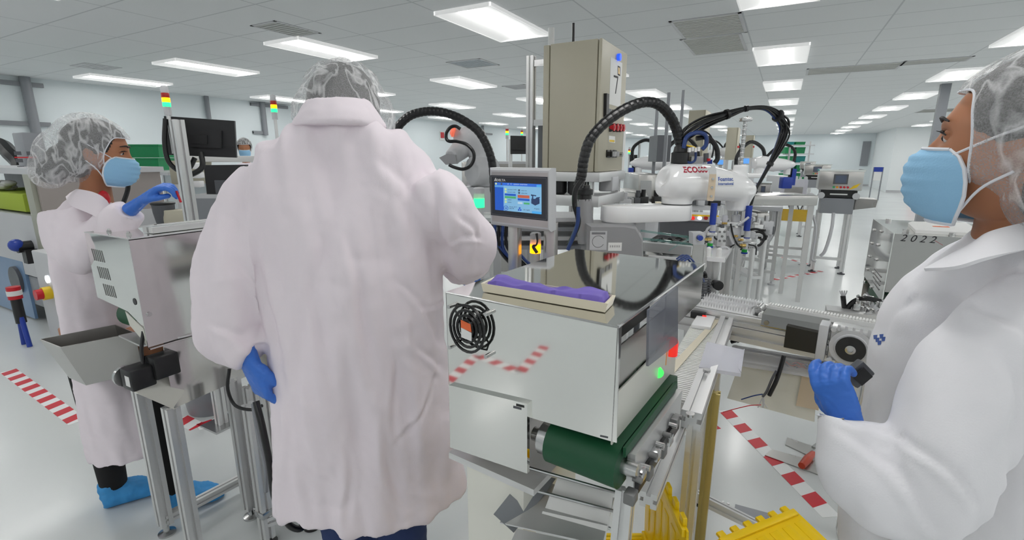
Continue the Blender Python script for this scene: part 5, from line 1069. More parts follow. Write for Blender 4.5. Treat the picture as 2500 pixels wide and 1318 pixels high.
# wiring trough with a clear cover, off-white panel and dangling cables below the conveyor
def cq(px, py, y=0.0): return atp(px, py, cc(0, y, 0), cv)
t3 = T('wiring_trough', 'steel wiring trough full of wires under the cross conveyor', 'trough', cq(1950, 900))
g = G().prism([cq(1790, 842, .1), cq(2140, 900, .1), cq(2140, 908, .1), cq(1790, 850, .1)], -cv*0.02).prism([cq(1800, 880), cq(2150, 938), cq(2150, 950), cq(1800, 892)], cv*0.1).prism([cq(1790, 842, 0.1), cq(2140, 900, 0.1), cq(2140, 945, 0.1), cq(1800, 885, 0.1)], cv*0.004)
P(t3, 'channel', g, M['lgrey'])
P(t3, 'clear_cover', G().prism([cq(1795, 852), cq(2140, 910), cq(2140, 942), cq(1800, 884)], -cv*0.003), mat('clear_cover', (0.8, 0.8, 0.82), 0.1, alpha=0.22))
random.seed(4)
P(t3, 'terminal_block', G().prism([cq(1922, 890, 0.05), cq(2060, 913, 0.05), cq(2060, 930, 0.05), cq(1922, 907, 0.05)], cv*0.04), M['black'])
for nm, m_, k in (('red_wires', 'red', 8), ('blue_wires', 'bluehose', 9), ('black_wires', 'black', 22)):
    g = G()
    for j in range(k):
        x = random.uniform(1910, 2060); pts = [cq(x+i*14, 886+(x-1910)*.16+i*2.5+random.uniform(-8, 9), 0.02+random.uniform(0, 0.04)) for i in range(5)]; g.tube(pts, 0.0022, n=5, sub=3)
    P(t3, nm, g, M[m_])
O('machine_panel', G().prism([cq(1803, 892, 0.06), cq(1995, 925, 0.06), cq(1988, 1030, 0.06), cq(1775, 972, 0.06)], cv*0.01), M['panel'], 'off-white machine panel under the wiring trough', 'panel')
O('machine_panel', G().prism([cq(1958, 916, 0.05), cq(2010, 925, 0.05), cq(1998, 1002, 0.05), cq(1943, 990, 0.05)], cv*0.006), M['tan'], 'small brown-grey panel beside the blue glove of the right person', 'panel')
O('power_cable', G().tube([cq(1914, 868), cq(1908, 890, -0.01), cq(1895, 930, -0.03), cq(1878, 965, -0.03)], 0.008), M['rubber'], 'black cable hanging down in front of the off-white machine panel', 'cable')
O('power_cable', G().tube([cq(1896, 905, -0.02), cq(1885, 925, -0.03), cq(1872, 955, -0.03), cq(1862, 968, -0.03)], 0.005), M['dgrey'], 'stripped grey cable beside the hanging black cable', 'cable')
O('wire', G().tube([cq(1862, 962, -0.03), cq(1840, 966, -0.03), cq(1810, 975, -0.02)], 0.0025), M['bluehose'], 'thin blue wire running left from the stripped cable', 'wire')
O('wire', G().tube([cq(1858, 988, -0.03), cq(1830, 990, -0.03), cq(1795, 998, -0.02), cq(1765, 1006, -0.02)], 0.0018), M['red'], 'thin red wire running left below the blue wire', 'wire')
g = G()
for k in range(5): g.tube([cq(1862, 968, -0.03), cq(1860+random.uniform(-10, 12), 978, -0.03), cq(1860+random.uniform(-12, 14), 995, -0.03)], 0.0018, n=5)
O('wire_ends', g, M['lgrey'], 'frayed white wire ends hanging below the stripped cable', 'wire')
for lab, p in (('black cable slack under the left part of the conveyor', [(1785, 835), (1805, 828), (1825, 812), (1840, 805)]), ('thin grey cable slack under the left part of the conveyor', [(1800, 835), (1825, 822), (1850, 812), (1870, 808)])):
    O('power_cable', G().tube([cq(x, y, 0.1) for x, y in p], 0.008 if 'black' in lab else 0.005), M['rubber' if 'black' in lab else 'mgrey'], lab, 'cable')
for i, x in enumerate((0.02, 0.75)):
    pass
lgx = cx(1700, 850, 0.1)
g = G(); profile_bar(g, None, cc(lgx, 0.16, 0.02), cc(lgx, 0.16, ZC-0.11), 0.05); P(t, 'leg', g, M['alu'])
g = G(); profile_bar(g, None, cq(1812, 968, 0.08), cq(1816, 890, 0.08), 0.03); P(t, 'gold_bracket', g, M['gold'], 'gold tinted bracket')
g = G(); profile_bar(g, None, cc(LCV-0.05, 0.12, 0.02), cc(LCV-0.05, 0.12, ZC-0.11), 0.05); P(t, 'leg', g, M['alu'])
# ================================================================== steel machine with 2022 written on it
ZB = 1.2; b0 = atz(2185, 570, ZB); bl = atz(2145, 535, ZB)
t = T('inspection_machine', 'steel machine with 2022 handwritten on its front, behind the right person', 'machine', (b0.x+0.25, b0.y+0.25, 0))
bx, by, bd_ = b0.x, b0.y, bl.y-b0.y
zbt = aty(2160, 712, by).z
P(t, 'top_cover', G().bb((bx, by, ZB-0.004), (bx+0.62, by+bd_, ZB)), M['mirror'])
fq = P(t, 'front_cover', G().bb((bx, by-0.004, zbt), (bx+0.62, by, ZB)), mat('dull_steel', (0.47, 0.46, 0.45), 0.2, 1.0, var=0.04, vscale=5))
sd_ = P(t, 'side_cover', G().bb((bx-0.004, by, zbt-0.05), (bx, by+bd_, ZB)), M['mirror'])
P(t, 'rear_cover', G().bb((bx, by+bd_-0.004, zbt-0.25), (bx+0.62, by+bd_, ZB-0.004)), M['brushed'])
g = G()
for k in range(5): z = ZB-0.03-k*0.07; g.ball((bx-0.006, by+bd_*0.5+0.02*(k % 2), z), 0.008, 8); g.ball((bx-0.006, by+bd_*0.85, z-0.02), 0.008, 8)
P(sd_, 'side_screws', g, M['steel'])
g = G()
for k in range(4): g.bb((bx-0.006, by+0.1, ZB-0.22-k*0.02), (bx-0.004, by+0.3, ZB-0.214-k*0.02))
P(sd_, 'side_slots', g, M['slot'])
m4 = Matrix.Translation(aty(2196, 588, by-0.0045)) @ Matrix(((1, 0, 0), (0, 0, -1), (0, 1, 0))).to_4x4()
P(fq, 'handwriting', G().text('2 0 2 2', m4, 0.042, 0.0004, shear=0.3), M['ink'], 'handwritten black 2022')
P(fq, 'red_line', G().prism([aty(2283, 587, by-0.005), aty(2302, 598, by-0.005), aty(2302, 599, by-0.005), aty(2283, 588, by-0.005)], (0, -0.0005, 0)), M['redink'])
P(t, 'belt_cavity', G().bb((bx+0.02, by+0.05, zbt-0.13), (bx+0.62, by+bd_-0.06, zbt-0.002)), M['belt'])
g = G().cyl(aty(2178, 770, by-0.03), aty(2178, 770, by+0.02), 0.075, n=36); P(t, 'end_roller', g, M['lgrey'])
P(t, 'base_frame', G().bb((bx+0.02, by+0.03, zbt-0.30), (bx+0.62, by+bd_, zbt-0.14)), M['lgrey'])
for x, y in ((0.06, 0.06), (0.56, 0.06), (0.06, bd_-0.06), (0.56, bd_-0.06)):
    g = G(); profile_bar(g, None, (bx+x, by+y, 0.0), (bx+x, by+y, zbt-0.28), 0.045); P(t, 'leg', g, M['alu'])
for q in ((0.05, 0.08), (0.05, bd_-0.08), (0.2, 0.05)): P(t, 'bolt', G().cyl((bx+q[0], by+q[1], ZB), (bx+q[0], by+q[1], ZB+0.012), 0.012, n=8), M['steel'])
w_ = T('valve_manifold', 'cluster of steel air valves and a black hose at the end of the cross conveyor', 'valve', aty(2110, 760, by-0.12))
g = G(); random.seed(9)
for k in range(13): c = aty(2085+random.uniform(0, 70), 722+random.uniform(0, 50), by-0.1+random.uniform(-0.03, 0.03)); g.box(c, (0.025, 0.02, 0.03), random.uniform(0, 3), 0.004); g.cyl(c, c+V((random.uniform(-0.03, 0.03), -0.01, 0.02)), 0.007, n=8)
P(w_, 'fittings', g, M['steel']); vm = aty(2112, 750, by-0.12); P(w_, 'mount_plate', G().bb((vm.x-0.14, vm.y-0.05, vm.z-0.06), (vm.x+0.1, vm.y+0.04, vm.z-0.02)), M['alu']); P(w_, 'mount_leg', G().bb((vm.x-0.02, vm.y-0.02, 0), (vm.x+0.02, vm.y+0.02, vm.z-0.05)), M['alu']); P(w_, 'hose', G().tube([aty(2067, 760, by-0.1), aty(2075, 745, by-0.1), aty(2090, 733, by-0.12), aty(2115, 728, by-0.13), aty(2148, 735, by-0.1)], 0.011), M['rubber'])
P(w_, 'upright_hose', G().tube([aty(2062, 757, by-0.1), aty(2060, 740, by-0.1), aty(2058, 722, by-0.1)], 0.010), M['rubber'])
g = G()
for k in range(4): g.tube([aty(2058, 724, by-0.1), aty(2053+k*4, 717, by-0.1), aty(2050+k*6, 709, by-0.1)], 0.003, n=5)
P(w_, 'wire_tuft', g, M['lgrey'])
e0 = [atz(2218, 546, ZB+0.012), atz(2236, 563, ZB+0.012), atz(2400, 572, ZB+0.012), atz(2362, 549, ZB+0.012)]
env = T('paper_packet', 'white paper packet with orange print on top of the 2022 machine', 'packet', (e0[0]+e0[2])/2-V((0, 0, 0.012)))
cen = sum(e0, V())/4
g = G().loft([[p+V((0, 0, -0.0115)) for p in e0], [cen+(p-cen)*1.02+V((0, 0, 0.004)) for p in e0], [cen+(p-cen)*0.9+V((0, 0, 0.013)) for p in e0]]); P(env, 'packet', g, M['paper'])
g = G(); 
for s_, w2 in ((0.3, 0.10), (0.42, 0.05)): a_ = e0[1]*(1-s_)+e0[2]*s_; b_ = e0[0]*(1-s_)+e0[3]*s_; k_ = a_*0.75+b_*0.25+V((0, 0, 0.0122)); g.prism([k_, k_+(e0[2]-e0[1]).normalized()*0.03, k_+(e0[2]-e0[1]).normalized()*0.03+V((0, 0.03, 0)), k_+V((0, 0.02, 0))], (0, 0, 0.002))
P(env, 'orange_print', g, M['orangeink'])
# ================================================================== background stations along the aisle
def frame_table(name, label, x0, x1, y0, y1, z, group=None, low=0.18, thick=0.05):
    t = T(name, label, 'table', ((x0+x1)/2, (y0+y1)/2, 0), 0, group)
    P(t, 'top_frame', G().bb((x0, y0, z-thick), (x1, y1, z), 0.004), M['lgrey'])
    for x in (x0+0.025, x1-0.025):
        for y in (y0+0.025, y1-0.025):
            g = G(); profile_bar(g, None, (x, y, 0.05), (x, y, z-thick), 0.045); lg = P(t, 'leg', g, M['alu']); P(lg, 'foot', G().lathe([(0.04, 0), (0.04, 0.012), (0.012, 0.02), (0.012, 0.05)], (x, y, 0)), M['lgrey'])
    g = G(); 
    for y in (y0+0.025, y1-0.025): g.bar((x0, y, low), (x1, y, low), 0.035)
    for x in (x0+0.025, x1-0.025): g.bar((x, y0, low), (x, y1, low), 0.035)
    P(t, 'stretcher', g, M['alu']); return t
TY = 7.35
tx0, tx1 = aty(1882, 480, TY).x, aty(1992, 482, TY).x
ft = frame_table('conveyor_table', 'white aluminium table with an amber shield left of the far inspection machine', tx0, tx1, TY, TY+0.75, aty(1940, 478, TY).z, low=aty(1940, 627, TY).z)
P(ft, 'amber_shield', G().bb((tx0+0.05, TY, aty(1940, 540, TY).z), (tx1-0.05, TY+0.01, aty(1940, 511, TY).z)), M['amberp'])
g = G()
for k in range(3): x = tx0+0.1+k*(tx1-tx0-0.2)/3; z = aty(1940, 490, TY).z; g.tube([(x, TY+0.1, z), (x+0.04, TY+0.05, z-0.12), (x+0.14, TY+0.05, z-0.14), (x+0.2, TY+0.1, z)], 0.008, n=6)
P(ft, 'cable', g, M['dgrey'])
P(ft, 'glass_box', G().bb((tx0+0.1, TY+0.2, aty(1940, 478, TY).z), (tx1-0.1, TY+0.5, aty(1940, 440, TY).z)), M['clear']); P(ft, 'steel_box', G().bb((tx0+0.15, TY+0.15, aty(1940, 478, TY).z), (tx1-0.15, TY+0.19, aty(1940, 458, TY).z)), M['mirror2'])
def insp(name, label, pxl, pxr, ptop, pbot, pleg, Y, depth=0.5, group=None, stripe=True):
    a, b = aty(pxl, ptop, Y), aty(pxr, ptop, Y); x0, x1 = a.x, b.x; zt, zb = a.z, aty(pxl, pbot, Y).z; w = x1-x0; H_ = zt-zb
    t = T(name, label, 'machine', ((x0+x1)/2, Y+depth/2, 0), 0, group)
    hd = P(t, 'head', G().bb((x0, Y, zb+H_*0.55), (x1, Y+depth, zt), 0.01), M['brushed']); P(t, 'lid', G().bb((x0-0.01, Y-0.01, zt-0.01), (x1+0.01, Y+depth, zt+0.012)), M['mirror'])
    P(hd, 'display', G().bb((x0+w*0.33, Y-0.012, zb+H_*0.69), (x0+w*0.66, Y, zb+H_*0.92)), M['dgrey'])
    P(hd, 'screen', G().bb((x0+w*0.37, Y-0.014, zb+H_*0.72), (x0+w*0.62, Y-0.012, zb+H_*0.89)), mat('dim_screen', s2l(90, 100, 120), 0.2))
    if stripe:
        P(hd, 'yellow_sweep', G().prism([(x0+w*0.7, Y-0.002, zb+H_*0.56), (x1-w*0.12, Y-0.002, zb+H_*0.62), (x1-w*0.05, Y-0.002, zb+H_*0.72), (x1-w*0.2, Y-0.002, zb+H_*0.66)], (0, -0.002, 0)), M['yellowp'])
        for k, m_ in enumerate(('greenoff', 'amberoff', 'red', 'red', 'red')): P(hd, 'button', G().cyl((x0+w*(0.36+k*0.08), Y, zb+H_*0.62), (x0+w*(0.36+k*0.08), Y-0.02, zb+H_*0.62), w*0.028, n=10), M[m_])
    P(t, 'belt_unit', G().bb((x0+w*0.08, Y+0.03, zb+H_*0.38), (x1-w*0.08, Y+depth-0.05, zb+H_*0.54)), M['black'])
    for x in (x0+w*0.1, x1-w*0.1): P(t, 'roller_end', G().cyl((x, Y, zb+H_*0.42), (x, Y+0.05, zb+H_*0.42), H_*0.075, n=16), M['lgrey'])
    P(t, 'white_slot', G().bb((x0+w*0.3, Y+0.012, zb+H_*0.44), (x1-w*0.3, Y+0.02, zb+H_*0.47)), M['whitem']); _ = 0
    P(t, 'skirt', G().bb((x0+w*0.12, Y+0.02, zb), (x1-w*0.12, Y+depth, zb+H_*0.36)), M['mgrey'])
    P(t, 'side_chute', G().prism([(x1-w*0.12, Y+0.04, zb+H_*0.1), (x1-w*0.12, Y+0.04, zb+H_*0.37), (x1+w*0.35, Y-0.1, zb+H_*0.37), (x1+w*0.33, Y-0.1, zb+H_*0.2)], (0, depth*0.7, 0)), M['brushed'])
    for x in (x0+w*0.14, x1-w*0.16):
        for y in (Y+0.05, Y+depth-0.05):
            g = G(); profile_bar(g, None, (x, y, 0.03), (x, y, zb), 0.05); lg = P(t, 'leg', g, M['alu']); P(lg, 'foot', G().lathe([(0.045, 0), (0.045, 0.012), (0.014, 0.02), (0.014, 0.04)], (x, y, 0)), M['dgrey'])
    g = G().bar((x0+w*0.1, Y+0.05, 0.2), (x1-w*0.14, Y+0.05, 0.2), 0.035); P(t, 'stretcher', g, M['alu']); return t
im = insp('inspection_machine', 'far inspection machine with a grey screen and yellow stripe, largest of its kind', 2003, 2112, 416, 520, 660, 7.6)
cyl_ = aty(2000, 535, 7.5); P(im, 'cable', G().tube([aty(2035, 520, 7.62), aty(2030, 560, 7.55), aty(2015, 610, 7.5), aty(2003, 625, 7.5)], 0.02, n=6), M['lgrey'])
P(im, 'cable', G().tube([aty(1985, 525, 7.5), aty(1992, 560, 7.5), aty(1985, 610, 7.5), aty(1982, 632, 7.5), aty(1992, 638, 7.5)], 0.018, n=6), M['lgrey'])
insp('inspection_machine', 'second inspection machine, just behind and left of the striped one', 1966, 2030, 402, 458, 0, 11.0)
insp('inspection_machine', 'small farthest inspection machine at the back of the aisle', 1955, 1992, 395, 432, 0, 14.5, stripe=False)
insp('inspection_machine', 'steel machine between the white robot arm and the far conveyor table', 1848, 1882, 448, 516, 0, 8.0, stripe=False)
# far station behind the gripper: frame with a ladder of rails
sf = frame_table('side_table', 'narrow white aluminium frame with low rails behind the gripper', atz(1797, 684, 0).x, atz(1797, 684, 0).x+0.42, 6.55, 7.3, 0.95, low=0.16)
g = G(); x_ = atz(1797, 684, 0).x
for z in (0.3, 0.42): g.bar((x_, 6.575, z), (x_+0.42, 6.575, z), 0.03)
P(sf, 'ladder_rail', g, M['alu']); P(sf, 'drag_hose', G().tube([(x_+0.35, 6.6, 0.9), (x_+0.33, 6.58, 0.6), (x_+0.22, 6.57, 0.45), (x_+0.1, 6.57, 0.42)], 0.03, n=8), M['lgrey'])
# control box with lit buttons behind the robot
q0, q1 = atd(1640, 525, 3.6), atd(1760, 560, 3.6)
t = T('button_console', 'grey console with red and white lit buttons behind the robot arm', 'control box', atd(1700, 590, 3.6))
bdy = P(t, 'body', G().prism([atd(x, y, 3.6) for x, y in ((1635, 538), (1762, 544), (1762, 598), (1635, 592))], FW*0.25), M['dgrey'])
ck_ = atd(1700, 590, 3.7); P(t, 'stand_post', G().bb((ck_.x-0.03, ck_.y-0.03, 0), (ck_.x+0.03, ck_.y+0.03, ck_.z+0.05)), M['alu'])
P(t, 'top_strip', G().prism([atd(x, y, 3.58) for x, y in ((1635, 522), (1762, 528), (1762, 543), (1635, 537))], FW*0.25), M['lgrey'])
g = G().prism([atd(x, y, 3.575) for x, y in ((1660, 522), (1755, 526), (1755, 530), (1660, 526))], FW*0.004); P(t, 'yellow_label', g, M['yellowp'])
for px, m_ in ((1654, 'redl'), (1672, 'redl'), (1690, 'redl'), (1707, 'whitel'), (1722, 'redoff')): c = atd(px, 532, 3.58); P(t, 'lit_button' if m_ != 'redoff' else 'button', G().cyl(c, c-FW*0.02, 0.013, n=12), M[m_])
# glass rails and steel deck left of the gripper
t = T('glass_rail_table', 'machine deck with green edged glass rails behind the grey robot base', 'table', atd(1620, 660, 2.9))
z = 1.02
dk = [atz(x, y, 1.0) for x, y in ((1565, 620), (1700, 640), (1705, 590), (1570, 575))]
P(t, 'deck', G().prism([V((-0.75, 2.6, 0.98)), V((-0.4, 2.6, 0.98)), V((-0.4, 3.5, 0.98)), V((-0.75, 3.5, 0.98))], (0, 0, -0.03)), M['mirror2'])
for a, b in (((1565, 563), (1690, 580)), ((1565, 582), (1690, 596))): P(t, 'glass_rail', G().bar(atz(*a, 1.06), atz(*b, 1.06), 0.012, 0.012), M['glass'])
P(t, 'glass_sheet', G().prism([atz(x, y, 1.05) for x, y in ((1655, 600), (1688, 584), (1680, 584), (1632, 614))], (0, 0, 0.008)), M['glass'])
P(t, 'rail_bar', G().bar(atz(1565, 600, 1.02), atz(1690, 612, 1.02), 0.05), M['alu'])
for x, y in ((-0.72, 2.65), (-0.44, 2.65), (-0.72, 3.45), (-0.44, 3.45)): P(t, 'leg', G().bb((x-0.022, y-0.022, 0), (x+0.022, y+0.022, 0.95)), M['alu'])
random.seed(6)
for k in range(5):
    c = atz(1590+k*22, 592+random.uniform(-6, 6), 1.0); g = G().tube([c, c+V((0.05, 0.05, 0.03)), c+V((0.13, 0.02, 0.01)), c+V((0.2, 0.08, 0.0))], 0.008, n=6); P(t, 'cable', g, M['rubber'])
g = G()
for k in range(6): a = atz(1652+k*3, 632+k % 3*4, 1.12); g.tube([a, a+V((0.02, 0.04, 0.01)), a+V((0.05, 0.06, -0.03)), a+V((0.07, 0.08+0.01*k, -0.1))], 0.0035, n=6)
O('cable_bunch', g, M['bluehose'], 'bunch of blue and black cables behind the right corner of the polished cover', 'cable')
# robots down the line
def far_robot(label, px, py, dep, s=1.0, flip=1, group='distant white robots'):
    c = atd(px, py, dep); t = T('scara_robot', label, 'robot', (c.x, c.y, c.z-0.35*s), 0, group); u = RT*flip
    g = G(); rg = []
    for k, (x, h_, w_) in enumerate(((-0.27, 0.01, 0.02), (-0.25, 0.07, 0.08), (-0.15, 0.09, 0.1), (0.0, 0.085, 0.1), (0.12, 0.07, 0.085), (0.22, 0.045, 0.06), (0.26, 0.012, 0.02))): rg.append([c+u*x*s+FW*math.cos(a)*w_*s+V((0, 0, math.sin(a)*h_*s+0.02*(x < -0.1)*s)) for a in [6.28318*i/16 for i in range(16)]])
    g.loft(rg); P(t, 'outer_link', g, M['white'], ang=60)
    P(t, 'wrist', G().cyl(c+u*0.17*s-V((0, 0, 0.12*s)), c+u*0.17*s, 0.04*s).cyl(c-u*0.17*s-V((0, 0, 0.12*s)), c-u*0.17*s, 0.07*s), M['white'])
    P(t, 'inner_link', G().box(c-u*0.3*s-V((0, 0, 0.13*s)), (0.4*s, 0.15*s, 0.06*s), YAW, 0.02*s), M['white'])
    P(t, 'base', G().box(c-u*0.45*s-V((0, 0, 0.26*s)), (0.2*s, 0.18*s, 0.2*s), YAW, 0.03*s), M['grey'])
    P(t, 'shaft', G().cyl(c+u*0.17*s, c+u*0.17*s+V((0, 0, 0.22*s)), 0.012*s), M['steel'])
    P(t, 'hose', G().tube([c-u*0.45*s-V((0, 0, 0.15*s)), c-u*0.47*s+V((0, 0, 0.1*s)), c-u*0.33*s+V((0, 0, 0.27*s)), c-u*0.17*s+V((0, 0, 0.2*s)), c-u*0.12*s+V((0, 0, 0.06*s))], 0.022*s), M['rubber'])
    P(t, 'cable_loop', G().tube([c-u*0.12*s+V((0, 0, 0.08*s)), c+V((0, 0, 0.2*s)), c+u*0.12*s+V((0, 0, 0.24*s)), c+u*0.24*s+V((0, 0, 0.15*s)), c+u*0.22*s-V((0, 0, 0.05*s)), c+u*0.2*s-V((0, 0, 0.2*s))], 0.018*s), M['rubber'])
    P(t, 'tool', G().box(c+u*0.17*s-V((0, 0, 0.22*s)), (0.12*s, 0.1*s, 0.14*s), YAW, 0.01).box(c+u*0.25*s-V((0, 0, 0.15*s)), (0.05*s, 0.05*s, 0.2*s), YAW), M['blue']); 
    P(t, 'machine_bed', G().box(c-V((0, 0, 0.42*s)), (0.9*s, 0.5*s, 0.12*s), YAW, 0.01), M['brushed'])
    for sx in (-.4, .4):
        for sy in (-.2, .2): q = c+RT*sx*s+FW*sy*s; P(t, 'bed_leg', G().bb((q.x-0.022, q.y-0.022, 0), (q.x+0.022, q.y+0.022, c.z-0.4*s)), M['alu'])
    return t
far_robot('distant white robot arm between the beige cabinet and the white robot', 1597, 398, 6.2, 1.15, -1)
far_robot('distant white robot arm right of the screw shaft, before the green bins', 1890, 402, 5.2, 0.85, 1)
far_robot('small distant white robot arm behind the hose of the white robot', 1752, 372, 10.6, 1.0, -1)
# machine bodies down the line
def far_block(label, px0, px1, py0, py1, dep, m, dd=0.6, legs=False):
    a, b = atd(px0, py1, dep), atd(px1, py0, dep); w = (b-a).dot(RT); c = a+RT*w/2+FW*dd/2
    t = T('processing_machine', label, 'machine', (c.x, c.y, 0), YAW)
    hd = P(t, 'housing', G().box((c.x, c.y, (a.z+b.z)/2), (w, dd, abs(b.z-a.z)), YAW, 0.012), m)
    P(t, 'deck', G().box((c.x, c.y, a.z-0.03), (w*1.15, dd*1.1, 0.05), YAW), M['lgrey']); P(t, 'lower_body', G().box((c.x, c.y, (a.z+0.09)/2), (w*1.05, dd, max(0.05, a.z-0.19)), YAW, 0.01), M['lgrey']) if not legs else P(t, 'shelf', G().box((c.x, c.y, 0.3), (w, dd, 0.03), YAW), M['alu'])
    P(hd, 'door_panel', G().prism([atd(px0+(px1-px0)*.15, py0+(py1-py0)*.2, dep-0.004), atd(px0+(px1-px0)*.6, py0+(py1-py0)*.2, dep-0.004), atd(px0+(px1-px0)*.6, py0+(py1-py0)*.75, dep-0.004), atd(px0+(px1-px0)*.15, py0+(py1-py0)*.75, dep-0.004)], FW*0.003), M['steel'])
    random.seed(int(px0))
    for k in range(4): p = c+RT*random.uniform(-w*.5, w*.5)-FW*(dd*0.52); h_ = random.uniform(.05, .14); P(t, ('cylinder_block', 'slide_block', 'valve_block', 'fitting')[k], G().box((p.x, p.y, a.z-0.005+h_/2), (random.uniform(.05, .12), 0.07, h_), YAW, 0.006).cyl((p.x, p.y, a.z), (p.x, p.y, a.z+h_+0.05), 0.018, n=10), M[('alu', 'dgrey', 'black', 'lgrey')[k]])
    g = G()
    for sx in (-w*0.45, w*0.45):
        for sy in (-dd*0.45, dd*0.45): p = c+RT*sx+FW*sy; g = G().cyl((p.x, p.y, 0), (p.x, p.y, a.z-0.04 if legs else 0.16), 0.025); P(t, 'leg' if legs else 'foot', g, M['alu' if legs else 'dgrey'])
    return t
far_block('steel machine housing right under the far robot beside the beige cabinet', 1555, 1615, 425, 505, 4.4, M['brushed'])
far_block('low steel machine to the left behind the touch screen and beacon', 1130, 1196, 395, 540, 4.2, M['brushed'])
far_block('machine with a brown-grey front under the white robot arm', 1690, 1760, 440, 500, 5.2, M['mgrey'], legs=True)
far_block('brown-grey cabinet block behind the gripper, right of the blue cylinder', 1845, 1880, 520, 570, 4.9, M['brushed'], legs=True)
far_block('steel machine just right of the cabinet frame, behind the robot base', 1520, 1580, 470, 520, 3.9, M['brushed'])
far_block('pale machine body between the two distant white robots', 1770, 1842, 430, 500, 8.3, M['lgrey'], legs=True)
far_block('pale machine body beside the shelf of green bins', 1905, 1950, 430, 475, 9.5, M['lgrey'], legs=True)
# cabinets down the line
def far_cab(label, px0, px1, py0, py1, dep):
    a, b = atd(px0, py1, dep), atd(px1, py0, dep); w = (b-a).dot(RT); c = a+RT*w/2+FW*0.25
    t = T('control_cabinet', label, 'cabinet', (c.x, c.y, 0), 0)
    bd = P(t, 'body', G().bb((c.x-w*0.5, c.y-0.25, a.z), (c.x+w*0.38, c.y+0.25, b.z), 0.008), M['beige']); P(t, 'door', G().bb((c.x+w*0.38, c.y-0.26, a.z), (c.x+w*0.41, c.y+0.26, b.z), 0.006), M['beige'])
    for k in range(3): P(bd, 'button', G().cyl((c.x+w*0.41, c.y-0.1+k*0.1, a.z+0.25), (c.x+w*0.41+0.02, c.y-0.1+k*0.1, a.z+0.25), 0.02, n=8), M['red'])
    for sx in (-0.45, 0.35):
        for sy in (-0.22, 0.22): P(t, 'leg', G().bb((c.x+w*sx-0.02, c.y+sy-0.02, 0), (c.x+w*sx+0.02, c.y+sy+0.02, a.z)), M['alu'])
    return t
far_cab('beige control cabinet behind the cable bundle, left of the screw shaft', 1698, 1752, 268, 395, 6.5)
far_cab('beige control cabinet right behind the screw shaft', 1786, 1822, 311, 390, 9.8)
far_cab('small beige control cabinet farthest back, right of the shaft', 1830, 1856, 330, 385, 11.5)
for px, y0, y1, d_, lb in ((1626, 226, 340, 4.6, 'tall steel post left of the far beige cabinet, nearer one'), (1660, 220, 340, 5.4, 'tall steel post left of the far beige cabinet, thinner one'), (1600, 255, 340, 5.2, 'short grey post behind the arching hose of the white robot')):
    a, b = atd(px, y1, d_), atd(px, y0, d_); t = T('aluminium_post', lb, 'post', (a.x, a.y, 0)); P(t, 'post', G().bb((a.x-0.014, a.y-0.014, 0), (a.x+0.014, a.y+0.014, b.z)), M['mgrey']); P(t, 'base_plate', G().bb((a.x-0.07, a.y-0.07, 0), (a.x+0.07, a.y+0.07, 0.012)), M['steel'])
a, b = atd(1602, 395, 5.0), atd(1640, 330, 5.0)
O('grey_locker', G().prism([a, a+RT*(b-a).dot(RT), a+RT*(b-a).dot(RT)+FW*0.3, a+FW*0.3], (0, 0, b.z-a.z)), M['dgrey'], 'dark grey box on the post behind the arching hose', 'box')
# far screens
def far_screen(label, px0, px1, py0, py1, dep, lit_):
    a, b = atd(px0, py1, dep), atd(px1, py0, dep); w = (b-a).dot(RT); c = a+RT*w/2
    t = T('touch_panel', label, 'screen', (c.x, c.y, 0), YAW); P(t, 'housing', G().box((c.x, c.y, (a.z+b.z)/2)[:3] if False else V((c.x, c.y, (a.z+b.z)/2))+FW*0.03, (w, 0.06, b.z-a.z), YAW, 0.008), M['lgrey'])
    P(t, 'display', G().box(V((c.x, c.y, (a.z+b.z)/2))-FW*0.001, (w*0.8, 0.002, (b.z-a.z)*0.7), YAW), lit('far_screen', s2l(90, 150, 220), 0.8) if lit_ else M['dgrey']); P(t, 'post', G().bb((c.x-0.02, c.y+0.02, 0), (c.x+0.02, c.y+0.05, a.z)), M['alu'])
far_screen('small lit blue screen under the screw shaft, left of the far robot', 1808, 1832, 384, 402, 6.0, True)
far_screen('small lit blue screen left of the screw shaft, above the white arm', 1750, 1768, 388, 404, 6.2, True)
mt, _, _ = monitor([(1246, 331), (1285, 332), (1285, 376), (1246, 376)], (6.2,)*4, 'small black monitor seen from behind, far away between arch hose and cabinet')
P(mt, 'stand', G().cyl((atd(1246, 376, 6.25).x, atd(1246, 376, 6.25).y, 0), atd(1246, 340, 6.25), 0.025), M['alu'])
t = T('workstation', 'low steel machine below the small far monitor', 'machine', atd(1260, 470, 6.2).to_tuple()[:2]+(0,))
a, b = atd(1215, 400, 6.45), atd(1290, 400, 6.45); P(t, 'body', G().prism([a, b, b+FW*0.5, a+FW*0.5], (0, 0, -a.z)), M['brushed']); P(t, 'top', G().prism([a-RT*.05, b+RT*.05, b+FW*0.6, a+FW*0.6], (0, 0, 0.03)), M['lgrey'])
light_tower(1409 if False else 1536, 358, 375, None, 7.5, 'tiny signal tower right of the beige control cabinet')
mt, _, _ = monitor([(1538, 378), (1556, 378), (1556, 402), (1538, 402)], (7.4,)*4, 'tiny black monitor seen right beside the edge of the beige cabinet')
P(mt, 'stand', G().cyl((atd(1547, 400, 7.5).x, atd(1547, 400, 7.5).y, 0), atd(1547, 390, 7.5), 0.025), M['alu'])
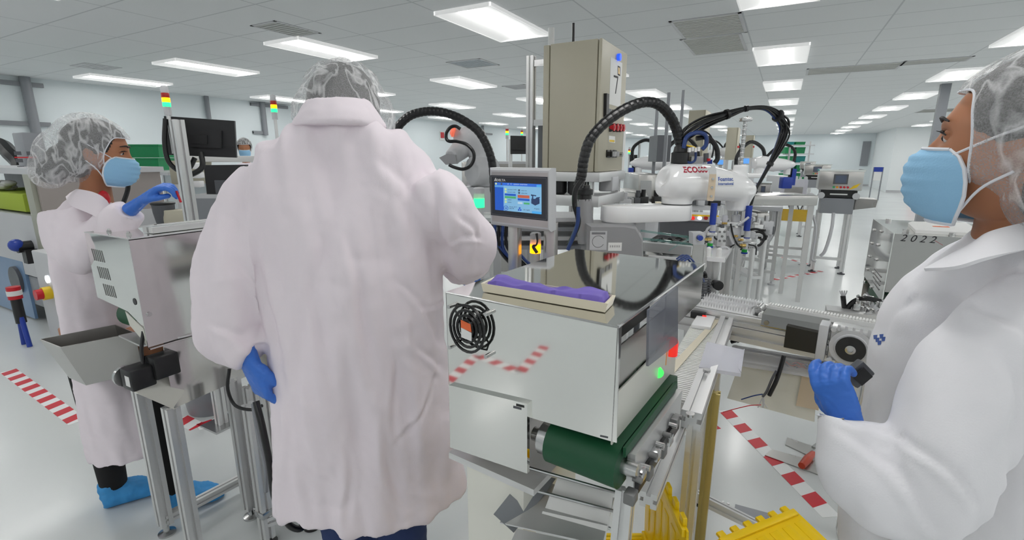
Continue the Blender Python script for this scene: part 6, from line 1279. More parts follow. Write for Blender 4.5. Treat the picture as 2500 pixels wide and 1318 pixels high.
# ---- articulated robot behind the touch panel
t = T('articulated_robot', 'grey-white six axis robot arm under the arched black hose', 'robot', atd(1185, 490, 3.3))
rb = lambda x, y, d=3.3: atd(x, y, d)
g = G().cyl(rb(1180, 455), rb(1180, 405), 0.10).cyl(rb(1150, 418, 3.2), rb(1205, 418, 3.3), 0.095); P(t, 'turret', remesh(g, 0.012, 6), M['lgrey'], ang=0)
g = G().tube([rb(1180, 415), rb(1172, 380), rb(1158, 340)], [0.10, 0.075, 0.085], n=16).ball(rb(1158, 340), 0.088); P(t, 'upper_arm', remesh(g, 0.012, 6), M['lgrey'], ang=0)
g = G().tube([rb(1162, 332), rb(1135, 333), rb(1108, 330)], [0.085, 0.065, 0.042], n=16).tube([rb(1150, 340), rb(1128, 362), rb(1102, 385, 3.2)], [0.08, 0.07, 0.052], n=16).ball(rb(1158, 340), 0.085); P(t, 'forearm', remesh(g, 0.012, 6), M['lgrey'], ang=0)
g = G().prism([rb(1072, 385, 3.12), rb(1092, 375, 3.12), rb(1112, 378, 3.12), rb(1114, 400, 3.12), rb(1088, 402, 3.12)], FW*0.12); P(t, 'wrist_cover', g, M['grey'])
c = rb(1110, 322, 3.25); P(t, 'signal_lamp', G().lathe([(0.034, 0), (0.036, 0.012), (0.02, 0.026)], c, -RT+V((0, 0, 0.3))), mat('coral_lamp', s2l(240, 110, 90), 0.4, emit=0.5, ecol=(1, 0.2, 0.1)))
rb_ = rb; rb = lambda x, y: atd(x, y, 3.12); P(t, 'cable', G().tube([rb(1124, 315), rb(1112, 308), rb(1100, 311), rb(1090, 324), rb(1090, 339), rb(1098, 345), rb(1115, 345), rb(1138, 352), rb(1154, 368), rb(1157, 387), rb(1148, 405), rb(1130, 413), rb(1108, 408), rb(1096, 402)], 0.0105), M['rubber'])
rb = rb_; P(t, 'pedestal', G().cyl(V((rb(1180, 455).x, rb(1180, 455).y, 0)), rb(1180, 455), 0.12), M['lgrey'])
# clutter between touch panel and cabinet: stacked trays, wires and rails
t = T('wire_rack', 'rack of grey trays and wires behind the touch screen posts', 'rack', atd(1290, 640, 2.6))
for k in range(4): z = 1.05+k*0.05; P(t, 'tray', G().box(atd(1300, 600, 2.7)*V((1, 1, 0)) if False else V((atd(1300, 600, 2.7).x, atd(1300, 600, 2.7).y, z)), (0.62, 0.3, 0.02), YAW), M['lgrey' if k % 2 else 'mgrey'])
random.seed(21)
for k in range(6): a = atd(1210+k*9, 580+random.uniform(0, 40), 2.35); P(t, 'cable', G().tube([a+V((0, 0, 0.12)), a, a+RT*0.06-V((0, 0, 0.08)), a+RT*0.1-V((0, 0, 0.12))], 0.008, n=6), M['rubber' if k % 2 else 'bluehose'])
for s in (-0.25, 0.25): c = atd(1300, 600, 2.7)+RT*s; P(t, 'post', G().bb((c.x-0.02, c.y-0.02, 0), (c.x+0.02, c.y+0.02, 1.22)), M['alu'])
# ---- shelf of green bins at the back, wall signs
sh = atd(1940, 440, 15.5); w_ = (atd(1968, 440, 15.5)-atd(1915, 440, 15.5)).dot(RT)
t = T('bin_shelf', 'steel shelf rack holding green bins far behind the robots', 'shelf', (sh.x, sh.y, 0), YAW)
rows = [355, 376, 398, 420, 440]
for py in rows: P(t, 'shelf_board', G().box(V((sh.x, sh.y, atd(1940, py, 15.5).z)), (w_, 0.5, 0.03), YAW), M['lgrey'])
for sx in (-.5, .5): c = sh+RT*w_*sx; P(t, 'upright', G().bb((c.x-0.02, c.y-0.02, 0), (c.x+0.02, c.y+0.02, atd(1940, 345, 15.5).z)), M['alu'])
for i, py in enumerate(rows[:]):
    for j, px in enumerate((1928, 1955)):
        top = py-(17 if i else 9); tote('storage_bin', px-12, px+12, top, py-1.5, 15.4, 'green bin on the %s shelf of the far rack, %s' % (('top', 'second', 'third', 'fourth', 'lowest')[i], ('left', 'right')[j]), M['gbin' if (i+j) % 3 else 'gbin2'], None, 'green bins on the far rack', 0.4)
fe = aty(2243, 415, 27.3); t = T('fire_extinguisher', 'red fire extinguisher and sign on the far white wall', 'fire extinguisher', fe-V((0, 0, 0.35)))
P(t, 'cylinder', G().lathe([(0.13, -0.35), (0.14, -0.3), (0.14, 0.05), (0.06, 0.15), (0.05, 0.2)], fe), M['red']); P(t, 'wall_sign', G().box(fe+V((0.1, 0.18, 0.5)), (0.3, 0.02, 0.32)), M['red']); P(t, 'bracket', G().box(fe+V((0, 0.15, 0)), (0.1, 0.14, 0.1)), M['dgrey'])
bs_ = aty(2145, 410, 22.0); w3 = aty(2155, 410, 22.0).x-aty(2133, 410, 22.0).x
t = T('notice_stand', 'white notice board on a stand with a blue header near the far corner', 'sign', (bs_.x, bs_.y, 0))
z0, z1 = aty(2145, 452, 22).z, aty(2145, 408, 22).z; P(t, 'board', G().box((bs_.x, bs_.y, (z0+z1)/2+0.1), (w3, 0.03, (z1-z0)*0.8)), M['paper']); P(t, 'blue_header', G().box((bs_.x, bs_.y-0.02, z1-0.08), (w3, 0.02, 0.16)), M['blue'])
for s in (-.5, .5): P(t, 'leg', G().bb((bs_.x+s*w3-0.02, bs_.y-0.02, 0), (bs_.x+s*w3+0.02, bs_.y+0.02, z1)), M['mgrey'])
a = aty(2108, 345, 32.9); b = aty(2118, 405, 32.9); O('wall_panel', G().bb((a.x, 32.93, b.z), (b.x, 33.0, a.z)), M['mgrey'], 'narrow grey panel on the far wall left of the corner', 'panel')
s_ = wx(1078, 332); t = T('wall_sign', 'small red and white exit sign on the left wall below the arched hose', 'sign', s_); P(t, 'plate', G().box(s_+V((0.02, 0, 0)), (0.03, 0.24, 0.3)), M['paper']); P(t, 'red_field', G().box(s_+V((0.04, 0, 0.03)), (0.01, 0.2, 0.2)), M['red'])
pq = aty(2340, 360, 27.4); O('wall_panel', G().bb((pq.x, 27.44, 1.4), (pq.x+0.9, 27.5, 2.3)), M['lgrey'], 'pale grey panel on the far white wall right of the column', 'panel')
# ================================================================== people
def net_mat():
    m = mat('hair_net', (0.86, 0.86, 0.87), 0.8, spec=0.1); nt = m.node_tree; b = nt.nodes['Principled BSDF']; L = nt.links.new
    tc = nt.nodes.new('ShaderNodeTexCoord'); mp = nt.nodes.new('ShaderNodeMapping'); mp.inputs['Scale'].default_value = (1, 1.6, 0.55); L(tc.outputs['Object'], mp.inputs[0])
    n = nt.nodes.new('ShaderNodeTexNoise'); n.inputs['Scale'].default_value = 15; n.inputs['Detail'].default_value = 2; n.inputs['Distortion'].default_value = 0.7; L(mp.outputs[0], n.inputs[0])
    w = nt.nodes.new('ShaderNodeTexNoise'); w.inputs['Scale'].default_value = 420; w.inputs['Detail'].default_value = 1; L(tc.outputs['Object'], w.inputs[0])
    ab = nt.nodes.new('ShaderNodeMath'); ab.operation = 'SUBTRACT'; ab.inputs[1].default_value = 0.5; L(n.outputs[0], ab.inputs[0]); ac = nt.nodes.new('ShaderNodeMath'); ac.operation = 'ABSOLUTE'; L(ab.outputs[0], ac.inputs[0])
    r = nt.nodes.new('ShaderNodeMapRange'); r.inputs[1].default_value = 0.0; r.inputs[2].default_value = 0.055; r.inputs[3].default_value = 0.66; r.inputs[4].default_value = 0.27; L(ac.outputs[0], r.inputs[0])
    r2 = nt.nodes.new('ShaderNodeMapRange'); r2.inputs[1].default_value = 0.35; r2.inputs[2].default_value = 0.65; r2.inputs[3].default_value = -0.05; r2.inputs[4].default_value = 0.05; L(w.outputs[0], r2.inputs[0])
    a = nt.nodes.new('ShaderNodeMath'); a.use_clamp = True; L(r.outputs[0], a.inputs[0]); L(r2.outputs[0], a.inputs[1]); L(a.outputs[0], b.inputs['Alpha']); return m
NET = net_mat()
def gs(v, c, w): return math.exp(-((v-c)/w)**2)
def head_geo(nu=64, nv=48):
    g = G(); rows = []
    for j in range(nv+1):
        la = -math.pi/2+math.pi*j/nv; row = []
        for i in range(nu):
            ph = 2*math.pi*i/nu; d = V((math.cos(la)*math.sin(ph), math.cos(la)*math.cos(ph), math.sin(la)))
            x, y, z = d.x*0.074, d.y*(0.092 if d.y > 0 else 0.098), d.z*0.116
            if z < 0:
                k = -z/0.116; x *= 1-0.22*k**1.4
                y = y*(1-0.10*k)+0.012*k if y > 0 else y*(1-0.55*k)
            f = max(0.0, d.y)**0.5
            if d.y > 0:
                y += f*(0.024*gs(x, 0, 0.011)*gs(z, -0.030, 0.017)+0.012*gs(x, 0, 0.010)*gs(z, -0.010, 0.020))
                y += f*(0.006*gs(z, 0.027, 0.011)*gs(abs(x), 0.028, 0.03)-0.009*gs(abs(x), 0.033, 0.016)*gs(z, 0.006, 0.012))
                y += f*(0.007*gs(x, 0, 0.022)*gs(z, -0.064, 0.009)-0.003*gs(x, 0, 0.02)*gs(z, -0.064, 0.003)+0.010*gs(x, 0, 0.022)*gs(z, -0.098, 0.014))
                y += f*0.006*gs(abs(x), 0.042, 0.018)*gs(z, -0.026, 0.018)
            row.append(V((x, y, z)))
        rows.append(row)
    vs = [[g.bm.verts.new(p) for p in r] for r in rows[1:-1]]; b0 = g.bm.verts.new(rows[0][0]); b1 = g.bm.verts.new(rows[-1][0])
    for a, b in zip(vs, vs[1:]):
        for i in range(nu): g.bm.faces.new((a[i], a[(i+1) % nu], b[(i+1) % nu], b[i]))
    for i in range(nu): g.bm.faces.new((b0, vs[0][(i+1) % nu], vs[0][i])); g.bm.faces.new((b1, vs[-1][i], vs[-1][(i+1) % nu]))
    for s in (-1, 1):   # ears
        e = G(); e.ball((0, 0, 0), (0.009, 0.020, 0.033), 14); e.ball((s*0.004, 0.002, 0.0), (0.007, 0.012, 0.022), 10)
        e.xf(Matrix.Translation((s*0.069, -0.014, -0.012)) @ Matrix.Rotation(s*0.35, 4, 'Z')); me = bpy.data.meshes.new('e'); e.bm.to_mesh(me); g.bm.from_mesh(me)
    return g
def head_matrix(c, face, tilt=0.0, roll=0.0):
    y = V(face).normalized(); z = V((0, 0, 1)); x = y.cross(z).normalized(); y = z.cross(x)
    return Matrix.Translation(c) @ Matrix((x, y, z)).transposed().to_4x4() @ Matrix.Rotation(-tilt, 4, 'X') @ Matrix.Rotation(roll, 4, 'Y')
def eyes(par, mh, gaze=0.0):
    for s in (-1, 1):
        g = G().ball((s*0.033, 0.0675, 0.006), 0.0122, 20); g.xf(mh); e = P(par, 'eye', g, M['eye'])
        g = G().ball((s*0.033+gaze, 0.0758, 0.005), 0.0062, 14); g.xf(mh); P(e, 'iris', g, M['iris'])
        g = G().ball((s*0.0345, 0.0660, 0.0095), 0.0134, 20); g.xf(mh); P(e, 'eyelid', g, par.data.materials[0])
        g = G().tube([(s*0.018, 0.081, 0.012), (s*0.033, 0.084, 0.0145), (s*0.050, 0.072, 0.009)], [0.001, 0.0022, 0.001], n=6)
        for k in range(7): x = s*(0.022+k*0.0042); g.tube([(x, 0.083-k*0.0012, 0.013), (x+s*0.003, 0.092-k*0.0012, 0.015)], [0.0009, 0.0003], n=4, spline=False)
        g.xf(mh); P(par, 'eyelash', g, M['hair'])
        g = G().tube([(s*0.014, 0.092, 0.030), (s*0.032, 0.088, 0.035), (s*0.054, 0.071, 0.029)], [0.0022, 0.003, 0.0012], n=6); g.xf(mh); P(par, 'eyebrow', g, M['hair'])
def mask_on(par, mh):
    rows = [(-0.012, 0.056, 0.108, 0.060), (-0.022, 0.064, 0.122, 0.045), (-0.038, 0.069, 0.130, 0.034), (-0.058, 0.070, 0.130, 0.028), (-0.078, 0.068, 0.127, 0.026), (-0.096, 0.064, 0.120, 0.028), (-0.112, 0.057, 0.106, 0.032), (-0.124, 0.045, 0.082, 0.036)]
    g = G(); vs = []; n = 30; R_ = len(rows)
    dense = []
    for k in range((R_-1)*4+1):
        t = k/4; i = min(int(t), R_-2); f = t-i; a = [rows[i][q]+(rows[i+1][q]-rows[i][q])*f for q in range(4)]; a.append(0.0016*math.sin(k*1.57)); dense.append(a)
    for z, hw, yf, ys, rp in dense:
        vs.append([g.bm.verts.new((hw*math.sin(a), ys+(yf-ys)*abs(math.cos(a))**0.8+rp*math.cos(a)+0.0015*noise.noise(V((a*3, z*60, 2))), z)) for a in [-math.pi/2+math.pi*i/n for i in range(n+1)]])
    for a, b in zip(vs, vs[1:]):
        for i in range(n): g.bm.faces.new((a[i], b[i], b[i+1], a[i+1]))
    bmesh.ops.recalc_face_normals(g.bm, faces=g.bm.faces[:]); bmesh.ops.solidify(g.bm, geom=g.bm.faces[:], thickness=0.0016); g.xf(mh); mk = P(par, 'face_mask', g, M['mask'], ang=70)
    g = G(); 
    for k in (0, len(dense)-1): g.tube([(dense[k][1]*math.sin(a), dense[k][3]+(dense[k][2]-dense[k][3])*abs(math.cos(a))**0.8+0.001, dense[k][0]) for a in [-math.pi/2+math.pi*i/n for i in range(n+1)]], 0.003, n=6, spline=False)
    for s in (-1, 1): g.tube([(s*d[1], d[3], d[0]) for d in dense], 0.0026, n=6, spline=False)
    g.xf(mh); P(mk, 'mask_edge', g, M['maskw'])
    g = G()
    for s in (-1, 1):
        g.tube([(s*0.060, 0.054, -0.020), (s*0.076, 0.012, 0.004), (s*0.082, -0.022, 0.022)], 0.002, n=6)
        g.tube([(s*0.050, 0.036, -0.112), (s*0.072, 0.010, -0.066), (s*0.082, -0.022, -0.038)], 0.002, n=6)
    g.xf(mh); P(mk, 'ear_loop', g, M['maskw'])
def hair_net(par, mh, balls, cut, voxel=0.006, hair=None, amp=0.005, ridges=True):
    """bouffant cap: union of balls in head space, opened where cut() is true, over the dark hair"""
    g = G()
    for c, r in hair or balls: g.ball(c, tuple(x*0.96 for x in (r if isinstance(r, (tuple, list)) else (r,)*3)) if not hair else r, 24)
    def hf(co, n): return n*(0.003*noise.noise(co*60))
    h = remesh(g, voxel, 3, hf); bmesh.ops.delete(h.bm, geom=[f for f in h.bm.faces if cut(f.calc_center_median(), 0.006)], context='FACES'); h.xf(mh); P(par, 'hair', h, M['hair'], ang=0)
    g = G()
    for c, r in balls: g.ball(c, r, 24)
    def nf(co, n):
        q = noise.noise(V((co.x*34, co.y*22, co.z*12)))+0.6*abs(noise.noise(V((co.x*70, co.y*26, co.z*40))))
        return n*(amp*q+0.003)
    h = remesh(g, voxel, 4, nf); bmesh.ops.delete(h.bm, geom=[f for f in h.bm.faces if cut(f.calc_center_median(), 0.0)], context='FACES')
    ed = [e for e in h.bm.edges if e.is_boundary]; el_ = G(); nb = {}
    for e in ed:
        for a, b in (e.verts, reversed(e.verts)): nb.setdefault(a, []).append(b)
    for it in range(24):
        mv = [(v, (v.co+sum((q.co for q in l), V())/len(l))/2) for v, l in nb.items() if len(l) == 2]
        for v, c in mv: v.co = c
    for e in ed:
        a, b = e.verts[0].co, e.verts[1].co
        if (b-a).length > 1e-6: el_.cyl(a, b, 0.0018, n=5)
    h.xf(mh); nt_ = P(par, 'hair_net', h, NET, ang=0)
    if len(el_.bm.verts): el_.xf(mh); P(nt_, 'elastic_edge', el_, M['maskw'])
def hand(curl=(0.3, 0.4, 0.4, 0.45), thumb=0.5, spread=0.06, mirror=False, scale=1.0, tcurl=0.3, cuff=0.06, first=0.7):
    """gloved hand: wrist at the origin, fingers along +Y, palm facing -Z, thumb on +X"""
    g = G(); rg = []
    for y, w, t_ in ((-cuff, 0.033, 0.026), (-0.03, 0.031, 0.023), (0.0, 0.030, 0.020), (0.03, 0.037, 0.018), (0.065, 0.042, 0.016), (0.088, 0.041, 0.013), (0.096, 0.036, 0.009)):
        rg.append([(w*math.cos(a), y, t_*math.sin(a)) for a in [6.28318*i/20 for i in range(20)]])
    g.loft(rg)
    for k, (bx_, L_) in enumerate(((0.030, 0.070), (0.0105, 0.078), (-0.010, 0.072), (-0.0295, 0.057))):
        p = V((bx_, 0.078, 0.001)); sp = spread*(1.5-k); d = V((math.sin(sp), math.cos(sp), 0)); pts = [p, p+d*0.012]; ang = 0
        for seg, f_ in zip((0.47, 0.30, 0.23), (first, 1.0, 0.8)):
            ang += curl[k]*f_; dd = V((d.x*math.cos(ang), d.y*math.cos(ang), -math.sin(ang))); pts.append(pts[-1]+dd*L_*seg)
        g.tube(pts, [0.0105, 0.0104, 0.0100, 0.0092, 0.0080], n=12, sub=4); g.ball(pts[-1], 0.0080, 10)
    a = thumb; p0 = V((0.024, 0.022, -0.004)); d1 = V((math.sin(a), math.cos(a), -0.35)).normalized(); d2 = V((math.sin(a-tcurl), math.cos(a-tcurl), -0.5)).normalized()
    pts = [p0, p0+d1*0.034, p0+d1*0.034+d2*0.028, p0+d1*0.034+d2*0.052]; g.tube(pts, [0.0145, 0.0125, 0.0112, 0.009], n=12, sub=4); g.ball(pts[-1], 0.009, 10)
    def f(co, n): return n*(0.0010*noise.noise(co*130)+0.0008*noise.noise(V((co.x*60, co.y*240, co.z*60))))
    h = remesh(g, 0.0036, 2, f)
    h.xf(Matrix.Diagonal((-scale if mirror else scale, scale, scale, 1)))
    return h
def hand_matrix(w, fdir, back):
    """wrist point, finger direction, direction the back of the hand faces"""
    y = V(fdir).normalized(); z = V(back); z = (z-y*z.dot(y)).normalized(); return Matrix.Translation(w) @ Matrix((y.cross(z), y, z)).transposed().to_4x4()
def ringpx(py, l, r, dep, hd, n=40, p=0.85, sh=0.0):
    a, b = atd(l, py, dep), atd(r, py, dep); z = (a.z+b.z)/2; a = a-O0; b = b-O0; a.z = b.z = 0; m = (a.normalized()+b.normalized()).normalized(); half = a.angle(b)/2
    c = O0+m*(dep/m.dot(FW)); c.z = z; w = (c-O0).xy.length*math.tan(half); e = V((m.y, -m.x, 0))
    return [c+e*(math.copysign(abs(math.cos(t))**p, math.cos(t))*w)+m*(math.copysign(abs(math.sin(t))**p, math.sin(t))*hd) for t in [6.28318531*i/n for i in range(n)]]
def folds(A=0.008, kx=11.0, kz=2.6, seed=0.0, fine=0.0016, hem=None):
    def f(co, n):
        q = co+V((seed, seed*0.7, seed*0.3)); lat = q.dot(RT); dp = q.dot(FW)
        a = noise.noise(V((lat*kx, dp*kx*0.7, q.z*kz)))+0.55*noise.noise(V((lat*kx*2.1+q.z*2.2, dp*kx*1.6, q.z*kz*1.9)))
        w = abs(noise.noise(V((lat*5+q.z*4.5, dp*5, q.z*6.5)))); c = 0.5*(1-min(1, w*5))
        return n*(A*a+A*0.55*c*noise.noise(q*4)+fine*noise.noise(q*46))
    return f
def creased(base, dep, lines):
    """adds long soft creases; each line is px, py, px, py, depth of the crease, width"""
    L_ = []
    for x0, y0, x1, y1, A, w in lines:
        a, b = atd(x0, y0, dep), atd(x1, y1, dep); L_.append((V((a.dot(RT), a.z)), V((b.dot(RT), b.z)), A, w))
    def f(co, n):
        o = base(co, n)
        if n.dot(FW) > 0.25: return o
        q = V((co.dot(RT), co.z))
        for a, b, A, w in L_:
            ab = b-a; t = (q-a).dot(ab)/ab.length_squared
            if -0.1 < t < 1.1:
                s_ = (q.x-a.x)*ab.y-(q.y-a.y)*ab.x; d = s_/ab.length+0.012*math.sin(t*5+A*900)
                if abs(d) < w*4: o = o+n*(math.sin(max(0, min(1, t))*math.pi)**0.6*A*(0.75*gs(d, w*1.5, w*1.1)-gs(d, 0, w)))
        return o
    return f
def collar(par, pts_low, pts_high, th=0.006, name='collar', m=None):
    """folded collar strip between two point rows"""
    g = G(); a = spl(pts_low, 5); b = spl(pts_high, 5); c = sum(b, V())/len(b); va = [g.bm.verts.new(p) for p in a]; vm = [g.bm.verts.new((p+q)/2+((p+q)/2-c)*0.05) for p, q in zip(a, b)]; vb = [g.bm.verts.new(p) for p in b]
    for u, v in ((va, vm), (vm, vb)):
        for i in range(len(u)-1): g.bm.faces.new((u[i], u[i+1], v[i+1], v[i]))
    bmesh.ops.recalc_face_normals(g.bm, faces=g.bm.faces[:]); bmesh.ops.solidify(g.bm, geom=g.bm.faces[:], thickness=th); return P(par, name, g, m or M['coat'], ang=60)
def body(name, label, loc, parts_fn, m, voxel=0.012, sm=4):
    g = G(); parts_fn(g); h = remesh(g, voxel, sm); return O(name, h, m, label, 'person', loc=loc, ang=0)
def shoe(par, heel, toe, m=None):
    d = (toe-heel); L = d.length; y = d.normalized(); x = y.cross(V((0, 0, 1))); g = G(); rg = []
    for s_, w, h_ in ((-0.03, 0.022, 0.06), (0.03, 0.042, 0.10), (0.25, 0.05, 0.115), (0.45, 0.055, 0.10), (0.7, 0.06, 0.075), (0.92, 0.048, 0.055), (1.03, 0.018, 0.03)):
        c = heel+y*L*s_; rg.append([c+x*w*math.copysign(abs(math.cos(a))**0.8, math.cos(a))+V((0, 0, max(0.002, h_/2+h_/2*math.copysign(abs(math.sin(a))**0.7, math.sin(a))))) for a in [6.28318*i/18 for i in range(18)]])
    g.loft(rg); g.cyl(heel+y*L*0.17+V((0, 0, 0.05)), heel+y*L*0.15+V((0, 0, 0.118)), 0.05, 0.047, n=18)
    def f(co, n): return V((n.x, n.y, max(n.z, 0)))*(0.006*noise.noise(co*26)+0.004*noise.noise(V((co.x*80, co.y*80, co.z*40)))) if co.z > 0.012 else V()
    P(par, 'shoe_cover', remesh(g, 0.007, 2, f), m or M['bluecloth'], ang=0)
# ------------------------------------------------------------------ central person, back to the viewer
DC = 1.25; KM = 1.13                          # the depths below were first measured for a smaller person
def adm(x, y, d): return atd(x, y, d*KM)
def rkm(a): return (a[0], a[1], a[2], a[3]*KM, a[4]*KM)
hc = adm(842, 281, 1.315); mh = head_matrix(hc, FW*0.95-RT*0.3, R(34)) @ Matrix.Scale(1.10, 4)
lA, lB = adm(852, 1290, 1.27), adm(980, 1290, 1.27)
def bf(g):
    h = head_geo(); h.xf(mh); me = bpy.data.meshes.new('h'); h.bm.to_mesh(me); g.bm.from_mesh(me)
    g.tube([hc-V((0, 0, 0.06)), adm(838, 290, 1.22), adm(845, 360, 1.26)], 0.05, n=16)
    g.tube([adm(845, 340, 1.27), adm(860, 600, 1.27), adm(890, 1000, 1.27), adm(910, 1160, 1.27)], [0.05, 0.09, 0.09, 0.10], n=20)
    for q in (lA, lB): g.tube([V((q.x, q.y, 0.72)), V((q.x, q.y, 0.4)), V((q.x, q.y, 0.09))], [0.075, 0.055, 0.04], n=14)
man = body('person', 'person in a white lab coat and hairnet seen from behind in the centre', (hc.x, hc.y, 0), bf, M['skin'])
hair_net(man, mh, [((0, -0.005, 0.02), (0.112, 0.122, 0.118)), ((-0.06, -0.03, -0.02), (0.064, 0.07, 0.08)), ((0.065, -0.03, -0.03), (0.058, 0.066, 0.085)), ((0, -0.06, -0.01), (0.09, 0.06, 0.08))], lambda c, o: c.y > 0.055+o and c.z < 0.05, hair=[((0, -0.01, 0.025), (0.093, 0.110, 0.104)), ((0, -0.05, -0.02), (0.072, 0.05, 0.06))], amp=0.006)
mask_on(man, mh)
g = G()
rr = [(268, 765, 900, 1.215, .058), (300, 735, 925, 1.22, .075), (330, 676, 982, 1.23, .09), (362, 622, 1040, 1.24, .10), (410, 590, 1078, DC, .11), (455, 585, 1088, DC, .12), (520, 605, 1082, DC, .13), (640, 632, 1085, DC, .135), (780, 645, 1088, DC, .14), (920, 652, 1098, DC, .148), (1050, 656, 1112, DC, .155), (1150, 661, 1124, DC, .15), (1222, 662, 1134, DC, .15)]
rgs = [ringpx(*rkm(a), p=1.0 if a[0] > 1100 else 0.88) for a in rr]
for k, wt in ((-2, 0.4), (-1, 1.0)):
    for i, p_ in enumerate(rgs[k]):
        t = 6.28318531*i/40; p_.z += wt*(0.10*max(0, -math.cos(t)-0.1)*max(0, -math.sin(t)+0.15)+0.03*max(0, math.cos(t)-0.55)-0.02*max(0, -math.sin(t))*max(0, math.cos(t)))
g.loft(rgs)
g.tube([adm(650, 440, 1.24), adm(622, 500, 1.22), adm(594, 610, 1.20), adm(569, 740, 1.19), adm(574, 815, 1.17), adm(620, 868, 1.15)], [KM*r for r in (.06, .076, .085, .088, .083, .05)], n=20)
g.tube([adm(1030, 450, 1.25), adm(1080, 500, 1.25), adm(1122, 565, 1.28), adm(1138, 605, 1.34), adm(1136, 640, 1.45), adm(1134, 655, 1.58)], [KM*r for r in (.072, .082, .082, .082, .068, .05)], n=20)
coat_m = P(man, 'lab_coat', remesh(g, 0.008, 12, creased(folds(0.030, 11, 1.9, 0.3), 1.27, [(839, 560, 909, 860, .007, .012), (1040, 440, 1100, 700, .009, .012), (622, 450, 655, 830, .010, .012), (948, 860, 979, 1100, .008, .010), (925, 1020, 987, 1260, .009, .012), (1075, 930, 965, 1100, .006, .008), (1090, 1060, 1105, 1230, .008, .012), (721, 520, 737, 1040, .006, .018), (815, 360, 770, 760, .006, .018), (900, 370, 1070, 600, .006, .014), (970, 700, 1090, 900, .007, .009), (850, 1060, 870, 1270, .007, .012), (1020, 760, 1090, 820, .005, .006), (1000, 830, 1085, 1000, .005, .007), (700, 900, 720, 1200, .006, .016), (590, 640, 640, 800, .006, .009), (520, 780, 640, 850, .007, .010), (1110, 520, 1180, 640, .006, .010), (1080, 600, 1190, 600, .006, .009)])), M['coat'], ang=0)
g = G().loft([ringpx(*rkm(a), p=0.95) for a in ((312, 712, 944, 1.235, .112), (302, 714, 942, 1.235, .120), (280, 728, 928, 1.235, .112), (262, 738, 914, 1.24, .102), (250, 743, 906, 1.245, .095), (245, 750, 899, 1.245, .086), (250, 764, 886, 1.245, .07))])
P(coat_m, 'collar', remesh(g, 0.006, 2, folds(0.004, 12, 8, 3.3, 0.001)), M['coat'], ang=0)
g = G()
for q in (lA, lB): g.tube([V((q.x, q.y, 0.80)), V((q.x, q.y, 0.45)), V((q.x, q.y, 0.07))], [0.108, 0.094, 0.08], n=20)
P(man, 'jeans', remesh(g, 0.01, 3, folds(0.006, 14, 6, 1.1)), M['jeans'], ang=0)
for q in (lA, lB): shoe(man, V((q.x, q.y, 0))-FW*0.06, V((q.x, q.y, 0))+FW*0.22)
w = adm(606, 874, 1.145); h = hand((0.85, 0.95, 1.0, 1.05), 0.35, 0.03, True, 1.30, 0.5, cuff=0.03); h.xf(hand_matrix(w, V((0, 0, -1))+RT*0.22+FW*0.1, -FW*0.75-RT*0.65)); P(man, 'glove', h, M['glove'], ang=0)
w = adm(1134, 652, 1.60); h = hand((0.5, 0.6, 0.6, 0.6), 0.5); h.xf(hand_matrix(w, FW-V((0, 0, 0.4)), V((0, 0, 1)))); P(man, 'glove', h, M['glove'], ang=0)
# ------------------------------------------------------------------ woman at the left, in profile
DW = 1.90
hc = atd(240, 369, DW); mh = head_matrix(hc, RT*0.86+FW*0.50, R(10))
f1, f2 = atz(300, 1232, 0), atz(410, 1245, 0)
h1, t1, h2, t2_ = atz(258, 1238, 0), atz(400, 1190, 0), atz(400, 1248, 0), atz(545, 1208, 0)
a1, a2 = h1+(t1-h1)*0.2, h2+(t2_-h2)*0.2
def bf(g):
    h = head_geo(); h.xf(mh); me = bpy.data.meshes.new('h'); h.bm.to_mesh(me); g.bm.from_mesh(me)
    g.tube([hc-V((0, 0, 0.05))-RT*0.02, hc-V((0, 0, 0.13))-RT*0.035, hc-V((0, 0, 0.2))-RT*0.05], [0.05, 0.048, 0.06], n=16)
    g.tube([atd(215, 520, DW), atd(215, 700, DW), atd(270, 1000, DW)], [0.05, 0.09, 0.10], n=20)
    for q in (a1, a2): g.tube([V((q.x, q.y, 0.85)), V((q.x, q.y, 0.09))], [0.07, 0.036], n=14)
lady = body('person', 'person at left in white lab coat and blue mask raising a blue glove', (hc.x, hc.y, 0), bf, M['skin2'], 0.007, 3)
eyes(lady, mh); mask_on(lady, mh)
hair_net(lady, mh, [((0, -0.02, 0.022), (0.095, 0.120, 0.112)), ((0, -0.10, -0.035), (0.075, 0.085, 0.095)), ((0, -0.135, -0.085), (0.06, 0.06, 0.075)), ((0, -0.055, -0.05), (0.085, 0.055, 0.07))], lambda c, o: c.y > 0.030+o+0.35*max(0, c.z) and c.z < 0.062, hair=[((0, -0.012, 0.022), (0.080, 0.102, 0.098)), ((0, -0.09, -0.05), (0.055, 0.06, 0.06)), ((0, -0.13, -0.10), (0.045, 0.045, 0.045)), ((0, -0.05, -0.05), (0.078, 0.05, 0.06))], amp=0.006)
g = G()
rr = [(478, 190, 268, DW, .05), (496, 150, 286, DW, .075), (522, 122, 296, DW, .10), (565, 106, 300, DW, .115), (650, 112, 300, DW, .12), (760, 138, 308, DW, .12), (880, 165, 345, DW, .13), (1000, 188, 395, DW, .15), (1090, 206, 412, DW, .16)]
g.loft([ringpx(*a) for a in rr])
g.tube([atd(172, 525, 1.84), atd(180, 585, 1.80), atd(205, 612, 1.79), atd(250, 582, 1.79), atd(290, 545, 1.79), atd(315, 512, 1.79)], [.085, .086, .082, .074, .066, .052], n=20)
g.tube([atd(220, 540, 1.98), atd(235, 640, 2.02), atd(280, 680, 2.05), atd(340, 650, 2.08)], [.075, .075, .066, .05], n=18)
coat_w = P(lady, 'lab_coat', remesh(g, 0.0085, 6, folds(0.02, 11, 2.4, 4.2)), M['coat'], ang=0)
